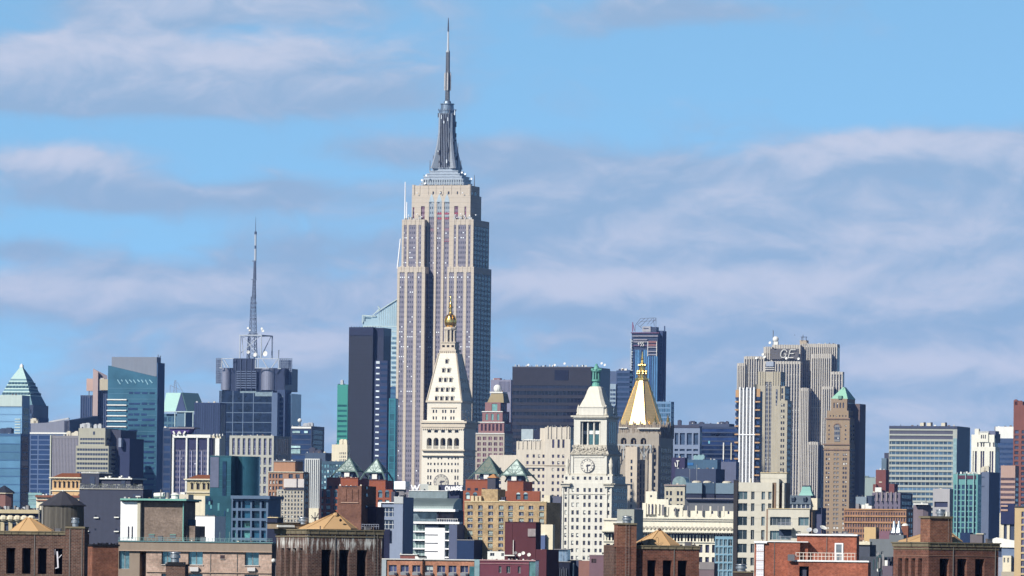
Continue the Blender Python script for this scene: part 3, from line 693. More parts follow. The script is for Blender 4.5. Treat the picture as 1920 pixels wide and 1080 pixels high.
def pillar_round(B, x, y, r, z0, z1, mat, name='column'): return MB().lathe(x, y, [(r * 1.25, z0), (r * 1.25, z0 + r * .6), (r, z0 + r * .8), (r * .9, z1 - r), (r * 1.3, z1 - r * .5), (r * 1.3, z1)], 12).build(name, mat, B, smooth=False)
def coned():
    cream = wall('clock_tower_limestone', K(236, 233, 220, .74), .12, .15, .85, .18, 1.1, 0)
    trim = wall('limestone_trim', K(228, 222, 204, .72), .16, .4, .85, .2, 1.6)
    B = Bld('clock_tower', 'pale limestone clock tower with columns, stone bell roof and green bronze lantern', 'tower', 3000, 1146, 17, 1000)
    wblind = glass('sash_pane', (.05, .05, .07), .15, .5, .4, 0, (.62, .62, .56), .34)
    # main shaft
    B.ref = 960
    cols = [(1058.5, 1062.5)] + [(a - 2.3, a + 2.3) for a in (1073.6, 1082.8, 1095.7, 1105, 1117.5, 1126.6)] + [(1138, 1142.5)]
    rows = [(915.5, 923), (929, 936.5), (943, 951), (957.5, 965.5), (971.5, 979.5), (986, 993.5), (1000.5, 1008), (1014.5, 1022.5), (1029, 1036), (1043, 1050), (1057, 1065)]
    B.facade('shaft_wall', 1054, 1147, 906, None, cols, rows, cream, wblind, fl=1176, rev=.55, cap=100)
    X0, X1 = B.x(1054), B.x(1147); Y1 = B.y(1176, X1)
    M = MB()
    for l, r in ((1054, 1066), (1136, 1147)): M.box(B.x(l), B.x(l + 2.5), -.5, -.003, 0, B.z(912)); M.box(B.x(r - 2.5), B.x(r), -.5, -.003, 0, B.z(912))
    M.build('corner_pilaster', cream, B)
    M = MB()
    for l, r in ((1050.5, 1071.5), (1131, 1154)): M.box(B.x(l), B.x(r), -2.2, -.51, B.z(908.5), B.z(906)); M.box(B.x(l + 1.5), B.x(r - 2.5), -1.4, -.51, B.z(913), B.z(908.5))
    M.box(X1 + .003, X1 + 2, -2.2, Y1 + 1, B.z(908.5), B.z(906)); M.box(X0, X1, -.35, -.003, B.z(927), B.z(926))
    M.build('corner_bracket', trim, B)
    fs = [(.1, .16), (.2, .26), (.38, .44), (.5, .56), (.62, .68), (.76, .82), (.88, .94)]
    fw = glass('flank_pane', (.03, .035, .05), .2, .5, .3)
    for a, c in fs:
        for (t, b) in rows[:7]: MB().box(X1 + .002, X1 + .1, Y1 * a, Y1 * c, B.z(b), B.z(t)).build('window', fw, B)
    # clock stage
    B.ref = 880
    c2 = [(1060, 1064.3)] + [(a - 2.4, a + 2.4) for a in (1074.8, 1084, 1097, 1106.4, 1118.6, 1127.8)] + [(1139.5, 1142.8)]
    B.facade('clock_stage_base', 1057, 1148, 892, 906.05, c2, [(894, 900)], cream, wblind, fl=1173, y0=.6, rev=.5)
    x0, x1 = B.x(1070.5, 2), B.x(1138, 2)
    yc1 = B.y(1162, x1)
    M = MB(); M.box(x0, x1, 2, yc1, B.z(892), B.z(854)); M.box(x0 + 1.5, x1 - 1.5, 1.6, 1.997, B.z(857.5), B.z(855)); 
    for a, b_ in ((x0, x0 + 1.2), (x1 - 1.2, x1)): M.box(a, b_, 1.5, 1.997, B.z(892), B.z(856))
    for k in range(7): M.box(x0 + 1.3, x1 - 1.3, 1.93, 1.997, B.z(890 - k * 5), B.z(886 - k * 5))
    M.build('clock_stage', cream, B)
    B.ref = 872
    clockface(B, B.x(1102, 2), B.z(873.5, 2), 13 * B.m, 1.6, wall('clock_white', K(238, 234, 220, .8), .06), wall('clock_iron', (.07, .07, .09), .1), 2, 29.5)
    x = B.x(1160, 8); r = 4.6
    # urns on the corner pedestals
    for px, yy in ((1064, 1.8), (1145.5, 1.8), (1160, 16)):
        xx = B.x(px, yy); zb = B.z(892, yy); q = B.m
        MB().lathe(xx, yy, [(4.2 * q, zb), (4.2 * q, zb + 3 * q), (2.6 * q, zb + 4 * q), (3.6 * q, zb + 14 * q), (4.6 * q, zb + 22 * q), (3 * q, zb + 24 * q), (3.6 * q, zb + 28 * q), (1.6 * q, zb + 31 * q), (.6 * q, zb + 34 * q)], 10).build('urn', trim, B, smooth=True)
        M = MB(); M.box(xx - 5 * q, xx + 5 * q, yy - 1, yy + 3, B.z(892.5, yy), B.z(889, yy)); M.build('pedestal', trim, B)
    MB().box(B.x(1071, 2), B.x(1138, 2), .9, 1.9, B.z(892.02), B.z(888)).build('clock_sill', trim, B)
    # carved frieze stage (sloping, rough with ornament)
    carv = wall('carved_stone', K(215, 208, 190, .66), .6, .8, .9, .1, 2.2)
    rings = []
    for (l, r, yy, p) in ((1070, 1140, 1.4, 854), (1069, 1141, 1.0, 851), (1074, 1138, 2.6, 843), (1076, 1137, 3.2, 834)):
        a, b_ = B.x(l, yy), B.x(r, yy); e = yc1 + 1.4 - yy; rings.append([(a, yy, B.z(p)), (b_, yy, B.z(p)), (b_, e, B.z(p)), (a, e, B.z(p))])
    MB().loft(rings).build('carved_stage', carv, B)
    M = MB(); random.seed(3)
    for k in range(90):
        f = rnd(0, 1); pz = rnd(836, 851); yy = 1.1 + (851 - pz) / 17 * 2.1; xx = B.x(1073 + 63 * f, yy); M.sphere(xx, yy, B.z(pz), rnd(.3, .7), 6, 4)
    M.build('carving', carv, B)
    # colonnade storey
    B.ref = 810
    xl, xr = B.x(1076, 4), B.x(1137.5, 4); ye = B.y(1158, xr); za, zb = B.z(834), B.z(783)
    M = MB(); d = 3.5
    pl, prr = B.x(1088, 4), B.x(1126, 4)
    M.box(xl, pl, 4, ye, za, zb); M.box(prr, xr, 4, ye, za, zb); M.box(pl, prr, 4 + 6, ye, za, zb); M.box(pl, prr, 4.0, 10, B.z(790), zb)
    M.build('colonnade_wall', cream, B)
    for px in (1090.5, 1101.5, 1113, 1124): pillar_round(B, B.x(px, 4.6), 4.6 + .9, 1.9 * B.m * 1.0, za, B.z(790.1), cream)
    for px in (1096, 1107.3, 1118.6):
        x = B.x(px, 8); MB().box(x - 1.0, x + 1.0, 9.5, 9.997, B.z(833), B.z(792)).build('bell_opening', glass('bell_glass', (.05, .12, .14), .2, .5, .5), B)
        MB().box(x - .9, x + .9, 9.2, 9.497, B.z(813.5), B.z(807)).build('light_panel', wall('white_paint', (.8, .8, .8), .05), B)
    for k in range(4):
        y0 = 4 + (ye - 4) * (.22 + .16 * k); MB().box(xr + .002, xr + .1, y0, y0 + 1.4, B.z(830), B.z(790)).build('window', fw, B)
    M = MB()
    M.box(xl - 1.2, xr + 1.2, 2.6, ye + 1.4, B.z(782), B.z(779)); M.box(xl - .5, xr + .5, 3.4, ye + .6, B.z(784.5), B.z(782))
    for k in range(27): x = xl + (k + .5) * (xr - xl) / 27; M.box(x - .28, x + .28, 2.9, 3.395, B.z(784), B.z(782.02))
    M.build('cornice', trim, B)
    # attic and bell-shaped stone roof
    B.ref = 750; xm = (xl + xr) / 2 ; ym = (4 + ye) / 2; hw = (xr - xl) / 2; hd = (ye - 4) / 2
    zz = lambda p: B.z(p, 10)
    def ring(f, p, ch=.0):
        a, b_ = hw * f, hd * f; k = ch
        return [(xm - a, ym - b_ + b_ * k, zz(p)), (xm - a + a * k, ym - b_, zz(p)), (xm + a - a * k, ym - b_, zz(p)), (xm + a, ym - b_ + b_ * k, zz(p)), (xm + a, ym + b_ - b_ * k, zz(p)), (xm + a - a * k, ym + b_, zz(p)), (xm - a + a * k, ym + b_, zz(p)), (xm - a, ym + b_ - b_ * k, zz(p))]
    rf = wall('stone_roof', K(238, 233, 215, .76), .12, .3, .85, .15, 1.4, .9)
    MB().loft([ring(.82, 779, .12), ring(.82, 765, .12), ring(.86, 764.5, .12), ring(.86, 762.5, .12)]).build('attic', cream, B)
    MB().loft([ring(.8, 762.5, .2), ring(.72, 756, .24), ring(.6, 748, .26), ring(.5, 739, .28), ring(.44, 732, .3), ring(.37, 727, .34), ring(.3, 724.5, .4)]).build('bell_roof', rf, B, smooth=False)
    for px, yy in ((1082.5, 5), (1134, 5), (1152, ye - 3)):
        xx = B.x(px, yy) ; zb_ = B.z(778.9, yy); q = B.m
        MB().lathe(xx, yy + 2, [(4.4 * q, zb_), (4.4 * q, zb_ + 3 * q), (2.8 * q, zb_ + 5 * q), (3.6 * q, zb_ + 9 * q), (2.2 * q, zb_ + 15 * q), (.7 * q, zb_ + 20 * q)], 8).build('urn', trim, B, smooth=True)
    # bronze lantern
    green = metal('green_bronze', (.12, .34, .27), .6, .35, .1, 0, 2.0); greend = metal('green_bronze_dark', (.05, .15, .13), .6, .3, .1)
    B.ref = 705
    xm = B.x(1118, ym) ; R = lambda w: w * B.m / 2
    MB().lathe(xm, ym, [(R(19), zz(726)), (R(17), zz(724)), (R(15), zz(719)), (R(11), zz(717)), (R(12), zz(715.5)), (R(17), zz(714.5)), (R(17), zz(711.5)), (R(11), zz(711))], 12).build('lantern_base', green, B)
    MB().lathe(xm, ym, [(R(8), zz(711.2)), (R(8), zz(697))], 8).build('lantern_core', greend, B)
    M = MB()
    for k in range(8): a = k * pi / 4 + .2; M.bar((xm + R(13) * cos(a), ym + R(13) * sin(a), zz(711.2)), (xm + R(12) * cos(a), ym + R(12) * sin(a), zz(697)), .28, 5)
    M.build('lantern_post', green, B)
    MB().lathe(xm, ym, [(R(14), zz(697.2)), (R(18), zz(696)), (R(18), zz(694)), (R(12), zz(692)), (R(9), zz(688.5)), (R(8), zz(686)), (R(5), zz(685.5)), (R(5), zz(682.5)), (R(1.5), zz(681.5))], 12).build('lantern_roof', green, B)
    M = MB()
    for k in range(8): a = k * pi / 4 + .2; M.sphere(xm + R(17.5) * cos(a), ym + R(17.5) * sin(a), zz(692.5), R(3.4), 6, 4, 1.3)
    M.build('lantern_finial', green, B)
coned()

def _gl():
    m, t = new_mat('gold_leaf'); oc = t.n('ShaderNodeTexCoord').outputs['Object']; x, y, z = t.sep(oc)
    a = t.noise(oc, .5, 5, .65); sm = t.m('LESS_THAN', t.m('FRACT', t.m('DIVIDE', z, 1.6)), .1); v = t.m('MULTIPLY', t.m('MULTIPLY_ADD', a, .5, .72), t.m('MULTIPLY_ADD', sm, -.22, 1.0))
    _princ(t, t.mix(1.0, (.86, .62, .27), t.comb(v, v, v), 'MULTIPLY'), t.m('MULTIPLY_ADD', a, .22, .24), .55, .6, a, .25, .05); return m
goldleaf = _gl()
def nylife():
    st = wall('gothic_limestone', K(186, 176, 160, .66), .2, .15, .85, .2, 1.4, 0)
    std = wall('gothic_trim', K(170, 156, 138, .6), .3, .5, .9, .2, 1.6)
    B = Bld('gilded_roof_tower', 'grey gothic tower with tall faceted gold pyramid roof, right of the pale clock tower', 'tower', 4100, 1235.5, 17, 830)
    X0, X1 = B.x(1158), B.x(1235.5); Y1 = B.y(1262, X1)
    # body below the arcade: shaft and buttresses
    B.ref = 850
    wcols = [(1226, 1229.5), (1176, 1180), (1186, 1190), (1196, 1200), (1206, 1210)]
    cl = sorted(wcols)
    B.facade('shaft_wall', 1158, 1236, 834, None, cl, [(t, t + 8) for t in range(840, 1000, 13)], st, dkp, fl=1262, rev=.7)
    for px in (1159, 1172, 1182.5, 1192.5, 1203, 1213, 1219, 1223, 1232.5): B.box('buttress', px, px + 1.8, 835, None, y0=-.9, y1=-.003, mat=st)
    # arcade storey with three big round arches
    zt, zb = B.z(813), B.z(834.02); M = MB(); hw = 5.6 * B.m; cs = [B.x(p) for p in (1169, 1187.5, 1206)]; zs = B.z(826.5); zA = B.z(833)
    M.box(X0, X1, 3.2, Y1, zb, zt); prev = X0
    for c in cs:
        M.box(prev, c - hw, 0, 3.2, zA, zs + hw); prev = c + hw
        for k in range(8):
            a0, a1 = pi * k / 8, pi * (k + 1) / 8
            M.loft([[(c + hw * cos(a0), y, zs + hw * sin(a0)), (c + hw * cos(a1), y, zs + hw * sin(a1)), (c + hw * cos(a1), y, zs + hw), (c + hw * cos(a0), y, zs + hw)] for y in (0, 3.2)])
    M.box(prev, X1, 0, 3.2, zA, zs + hw); M.box(X0, X1, 0, 3.2, zb, zA); M.box(X0, X1, 0, 3.2, zs + hw, zt); M.build('arcade', st, B)
    for c in cs:
        M = MB(); 
        for e in (-.5, .5): M.loft([[(c + e * hw * .95 + hw * .42 * cos(a), y, zs - .6 + hw * .42 * sin(a)) for a in [pi * k / 6 for k in range(7)]] + [(c + e * hw * .95 - hw * .42, y, zA), (c + e * hw * .95 + hw * .42, y, zA)] for y in (3.1, 3.19)])
        M.build('arch_window', dkp, B)
        MB().bar((c, 1.6, zA), (c, 1.6, zs + .4), .5, 6).build('column', std, B)
    # gallery above: tracery row, parapet with pinnacles
    B.ref = 780
    cg = [(1166 + 4.1 * k + (k // 4) * 3.2, 1168.2 + 4.1 * k + (k // 4) * 3.2) for k in range(12)]
    cg = [c for c in cg if c[1] < 1228]
    B.facade('gallery', 1160, 1234, 803, 813.05, cg, [(805, 811.5)], st, dkp, fl=1258, y0=1.5, rev=.7)
    MB().box(B.x(1160), B.x(1176), .2, 3, B.z(803), B.z(801)).build('ledge', wall('pale_ledge', K(235, 232, 220), .1), B)
    MB().box(B.x(1196), B.x(1238), -.8, 3, B.z(804.5), B.z(802)).build('ledge', MATS['pale_ledge'], B)
    M = MB(); random.seed(5)
    zp = B.z(803)
    def pinn(x, y, h, w=.6): M.box(x - w, x + w, y - w, y + w, zp - 6, zp + h * .55); M.frust(x - w, x + w, y - w, y + w, zp + h * .55, x - .08, x + .08, y - .08, y + .08, zp + h)
    for k in range(24): pinn(X0 + .8 + k * (X1 - X0 - 1.2) / 23, .8 + 1.2, 2.6 if k % 4 else 5, .42 if k % 4 else .62)
    for k in range(9): pinn(X1 + .3, 2 + k * (Y1 - 3) / 8, 2.6 if k % 2 else 5, .45)
    M.build('pinnacles', std, B)
    MB().box(X0 + .6, X1 - .4, 2.6, Y1 - .6, B.z(812), B.z(796)).build('parapet', st, B)
    for px, yy in ((1228, 6), (1252.5, 20)):
        x = B.x(px, yy); z = B.z(792, yy); MB().lathe(x, yy, [(3.6 * B.m, z), (3.6 * B.m, z + .3), (2.6 * B.m, z + 5 * B.m), (.6 * B.m, z + 14 * B.m)], 8).build('gold_turret', gold, B)
        MB().lathe(x, yy, [(4.2 * B.m, z - 6), (4.2 * B.m, z)], 8).build('turret_base', st, B)
    # pyramid, octagonal
    B.ref = 740
    ym = 16.5; xm = B.x(1203.5, ym); R = lambda w: w * B.m / 2; zz = lambda p: B.z(p, ym)
    n = 8; rot = pi / 8 + radians(4)
    MB().lathe(xm, ym, [(R(83), zz(797)), (R(80), zz(791)), (R(22.5), zz(713.5))], n, rot=rot).build('gilded_pyramid', goldleaf, B)
    M = MB()
    for k in range(n):
        a = 2 * pi * k / n + rot; M.bar((xm + R(80) * cos(a), ym + R(80) * sin(a), zz(791)), (xm + R(22.5) * cos(a), ym + R(22.5) * sin(a), zz(712.5)), .3)
    M.build('roof_rib', gold_d, B)
    MB().lathe(xm, ym, [(R(25), zz(713)), (R(27), zz(712)), (R(27), zz(709.5)), (R(19), zz(708.8)), (R(7), zz(708)), (R(7), zz(690))], 8, rot=rot).build('gold_gallery', gold, B)
    M = MB()
    for k in range(8):
        a = k * pi / 4 + rot
        M.bar((xm + R(17) * cos(a), ym + R(17) * sin(a), zz(709)), (xm + R(13) * cos(a), ym + R(13) * sin(a), zz(695)), .3)
        M.bar((xm + R(12) * cos(a), ym + R(12) * sin(a), zz(695)), (xm + R(9) * cos(a), ym + R(9) * sin(a), zz(683)), .26)
        for w, p in ((17, 697), (13, 685), (18, 701)): M.sphere(xm + R(w) * cos(a), ym + R(w) * sin(a), zz(p), .62, 6, 4, 1.5)
    M.build('gold_lantern', gold_d, B)
    MB().lathe(xm, ym, [(R(15), zz(697)), (R(15), zz(695)), (R(6), zz(694)), (R(6), zz(685)), (R(12), zz(684.5)), (R(11), zz(682)), (R(6), zz(680)), (R(5), zz(675)), (R(6), zz(673)), (R(2.6), zz(670)), (R(1), zz(659))], 8, rot=rot).build('gold_spire', gold, B)
    # scaffold on the shoulder left of the shaft
    M = MB(); q = [(B.x(p, -4), B.z(r, -4)) for p, r in ((1158, 834), (1222, 834), (1158, 862), (1222, 862))]
    x0, z1 = q[0]; x1_, z0 = q[3]
    M.box(x0, x1_, -4.4, -4.1, z1 - .5, z1 + .1); 
    for k in range(6): xx = x0 + k * (x1_ - x0) / 5; M.box(xx - .25, xx + .25, -4.4, -4.1, z0, z1)
    for k in range(5):
        xx = x0 + k * (x1_ - x0) / 5; xy = x0 + (k + 1) * (x1_ - x0) / 5
        M.bar((xx, -4.25, z1 if k % 2 else z1 - 8), (xy, -4.25, z1 - 8 if k % 2 else z1), .22)
    M.build('scaffold', wall('scaffold_steel', (.4, .42, .42), .2), B)
    B2 = Bld('stone_annex', 'grey stone annex with narrow windows at the foot of the gold roofed tower', 'building', 4040, 1214, 17, 900)
    B2.facade('wall', 1172, 1194, 838, None, [(1182, 1185.5)], [(t, t + 7) for t in range(862, 1010, 12)], wall('annex_cream', K(222, 208, 186), .15, .2), dkp, fl=1199, rev=.6)
    B2.facade('rear_wing', 1194, 1214, 862, None, [(1200, 1202), (1206, 1208)], [(t, t + 9) for t in range(870, 1010, 12)], st, dkp, fl=1222, y0=7, rev=.6)
    B2.box('corner_pier', 1216, 1222, 850, None, y0=2, y1=6, mat=MATS['annex_cream'])
nylife()
# ======================= midtown, far behind: left half =======================
def windows_rows(a, b, n, fr=.5): return grid(a, b, n, fr)
blueg = glass('sky_glass_blue', (.06, .14, .24), .15, .5, .35, .35, scale=.08)
navyg = glass('navy_glass', (.02, .04, .10), .15, .5, .4, .1, scale=.12)
tealg = glass('teal_glass', (.055, .15, .21), .18, .5, .3, .2, scale=.06)
greyw = wall('grey_concrete', K(150, 148, 150), .15, .08); dgrey = wall('dark_grey_concrete', K(80, 82, 98), .15, .08)
navyw = wall('navy_cladding', (.035, .05, .09), .2, .05, .5); tanw = wall('tan_stone', K(196, 180, 156), .15, .1, .85, .15, 1)
whitew = wall('white_stone', K(240, 240, 232, .8), .08, .1); creamw = wall('cream_stone', K(226, 218, 196), .12, .1)

def pyramid_tower():
    B = Bld('pyramid_topped_tower', 'tower with pale green copper pyramid and white glass tip at the far left', 'skyscraper', 6300, 62, 17, 740)
    g = metal('pale_copper', (.36, .50, .46), .6, .2, .1); d = wall('dormer_dark', (.06, .12, .15), .3, .2)
    ym = 25; xm = B.x(40, ym); zz = lambda p: B.z(p, ym); R = lambda w: w * B.m / 2
    def sq(w, p): r = R(w) * 1.12; return [(xm - r, ym - r, zz(p)), (xm + r, ym - r, zz(p)), (xm + r, ym + r, zz(p)), (xm - r, ym + r, zz(p))]
    MB().loft([sq(66, 760), sq(28, 711)]).build('pyramid_roof', wall('pyramid_teal', (.14, .24, .27), .3, .2), B)
    MB().loft([sq(28.5, 711), sq(5, 689)]).build('pyramid_cap', g, B); MB().loft([sq(5.5, 689), sq(5, 685), sq(1, 682)]).build('glass_tip', whitew, B)  # the tip is plain white
    M = MB()
    for p, w in ((715, 32.5), (722, 38), (729, 43.5), (735, 48), (742, 53)): M.loft([sq(w, p + 1.2), sq(w - 1, p - .8)])
    M.build('roof_band', g, B)
    M = MB()
    for row, n in ((719, 6), (726, 7), (738, 9)):
        for k in range(n):
            w = R(29 + (row - 711) * .78) * 1.12; x = xm - w + (k + .5) * 2 * w / n; M.box(x - 1, x + 1, ym - w - .8, ym - w + 3, zz(row + 2), zz(row - 1.5)); M.box(xm + w - 3, xm + w + .8, ym - w + (k + .5) * 2 * w / n - 1, ym - w + (k + .5) * 2 * w / n + 1, zz(row + 2), zz(row - 1.5))
    M.build('dormers', d, B)
    w = R(72) * 1.1; MB().box(xm - w, xm + w, ym - w, ym + w, 0, zz(760)).build('shaft', navyw, B)
    M = MB(); w2 = R(82)
    for k in range(4): M.box(xm - w - .5 + 1, xm + w + 2 - k * 1.5, ym - w - 1, ym + w, zz(790 - k * 7 + 6), zz(790 - k * 7))
    M.build('setback', wall('setback_teal', (.05, .08, .14), .3, .2), B)
    B.ref = 820
    for k in range(9): MB().box(xm - w + .5, xm + w + .2, ym - w - .35, ym - w - .003, zz(800 + k * 10 + 5), zz(800 + k * 10)).build('window_band', navyg, B)
pyramid_tower()

def curtain(name, label, cat, D, x0, x1, fl, top, mat, gm, r0, r1, n, fr=.6, th=17, extra=None, part='wall', pad=1.2, rev=.3, ref=None, cols=None, b=None, y0=0):
    """tower with one ribbon of glass per storey"""
    B = Bld(name, label, cat, D, x1 if th > 0 else x0, th, ref or top + 40)
    B.facade(part, x0, x1, top, b, cols or [(x0 + pad, x1 - pad)], grid(r0, r1, n, fr), mat, gm, fl=fl, rev=rev, win='window_band' if not cols else 'window', y0=y0)
    return B
B = curtain('glass_office_tower', 'pale blue mirror glass tower with white top band at the left edge', 'skyscraper', 5200, -26, 41.5, 55.5, 741, wall('blue_panel', K(120, 160, 195), .1, .05, .4), glass('mirror_blue', (.23, .37, .50), .12, .6, .2, .3, scale=.05), 764, 1000, 18, .86, ref=780, pad=.8)
MB().box(B.x(-26), B.x(41.3), -.5, -.003, B.z(762), B.z(741)).build('top_band', wall('pale_band', K(205, 222, 215), .08), B)
for k in range(6): MB().box(B.x(28), B.x(38.5), -.3, -.002, B.z(787 + k * 5.2), B.z(785 + k * 5.2)).build('pale_panel', wall('pale_band', K(205, 222, 215), .08), B)  # pale panels set on the glass
B = curtain('glass_office_block', 'darker blue glass block below the white banded mirror tower, left edge', 'building', 4300, -20, 38, 55, 813, wall('blue_panel_dark', K(70, 110, 150), .12, .05, .5), glass('mirror_slate', (.10, .20, .29), .12, .6, .3, .3, scale=.05), 817, 1000, 12, .88, ref=880, pad=.6)
clutter(B, (4, 14), 813, mat=navyw)

B = Bld('office_block', 'navy office block with sloping grey roof wall beside the mirror glass tower', 'building', 5000, 129, 17, 860)
B.facade('wall', 56, 129, 814, None, [(57.5, 70), (72, 127)], grid(816, 1000, 20, .78), wall('pale_slab', K(105, 125, 160), .1), navyg, fl=150, win='window_band')
M = MB(); y1 = B.y(182, B.x(129)); M.loft([[(B.x(57), y, B.z(813.9)), (B.x(129), y, B.z(813.9)), (B.x(129), y, B.z(787)), (B.x(84), y, B.z(793)), (B.x(57), y, B.z(794))] for y in (0, y1)]); M.build('sloped_parapet', wall('parapet_grey', K(142, 146, 160), .1), B)
M = MB(); X = B.x(129); M.loft([[(X - 4, 0, 0), (X + .5, 0, 0), (X + .5, y1, 0), (X - 4, y1, 0)], [(X - 4, 0, B.z(789)), (X + .5, 0, B.z(789)), (X + .5, y1, B.z(776)), (X - 4, y1, B.z(776))]]).build('rear_wing', navyw, B)
MB().box(B.x(57) - .5, B.x(129), -.6, -.003, B.z(813.9), B.z(811)).build('ledge', whitew, B)
clutter(B, (62, 66), 794, 4, creamw, (2, 4)); M = MB()
for k in range(14): px = 90 + k * 2.6; x = B.x(px); M.box(x - .6, x + .6, 3, 5, B.z(792 - k * .45), B.z(789.5 - k * .5))
M.build('roof_edge', wall('unit_grey', (.42, .43, .44), .3), B)

B = Bld('finned_tower', 'twin dark towers joined by tall slanted tan fins', 'skyscraper', 5900, 201, 17, 740)
fin = wall('fin_stone', K(190, 170, 165), .1, .1)
for x0, x1, t, p in ((151, 173, 741, 'left_block'), (183, 203, 732, 'right_block')): B.facade(p.replace('left_', '').replace('right_', ''), x0, x1, t, None, grid(x0 + .5, x1 - .5, 5, .62), [(t + 2, 900)], wall('navy_mull', (.07, .09, .15), .2), navyg, y0=6, y1=30, win='window_strip', rev=.6)
M = MB(); M.loft([[(B.x(174, y), y, 0), (B.x(183.5, y), y, 0), (B.x(183.5, y), y, B.z(697)), (B.x(174, y), y, B.z(691))] for y in (0, 28)]).build('fin', fin, B)
MB().loft([[(B.x(175, y), y, B.z(691)), (B.x(201, y), y, B.z(704)), (B.x(201, y), y, B.z(712)), (B.x(175, y), y, B.z(712))] for y in (5.5, 20)]).build('slanted_wall', wall('fin_stone_dark', K(150, 140, 145), .1), B)
B.box('roof_block', 162, 173.9, 710, 733, y0=2, y1=18, mat=wall('peach_stone', K(205, 175, 160), .1)); B.box('roof_block', 185, 202, 711, 731.5, y0=2, y1=18, mat=wall('sand_stone', K(200, 190, 165), .1))
antenna(B, 167, 746, 733, 2, .5)

B = Bld('glass_tower', 'tall teal glass tower with diagonal sloping crown and white balcony bands', 'skyscraper', 5100, 293, 17, 800)
body = wall('teal_frame', (.075, .165, .22), .12, .03, .35)
X0, X1 = B.x(201), B.x(293.5); Y1 = B.y(307, X1)
M = MB(); M.loft([[(X0, y, 0), (X1, y, 0), (X1, y, B.z(707)), (X0, y, B.z(685.5))] for y in (.4, Y1)]).build('glass_wall', tealg, B)
M = MB(); xg0, xg1 = B.x(208, 6), B.x(292.5, 6); M.box(xg0, xg1, 6, Y1 - 1, B.z(705), B.z(669)); M.build('plant_screen', wall('screen_grey', K(140, 148, 160), .08), B)
MB().box(X1 - .5, X1 + .3, .41, Y1, 0, B.z(680)).build('flank_wall', wall('flank_blue', (.05, .10, .18), .2), B)
rows = [736 + k * 10.1 for k in range(20)]; random.seed(11)
for k, r in enumerate(rows):
    segs = [(240, 250), (250, 262), (264, 276), (278, 290)] if k % 2 == 0 else [(239, 259), (266, 290)]
    for a, b in segs:
        if rnd(0, 1) < .88: MB().box(B.x(a + rnd(0, 2)), B.x(b - rnd(0, 1.5)), .1, .397, B.z(r + 2.6), B.z(r - rnd(.6, 1.6))).build('window_band', navyg, B)
    if 1 <= k <= 8: MB().box(B.x(200.5), B.x(237.5), -1.2, .396, B.z(r + 4.6), B.z(r + 2.6)).build('balcony', whitew, B); MB().box(B.x(201), B.x(237), .1, .396, B.z(r + 9), B.z(r + 6)).build('window_band', glass('balcony_glass', (.05, .15, .22), .2, .5, .4, scale=.4), B)
    if k > 8: MB().box(B.x(203), B.x(237), .1, .397, B.z(r + 2.4), B.z(r - 1.4)).build('window_band', tealg, B)
for k in range(19): MB().box(B.x(201.5), B.x(293), .3, .398, B.z(707.5 + k * 10.1 + 21), B.z(707.5 + k * 10.1 + 20.2)).build('floor_line', body, B)
random.seed(2); M = MB()
for k in range(9): px = 219 + k * 7.5; M.bar((B.x(px), .3, B.z(712)), (B.x(px + rnd(2, 6)), .3, B.z(718 + rnd(-3, 3))), .5)
M.build('crown_bracing', wall('pale_teal', (.25, .42, .5), .2), B)
antenna(B, 295, 672, 665, 8, .4); antenna(B, 299, 672, 667, 10, .4)
curtain('office_block', 'dark navy block squeezed right of the teal glass tower', 'building', 4700, 305, 320, 326, 802, navyw, navyg, 806, 1000, 14, .7, ref=880)

B = curtain('office_block', 'grey tan block with fine vertical window grid, left of beige stepped building', 'building', 4300, 94, 147, 160, 817, wall('mauve_grid', K(146, 144, 148), .1), cells('mauve_strip', 1.3, 3.6, .55, .55, (.05, .06, .10), (.22, .21, .26), (.6, .6, .62), .05, var=.5), 822, 1000, 1, 1, cols=grid(97, 147, 18, .6), ref=860)
B.box('corner_strip', 93.4, 95.6, 816, None, y0=-.8, y1=-.01, mat=wall('pale_edge', K(205, 208, 190), .1)); clutter(B, (128, 136, 142), 817, mat=creamw)

B = curtain('stepped_office_block', 'beige stepped office block with dark ribbon windows and shaded right side', 'building', 4000, 142.5, 203.5, 246, 836, wall('beige_spandrel', K(186, 184, 166), .1), glass('ribbon_dark', (.04, .05, .08), .15, .5, .5, mull=1.7, mcol=(.35, .34, .3), scale=.8), 839, 900, 7, .5, ref=850)
B.facade('upper_block', 147, 197, 803, 836.05, [(150, 195.5)], [(821.5, 825.5), (829.5, 833)], MATS['beige_spandrel'], MATS['ribbon_dark'], fl=222, y0=3, win='window_band', rev=.4)
B.box('sign_panel', 174, 177, 809, 815, y0=2.7, y1=2.99, mat=navyw); x = B.x(203.5); B.box('flank_wing', 203.6, 226, 806, None, y0=12, y1=40, mat=dgrey); B.box('flank_wing', 222, 243, 822, None, y0=9, y1=34, mat=wall('slate_wall', K(58, 66, 96), .15)); clutter(B, (156, 163, 178, 186), 803, 6)  # flank wings: side shade put into dark grey and slate colours
B.box('flank_ledge', 222, 227, 821, 838, y0=5, y1=8.9, mat=wall('slate_pale', K(150, 160, 180), .15))

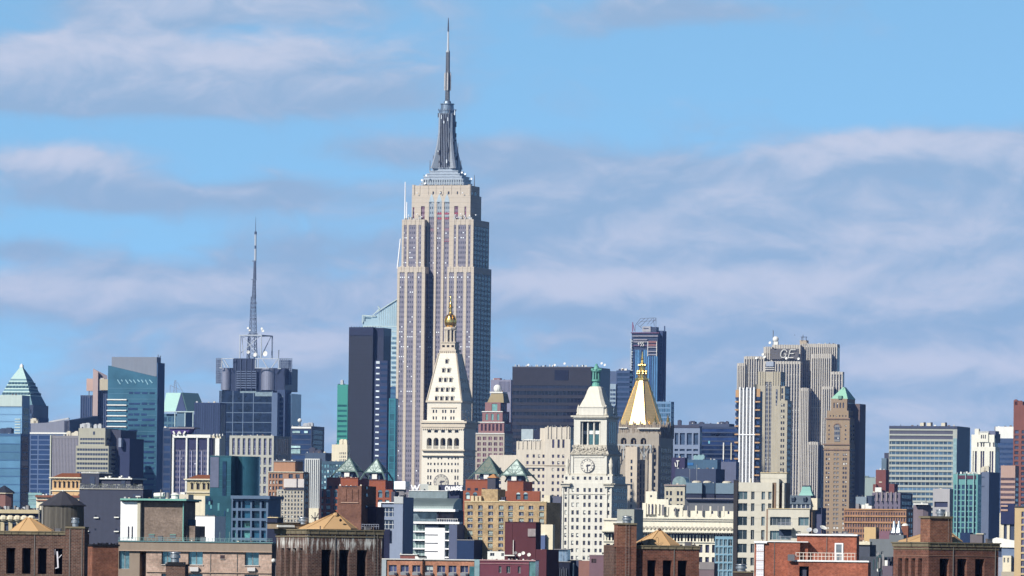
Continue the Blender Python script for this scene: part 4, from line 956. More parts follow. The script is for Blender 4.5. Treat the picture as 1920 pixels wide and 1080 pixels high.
def green_gable():
    B = Bld('gabled_tower', 'tower with pale green pitched roofs and a lattice mast on top', 'skyscraper', 6000, 352, 17, 780)
    roof = metal('pale_green_roof', (.32, .52, .46), .6, .15, .05); wl = wall('blue_green_wall', K(88, 125, 145), .15)
    B.facade('wall', 304, 349, 776, None, grid(306, 348, 5, .7), grid(780, 900, 9, .6), wl, blueg, fl=366, y0=4, rev=.4)
    x0, x1, xr = B.x(305), B.x(337), B.x(362); zE, zR = B.z(771), B.z(736)
    M = MB(); M.loft([[(x0, 0, zE), (x1 - 1, 0, zE), (x1 - 1, 24, zE), (x0, 24, zE)], [(x0, 9, zR), (x1 - 1, 9, zR), (x1 - 1, 15, zR), (x0, 15, zR)]]).build('pitched_roof', roof, B)
    M = MB(); xa = B.x(329); xb = B.x(349); M.loft([[(xa, 0, zE), (xb, 0, zE), ((xa + xb) / 2, 0, zR)], [(xa, 1, zE), (xb, 1, zE), ((xa + xb) / 2, 1, zR)]]).build('gable', wall('gable_dark', K(78, 92, 128), .1), B)
    xm = (xa + xb) / 2
    M = MB(); M.loft([[(xm, 1, zR), (xm + 1, 0, zR), (xb + 1, 0, zE), (xb, 1, zE)], [(B.x(353), 26, zR), (B.x(354), 25, zR), (B.x(369), 25, zE), (B.x(368), 26, zE)]]).build('pitched_roof', metal('green_roof_shade', (.17, .30, .29), .6, .15, .05), B)  # far slope: its shade is put into a darker roof colour
    M = MB(); M.box(B.x(331), B.x(347), .5, 22, B.z(800), zE - .02); M.build('tower_wall', wall('slate_mid', K(100, 130, 150), .1), B)
    for p in (327, 346, 361): B.box('corner_strip', p, p + 1.6, 772, 800, y0=-.4, y1=.48, mat=wall('pale_teal2', (.4, .5, .5), .1))
    B.box('ledge', 305, 368, 771, 773, y0=-1, y1=0, mat=wall('pale_teal2', (.4, .5, .5), .1))
    ym = 12; M = MB(); x = B.x(328, ym); z0, z1 = B.z(737, ym), B.z(713, ym)
    for e in (-1, 1): M.bar((x + e * 1.6, ym, z0), (x + e * .4, ym, z1), .3)
    for k in range(6): a = z0 + (z1 - z0) * k / 6; b_ = z0 + (z1 - z0) * (k + 1) / 6; M.bar((x - 1.6, ym, a), (x + 1.4, ym, b_), .22)
    M.bar((x - 5, ym, z0 + 7), (x + 5, ym, z0 + 3), .3); M.bar((x - 5, ym, z0 + 7), (x - 5, ym, z0), .25); M.bar((x + 2, ym, z1 - 2), (x + 8, ym, z0), .25)
    M.build('lattice_mast', wall('mast_blue', (.2, .24, .32), .1), B)
green_gable()
curtain('office_block', 'dark slate block between green gabled tower and black glass tower with mast', 'building', 5500, 364, 412, 424, 755, wall('slate_block', K(60, 72, 105), .12), glass('slate_strip', (.035, .05, .09), .2, .5, .3), 758, 900, 1, 1, cols=grid(366, 412, 11, .55), ref=800)

def w_slab():
    B = Bld('striped_slab', 'white and dark striped slab building with purple box sign reading W', 'building', 4400, 396, 17, 860)
    st = cells('plum_windows', 1.7, 3.6, .7, .55, (.025, .03, .08), (.09, .085, .13), (.5, .5, .6), .04)
    B.box('wall', 323, 396, 821, None, y0=1, y1=None, fl=418, mat=wall('plum_wall', (.07, .065, .12), .1))
    for k, (a, b) in enumerate(((327, 336.3), (338.5, 348.3), (352, 358.3), (360.2, 368), (371, 377), (379, 388.3), (391, 394))): MB().box(B.x(a), B.x(b), .7, .99, 0, B.z(826)).build('window_strip', st, B)
    for a, w in ((323.5, 3.2), (348.6, 3), (368.4, 2.4), (389, 3)): MB().box(B.x(a), B.x(a + w), -.9, .99, 0, B.z(821)).build('pier', whitew, B)
    for a, w in ((337, 1.2), (358.7, 1.2), (377.7, 1.2)): MB().box(B.x(a), B.x(a + w), -.1, .98, 0, B.z(845)).build('pier', wall('lilac_pier', K(190, 190, 215), .1), B)
    B.box('top_beam', 323, 394, 815, 821.01, y0=-1.2, fl=397, mat=whitew)
    B.box('dark_panel', 326, 388, 821, 843, y0=.5, y1=.69, mat=wall('plum_dark', (.035, .035, .08), .1))
    B.box('stair_tower', 395, 414, 815.5, 855, y0=5, y1=14, mat=creamw); B.box('stair_tower', 403, 411, 822, 858, y0=2, y1=5, mat=whitew)
    for px, w in ((399, 2), (405, 2), (410, 2), (416, 1.3)): B.box('roof_unit', px, px + w, 813.5, 817, y0=3, y1=5, mat=whitew)
    # purple sign
    pur = wall('purple_sign', (.07, .04, .16), .1); M = MB(); M.frust(B.x(323), B.x(350), -1, 8, B.z(815), B.x(319.5), B.x(358), -2, 9, B.z(804)); M.build('sign_box', pur, B)
    M = MB(); M.box(B.x(318.5), B.x(366), -3, 9, B.z(804), B.z(801.5)); M.build('sign_lid', wall('tan_lid', K(150, 145, 150), .2), B)
    M = MB()
    for (a, c), (d, e) in (((324.5, 808.8), (327.2, 814.2)), ((333.2, 814.2), (335.8, 809.3)), ((335.8, 809.3), (338.4, 814.2)), ((343.8, 814.2), (347, 808.8))): M.bar((B.x(a, -2.4), -2.4, B.z(c, -2.4)), (B.x(d, -2.4), -2.4, B.z(e, -2.4)), .75, 4)
    M.build('sign_letter', whitew, B)
w_slab()

def conde():
    B = Bld('mast_topped_tower', 'black glass tower with framed square roof signs and tall lattice mast', 'skyscraper', 5600, 511, 17, 760)
    frame = wall('white_steel', K(195, 205, 215), .2, .5); dk = wall('dark_steel', (.07, .09, .14), .3, .3, .5); lattice = metal('blue_steel', (.13, .16, .23), .5, .3, .3)
    mull = wall('pale_mullion', K(120, 140, 165), .1)
    B.box('glass_wall', 411, 511, 733, None, y0=.5, fl=535, mat=glass('black_glass', (.010, .018, .045), .12, .6, .9, .1, scale=.25))
    for p in (413.5, 436, 455, 474.5, 509.5): B.box('mullion', p, p + 1.2, 733, None, y0=.1, y1=.49, mat=mull)
    for r in (755, 773.5, 791.5, 810): B.box('spandrel', 411, 511, r, r + 1.1, y0=.2, y1=.495, mat=mull)
    X = B.x(511); Y1 = B.y(535, X)
    B.box('side_bay', 510, 520, 736, None, y0=.0, y1=6, mat=wall('side_blue', (.10, .14, .22), .15)); 
    B.box('side_tower', 519, 534, 731, None, y0=7, y1=24, mat=wall('side_navy', (.05, .075, .14), .2))
    for r in range(742, 835, 9):
        for a in (521, 524.5, 528): B.box('window', a, a + 2.3, r, r + 4, y0=6.8, y1=6.99, mat=glass('pale_pane', (.2, .26, .32), .2, .5, .5))
    B.box('east_tower', 533, 546.5, 738, None, y0=14, y1=40, mat=glass('steel_glass', (.10, .16, .24), .2, .5, .25, .2, scale=.1))
    for r in (757.5, 776, 795, 812): B.box('spandrel', 533, 547, r, r + 1.2, y0=13.7, y1=13.99, mat=dk)
    B.box('roof_band', 478, 511, 735, 743, y0=.05, y1=.48, mat=wall('speckled_band', K(140, 160, 170), .6, .5))
    B.box('roof_band', 450, 480, 733.5, 737, y0=.05, y1=.48, mat=MATS['speckled_band'])
    # upper stage
    yc = 6
    B.box('upper_core', 416, 533, 690, 733.02, y0=yc + 3, y1=44, mat=wall('core_navy', (.025, .035, .07), .3, .2, .4))
    cyl = metal('grey_drum', (.20, .21, .27), .5, .15, .3, 1.2)
    for px, w in ((423, 20), (502, 29)):
        r = w / 2 * B.m; x = B.x(px, yc + 3); MB().lathe(x, yc + r * .7 + .5, [(r, B.z(731)), (r, B.z(690))], 24).build('drum', cyl, B, smooth=False)
    M = MB()
    for k in range(8): a = 695 + k * 4.4; M.box(B.x(437), B.x(476), yc, yc + 1.5, B.z(a + 2), B.z(a))
    M.build('louvre', wall('louvre_blue', (.12, .15, .22), .2), B)
    M = MB()
    for p in (437, 446, 456, 466, 475): M.box(B.x(p), B.x(p + .9), yc - .5, yc - .01, B.z(733), B.z(672))
    M.build('front_screen', dk, B)
    B.box('screen_back', 436, 477, 672, 694, y0=yc + .5, y1=yc + 2, mat=wall('core_navy', (.025, .035, .07)))
    def screen(l, r, t, b, y, nx, nz, mat, nm):
        M = MB(); x0, x1, z0, z1 = B.x(l, y), B.x(r, y), B.z(b, y), B.z(t, y)
        for k in range(nx + 1): x = x0 + (x1 - x0) * k / nx; M.box(x - .28, x + .28, y, y + .6, z0, z1)
        for k in range(nz + 1): z = z0 + (z1 - z0) * k / nz; M.box(x0 - .28, x1 + .28, y + .05, y + .55, z - .28, z + .28)
        M.build(nm, mat, B); return x0, x1, z0, z1
    for l, r, y in ((404.5, 415, 6), (521, 546, 18)):
        x0, x1, z0, z1 = screen(l, r, 672, 719 + (2 if l > 500 else 0), y, 4 if l < 500 else 7, 14, wall('frame_blue', (.16, .2, .28), .5, .4), 'sign_frame')
        MB().box(x0 + .3, x1 - .3, y + .7, y + 1.4, z0, z1 - 1).build('sign_backing', glass('sign_navy', (.03, .045, .09), .3, .4, .5, scale=.3), B)
    y = 2
    M = MB(); 
    for (a, b, c, d) in ((414, 672.5, 437, 672.5), (415, 672, 415, 690), (411, 690, 416, 690), (419, 674, 428, 689), (415, 676, 422, 689), (478, 672.5, 522, 672.5), (522, 672, 522, 691), (520, 691, 526, 691), (483, 673, 483, 690), (477, 690, 504, 690), (491, 674, 501, 690), (508, 690, 519, 674), (478, 675, 478, 690)):
        M.bar((B.x(a, y), y, B.z(b, y)), (B.x(c, y), y, B.z(d, y)), .5)
    M.build('white_truss', frame, B)
    # antenna base frame
    ya = 14; M = MB(); x0, x1, xr = B.x(448.5, ya), B.x(488.5, ya), B.x(503, ya + 18); z0, z1 = B.z(672, ya), B.z(628.5, ya)
    for x in (x0, x1): M.bar((x, ya, z0), (x, ya, z1), .65)
    M.bar((x0 - .6, ya, z1), (x1 + .6, ya, z1), .7); M.build('white_frame', frame, B)
    M = MB(); y2 = ya + 20
    for x in (x0 + 1, x1 + 3): M.bar((x, y2, z0), (x, y2, z1), .7)
    M.bar((x0, y2, z1), (x1 + 3, y2, z1), .7); M.bar((x1, ya, z1), (x1 + 3, y2, z1), .6); M.bar((x0, ya, z1), (x0, y2, z1), .6); M.bar((x1 + 2, y2, z1), (x1 - 8, y2, z0), .4); M.build('rear_frame', lattice, B)
    xm = B.x(471.5, ya + 8); ym = ya + 8; Z = lambda p: B.z(p, ym)
    M = MB()
    for a, b in (((x0 + 1, 630), (xm - 6, 668)), ((xm - 6, 632), (x1 - 2, 670)), ((xm + 8, 632), (xm - 8, 662))): M.bar((a[0], ya + 2, Z(a[1])), (b[0], ya + 2, Z(b[1])), .35)
    M.build('white_brace', frame, B)
    def latt(name, wb, wt, pb, pt, n, rr, mat, off=0, solid=0):
        M = MB(); R1, R2 = wb * B.m / 2, wt * B.m / 2; xo = xm + off
        for c in range(4):
            a = pi / 4 + c * pi / 2; a2 = a + pi / 2
            M.bar((xo + R1 * cos(a) * 1.2, ym + R1 * sin(a) * 1.2, Z(pb)), (xo + R2 * cos(a) * 1.2, ym + R2 * sin(a) * 1.2, Z(pt)), rr)
            for k in range(n):
                f, g = k / n, (k + 1) / n; r1 = (R1 + (R2 - R1) * f) * 1.2; r2 = (R1 + (R2 - R1) * g) * 1.2; za, zb = Z(pb + (pt - pb) * f), Z(pb + (pt - pb) * g)
                M.bar((xo + r1 * cos(a), ym + r1 * sin(a), za), (xo + r2 * cos(a2), ym + r2 * sin(a2), zb), rr * .6)
                M.bar((xo + r1 * cos(a2), ym + r1 * sin(a2), za), (xo + r2 * cos(a), ym + r2 * sin(a), zb), rr * .6)
        if solid: M.bar((xo, ym, Z(pb)), (xo, ym, Z(pt)), solid, 6)
        return M.build(name, mat, B)
    latt('mast_lattice', 18, 14, 672, 626, 5, .34, lattice); latt('mast_lattice', 13, 8, 627, 556, 9, .26, lattice, .6, .2)
    latt('mast_lattice', 6.5, 4.5, 557, 524, 5, .26, lattice, 1.2, .2); latt('mast_lattice', 4.5, 3.2, 524, 488, 7, .3, lattice, 1.6, .3)
    M = MB()
    for p, w in ((626, 16), (597, 10), (577, 9), (568, 12), (557, 8), (524, 9), (489, 7)): M.box(xm + 1 - w * B.m / 2, xm + 1 + w * B.m / 2, ym - 1, ym + 1, Z(p) - .35, Z(p) + .35)
    M.build('platform', lattice, B)
    xt = xm + 1.9
    MB().lathe(xt, ym, [(1.0, Z(488)), (1.0, Z(466))], 10).build('white_pole', frame, B); MB().lathe(xt, ym, [(.85, Z(466)), (.85, Z(460))], 8).build('pole_joint', dk, B)
    MB().lathe(xt, ym, [(.9, Z(460)), (.9, Z(439))], 10).build('white_pole', frame, B); MB().lathe(xt, ym, [(1.1, Z(439)), (1.1, Z(434)), (.3, Z(433)), (.12, Z(406))], 8).build('pole_tip', dk, B)
    random.seed(8)
    for px, py, r in ((463, 615, 1.0), (466, 619, .9), (489, 616, 1.1), (491, 620, 1.2), (477, 665, 1.8), (496, 663, 2.3), (464, 660, 1.5)): MB().dish((B.x(px, ya - 2), ya - 2, B.z(py, ya - 2)), r, (rnd(-.4, .4), -1, .1)).build('dish', whitew, B)
    antenna(B, 521.5, 672, 656, 6, .5)
conde()

B = curtain('office_block', 'light stone block with a row of tall narrow openings below the mast tower', 'building', 4700, 430, 513, 548, 817, wall('pale_grid_stone', K(192, 192, 180), .08), glass('slot_dark', (.04, .045, .09), .2, .5, .4), 0, 0, 1, cols=grid(432, 512, 8, .52), ref=860) if False else Bld('slotted_office_block', 'light stone block with a row of tall narrow openings below the mast tower', 'building', 4700, 513, 17, 860)
st = wall('pale_grid_stone', K(192, 192, 180), .08); sg = cells('slot_windows', 1.2, 3.4, .6, .7, (.03, .035, .08), (.12, .12, .2), (.5, .5, .55), .08)
B.facade('wall', 430, 513, 817, None, grid(432.5, 511.5, 8, .5), [(822, 853)] + [(858 + k * 17.8, 871.5 + k * 17.8) for k in range(8)], st, sg, fl=545, rev=1.2)
B = Bld('office_block', 'dark blue glass block with white roof band and radome, right of mast tower', 'building', 4900, 584, 17, 830)
B.facade('wall', 545, 584, 799, None, [(547, 583)], grid(805, 900, 10, .75), navyw, navyg, fl=608, win='window_band')
B.box('roof_band', 546, 583, 800, 803.5, y0=-.6, y1=-.01, mat=whitew)
for a, b, r in ((548, 562, 808), (570, 577, 808), (546, 563, 836), (546, 563, 842.5), (546, 563, 846.5)): B.box('pale_panel', a, b, r, r + 4, y0=-.35, y1=-.005, mat=glass('pale_aqua_glass', (.35, .5, .5), .3, .4, .4))  # pale aqua panels on the dark wall
MB().sphere(B.x(561.5, 4), 4, B.z(788.5, 4), 1.6, 12, 8).build('radome', whitew, B); antenna(B, 561.5, 799, 790, 4, .4); clutter(B, (572, 579, 583), 799, 5, hgt=(1.5, 3))

B = curtain('glass_tower', 'emerald green glass tower left of the dark slab tower', 'skyscraper', 5500, 632, 651.5, 656, 721, metal('emerald_panel', (.02, .22, .17), .5, .1, .1), glass('emerald_band', (.015, .09, .09), .2, .5, .4), 756, 900, 15, .42, ref=780, pad=1)
clutter(B, (640,), 721)
B = Bld('dark_slab_tower', 'tall plain dark grey slab tower with faceted side, left of the tallest skyscraper', 'skyscraper', 4700, 701, 17, 740)
slab = wall('slab_charcoal', K(56, 61, 76, .5), .08, .04, .5, .12, .5, 3.6)
B.box('wall', 653, 698, 629, None, y0=0, y1=20, fl=None, mat=slab); B.box('crown_band', 653, 698, 613.5, 629, y0=-.4, y1=20, mat=wall('crown_navy', (.02, .025, .055), .2, .1, .4))
B.box('flank_wing', 699, 718, 614.5, 629.5, y0=4, y1=22, mat=wall('crown_navy', (.02, .025, .055))); B.box('flank_wing', 699, 718, 629.5, None, y0=4.3, y1=21.8, mat=wall('slab_shade', K(60, 68, 94, .5), .08, .04, .5))  # lower wing: bluish shade is put into the wall colour
x0, x1 = B.x(700), B.x(710)
B.box('window_column', 702, 726, 676, None, y0=1.5, y1=4.2, mat=wall('column_navy', (.035, .045, .09), .1))
for k in range(22): B.box('window', 704.5, 711, 677 + k * 11, 679.8 + k * 11 + (2.2 if k == 0 else 0), y0=1.1, y1=1.49, mat=glass('bright_pane', (.6, .66, .7), .3, .4, .25))
for k in range(22): B.box('window_band', 713, 726, 680 + k * 11, 684.5 + k * 11, y0=1.3, y1=1.495, mat=navyg)
M = MB()
for k in range(12): px = 656 + k * 5; M.box(B.x(px), B.x(px) + .5, 1, 1.5, B.z(613.5), B.z(612))
M.build('roof_edge', dgrey, B)
B = curtain('office_block', 'blue glass block between dark slab tower and tallest skyscraper', 'building', 5200, 722, 742, 760, 725, wall('steel_blue', K(55, 95, 135), .1, .05, .4), glass('steel_band', (.05, .12, .2), .15, .5, .4, scale=.1), 728, 900, 18, .7, ref=800)
B = curtain('glass_tower', 'slim teal glass slab before the blue block left of the tallest skyscraper', 'building', 4500, 728, 740.5, 745, 747, metal('teal_edge', (.02, .16, .2), .4, .1, .2), glass('teal_band', (.03, .11, .14), .15, .5, .4, scale=.2), 749, 960, 16, .9, ref=860, pad=2)

def crystal():
    B = Bld('crystal_glass_tower', 'pale green glass tower with diagonal faceted top, partly behind the tallest skyscraper', 'skyscraper', 5600, 790, 17, 660)
    gl = glass('ice_glass', (.36, .46, .50), .2, .5, .2, .25, scale=.05); ln = wall('ice_line', K(205, 225, 225), .05)
    M = MB(); y0, y1 = 0, 40
    M.loft([[(B.x(679), y, 0), (B.x(790), y, 0), (B.x(790), y, B.z(532)), (B.x(745), y, B.z(560)), (B.x(712), y, B.z(583)), (B.x(692), y, B.z(600)), (B.x(679), y, B.z(604))] for y in (y0, y1)]).build('glass_wall', gl, B)
    M = MB()
    for (a, b, c, d) in ((679, 591, 679, 606), (679, 591, 704, 593), (704, 586, 745, 560), (696, 594, 712, 577), (708, 574, 712, 583)): M.bar((B.x(a, -1), -1, B.z(b, -1)), (B.x(c, -1), -1, B.z(d, -1)), .55)
    M.build('top_rail', ln, B)
    MB().prism([(B.x(679), B.z(604)), (B.x(700), B.z(598)), (B.x(700), B.z(593)), (B.x(679), B.z(591.5))], 2, 4).build('glass_screen', gl, B)
    for k in range(22):
        r = 611 + k * 9.2; l = 681
        MB().box(B.x(l), B.x(790), -.35, -.003, B.z(r + 1.8), B.z(r)).build('floor_line', ln, B)
        if k > 1:
            for a, b in ((718, 731), (733.5, 744)): MB().box(B.x(a + (k % 3)), B.x(b), -.3, -.004, B.z(r + 6.6), B.z(r + 3)).build('window_band', glass('slate_pane', (.09, .15, .2), .2, .5, .4), B)
    M = MB()
    for k in range(9): px = 710 + k * 4; M.bar((B.x(px), -.2, B.z(610)), (B.x(px), -.2, B.z(586 - k * 2.7)), .18)
    M.build('crown_fin', ln, B)
crystal()
# ======================= midtown, far behind: right half =======================
pinkb = wall('pink_granite', K(158, 120, 118), .15, .1); 
def postmodern():
    B = Bld('stepped_granite_tower', 'stepped pink granite tower with green bays and white radome on top', 'skyscraper', 4700, 945, 17, 800)
    beige = wall('beige_band', K(190, 180, 165), .1); gb = glass('aqua_bay', (.16, .32, .30), .2, .5, .3)
    B.facade('lower_wall', 892, 946, 812, None, grid(893.5, 945, 5, .62), grid(817, 900, 8, .62), beige, glass('plum_band', (.12, .05, .07), .25, .4, .6, mull=1.5, mcol=(.5, .45, .4), scale=.7), fl=962, rev=.4)
    B.facade('middle_wall', 897, 945, 791, 812.05, grid(900, 943, 6, .55), [(795, 808)], pinkb, glass('plum_pane', (.05, .02, .03), .2, .5, .4), fl=960, y0=1.5, rev=.5)
    B.facade('upper_wall', 904, 942, 771, 791.05, grid(907, 939, 3, .4), [(776, 788)], pinkb, gb, fl=955, y0=3, rev=.5)
    B.facade('tower_wall', 909, 938, 754.5, 771.05, [(921.5, 932)], [(757, 770.5)], pinkb, gb, fl=950, y0=4.5, rev=.5)
    for t, l, r, y in ((812, 892, 946, -.6), (791, 896, 945.5, .9), (771, 903, 942, 2.4)): B.box('ledge', l, r, t, t + 1.6, y0=y, y1=y + .59, mat=whitew)
    M = MB(); M.frust(B.x(913, 5), B.x(944, 5), 5, 20, B.z(754.5), B.x(919, 5), B.x(941, 5), 7, 18, B.z(737)); M.build('olive_crown', metal('olive_copper', (.20, .15, .06), .6, .15, .1), B)
    B.box('crown_cap', 917.5, 941.5, 734.5, 737.01, y0=6.5, y1=18.5, mat=whitew)
    x = B.x(932, 12); MB().sphere(x, 12, B.z(728.5, 12), 2.9, 14, 9).build('radome', whitew, B)
    B.box('aqua_strip', 921, 932.5, 757, 812, y0=-.1, y1=.0 + 1.4, mat=gb) if False else None
postmodern()
curtain('office_block', 'grey block with fine vertical piers behind the pink granite tower', 'building', 5300, 920, 958, 975, 712, wall('lilac_grey', K(150, 150, 170), .1), glass('lilac_strip', (.10, .11, .17), .2, .5, .3), 715.5, 735, 1, 1, cols=grid(935, 957, 9, .5), ref=730).box('roof_unit', 925, 937, 709, 712, y0=3, y1=9, mat=pinkb)
def black_block():
    B = Bld('wide_black_block', 'wide black glass office block behind the pale clock tower', 'skyscraper', 4800, 1108, 17, 760)
    fr = wall('black_spandrel', (.027, .026, .034), .3, .2, .4); gl = glass('black_band', (.014, .016, .032), .12, .5, .8, mull=2.8, mcol=(.03, .03, .045), scale=.3)
    B.facade('wall', 960, 1108, 687.5, None, [(961, 1107)], [(723, 728.5), (733.5, 741), (747, 755), (760.5, 767), (773, 779.5), (785.5, 792)] + [(798 + 12.4 * k, 805 + 12.4 * k) for k in range(10)], fr, gl, fl=1143, rev=.5, win='window_band')
    B.box('louvre', 1039, 1065, 694, 713, y0=-.25, y1=-.005, mat=wall('louvre_black', (.012, .016, .035), .3)); B.box('roof_line', 959.5, 1108.5, 687.5, 689.3, y0=-.3, y1=-.01, mat=wall('pale_black', (.10, .10, .12), .1))
    X = B.x(1108); Y = B.y(1143, X); MB().box(X + .002, X + .3, 1, Y - .5, 0, B.z(690)).build('flank_wall', wall('flank_black', (.012, .018, .05), .2, .05, .4), B)
    random.seed(4)
    for k in range(26): px = rnd(962, 1105); B.box('roof_aerial', px, px + rnd(.6, 2), 687.6 - rnd(1, 4), 687.6, y0=3 + (k % 5), y1=3 + (k % 5) + rnd(.5, 1), mat=whitew if k % 3 else dgrey)
    for px, py in ((989.5, 684.5), (1057.5, 681.5), (1039, 684.5), (1127, 681), (1133, 684)): MB().dish((B.x(px, 5), 5, B.z(py, 5)), .9, (-.2, -1, .3)).build('dish', whitew, B)
black_block()
B = Bld('office_tower', 'slate blue tower with curved left corner between black block and gold roof', 'skyscraper', 5200, 1180, 17, 750)
B.box('shaft', 1143, 1159, 696, None, y0=0, y1=20, mat=wall('slate_pale_panel', K(95, 110, 140), .1)); B.facade('wall', 1155, 1180, 694.5, None, [(1157, 1179)], grid(698, 900, 22, .6), wall('slate_panel', K(75, 95, 130), .1), glass('slate_navy', (.03, .055, .11), .2, .5, .3), fl=1185, y0=-1.5, win='window_band')
B.box('wing', 1141, 1154.5, 720, None, y0=-3, y1=-.01, mat=wall('pale_wing', K(165, 185, 200), .1))
for k in range(8):
    for a in (1144.3, 1148, 1151.2): B.box('window', a, a + 2.2, 729.5 + k * 7.9, 733.5 + k * 7.9, y0=-3.3, y1=-3.003, mat=navyg)
clutter(B, (1166, 1172), 694.5, 4, whitew, (1, 2.5))

def construction():
    B = Bld('unfinished_tower', 'unfinished glass tower with red hoist, cranes and open floors at its top', 'skyscraper', 6600, 1234, 17, 680)
    col = glass('steel_blue_glass', (.10, .22, .38), .18, .5, .25, .25, scale=.12); nav = glass('unfinished_navy', (.03, .06, .14), .2, .5, .5)
    B.box('core', 1184, 1233, 623, None, y0=1, y1=18, mat=navyw)
    for k in range(12):
        a = 1187 + k * 3.9; B.box('glass_strip', a, a + (2.9 if k % 3 else 2.2), 656 if a < 1214 else 667, None, y0=.4, y1=.99, mat=col if k % 4 else nav)
    for r, m, l, rr in ((623, 'dusty_red', 1182, 1235), (629, 'pale_slab2', 1185, 1233), (636, 'pale_slab2', 1187, 1213), (640, 'pale_slab2', 1186, 1213), (639, 'rust_slab', 1215, 1231), (645, 'rust_slab', 1215, 1231), (650, 'pale_slab2', 1214, 1232), (658, 'pale_slab2', 1215, 1231), (647, 'dusty_red', 1187, 1214), (664, 'pale_slab2', 1215, 1231)):
        mm = wall(m, {'dusty_red': K(120, 90, 115), 'pale_slab2': K(168, 165, 175), 'rust_slab': K(150, 110, 110)}[m], .3, .5)
        B.box('floor_slab', l, rr, r, r + (4 if m == 'rust_slab' else 2), y0=-.6, y1=.38, mat=mm)
    for a in (1213.6, 1230.3): B.box('corner_post', a, a + 1, 640, 668, y0=-.9, y1=-.61, mat=whitew)
    X = B.x(1234); Y = B.y(1243, X)
    B.facade('flank_shaft', 1230, 1242, 620, None, [(1232, 1236), (1237.5, 1241)], grid(624, 800, 30, .6), wall('flank_steel', (.05, .07, .14), .2), nav, y0=8, y1=22, win='window_band', cap=60)
    B.box('hoist_mast', 1244.4, 1245.8, 611, 757, y0=12, y1=13.5, mat=wall('hoist_navy', (.04, .06, .13), .2)); B.box('hoist_rail', 1242.2, 1243.2, 628, 757, y0=12, y1=13, mat=wall('pale_rail', K(170, 185, 205), .2))
    M = MB(); random.seed(9)
    for k in range(30): z = 636 + k * 2.5; px = 1181.3 + (k % 2) * 1.6 + rnd(-.3, .3); M.box(B.x(px, -1), B.x(px + rnd(2, 3.6), -1), -1.6, -.7, B.z(z + 2.0, -1), B.z(z, -1))
    M.build('hoist_cabin', wall('hoist_pale', K(205, 212, 215), .4, .5), B)
    B.box('roof_hut', 1203.5, 1219, 612, 622, y0=2, y1=9, mat=wall('hut_pale', K(185, 185, 190), .2)); B.box('hut_opening', 1206, 1215, 615, 616.5, y0=1.6, y1=1.99, mat=navyw); B.box('roof_block', 1219.3, 1230, 613, 623, y0=3, y1=12, mat=navyw)
    M = MB(); yy = 3
    P = lambda a, b: (B.x(a, yy), yy, B.z(b, yy))
    for a, b, c, d in ((1192, 608, 1200, 597), (1200, 597, 1229, 596), (1194, 609, 1208, 597), (1200, 612, 1215, 597), (1213, 608, 1222, 597), (1229, 596, 1229, 616), (1199, 603, 1229, 601), (1219, 608, 1229, 597), (1190, 612, 1192, 608), (1190, 612, 1190, 622), (1196, 610, 1203, 616), (1224, 597, 1226, 612)): M.bar(P(a, b), P(c, d), .32)
    M.build('crane', wall('crane_grey', (.13, .15, .2), .2), B)
    M = MB(); M.bar(P(1185.5, 622), P(1185.5, 604), .5); M.bar(P(1189, 620), P(1185.5, 606), .35); M.build('crane', wall('crane_red', K(150, 80, 100), .2), B)
    # pale marks on the netting: a stroke and two S shapes
    M = MB()
    def seg(a, b, c, d): M.bar((B.x(a, -1.3), -1.3, B.z(b, -1.3)), (B.x(c, -1.3), -1.3, B.z(d, -1.3)), .42)
    for o, S in ((1197, ((1, 642.5, 0, 648), (-1.4, 644, .6, 642.5))), (1200.3, ((3, 641, .5, 642.2), (.5, 642.2, .3, 644.3), (.3, 644.3, 2.4, 645.6), (2.4, 645.6, 1.8, 648.2), (1.8, 648.2, 0, 648.8))), (1204.3, ((2.6, 641, .4, 642.2), (.4, 642.2, .3, 644.3), (.3, 644.3, 2.2, 645.6), (2.2, 645.6, 2.4, 648), (2.4, 648, 0, 649)))):
        for a, b, c, d in S: seg(o + a, b, o + c, d)
    M.build('netting_number', whitew, B)
construction()
B = curtain('glass_block', 'small pale blue glass block right of the gold pyramid roof', 'building', 5200, 1226, 1258, 1263.5, 753, wall('sky_frame', K(125, 160, 195), .1), glass('sky_pane', (.07, .16, .27), .15, .5, .5, .2, scale=.2), 756, 880, 14, .7, ref=790, cols=grid(1228, 1257, 9, .75))
B = Bld('office_block', 'blue grey framed block with big rectangular openings, right of gold roof tower', 'building', 4800, 1312, 17, 830)
B.facade('wall', 1255, 1312, 799, None, [(1265, 1271.5), (1274.5, 1284), (1287.5, 1297), (1300, 1309)], [(812, 834), (842, 846), (851, 868), (874, 890)], wall('framed_grey', K(140, 155, 180), .08), glass('framed_pane', (.05, .08, .14), .2, .5, .4), fl=1316, rev=1.5, win='window')
B.box('roof_band', 1262, 1311, 797, 802, y0=-.5, y1=-.01, mat=dgrey); clutter(B, (1273,), 799, 5, dgrey, (3, 5))
B = Bld('office_block', 'long low dark navy glass block with roof railing left of striped white tower', 'building', 5000, 1380, 17, 830)
B.facade('wall', 1290, 1384, 800, None, [(1292, 1382)], grid(803, 900, 12, .7), navyw, glass('deep_navy', (.015, .03, .085), .12, .5, .9, scale=.12), fl=1392, win='window_band')
B.box('penthouse', 1291, 1367, 794.5, 800.02, y0=5, y1=20, mat=wall('navy_hut', (.06, .075, .12), .2)); clutter(B, (1297, 1314, 1362, 1352), 794.5, 8, dgrey, (.8, 2))
B.box('pale_panel', 1328, 1331, 827, 832, y0=-.2, y1=-.004, mat=glass('aqua_panel_glass', (.15, .4, .5), .3)); B.box('corner_strip', 1355.5, 1357.5, 830, 862, y0=-.8, y1=-.005, mat=whitew); B.box('corner_strip', 1370, 1372, 830, 862, y0=-.8, y1=-.005, mat=creamw)  # small aqua panel and two pale strips

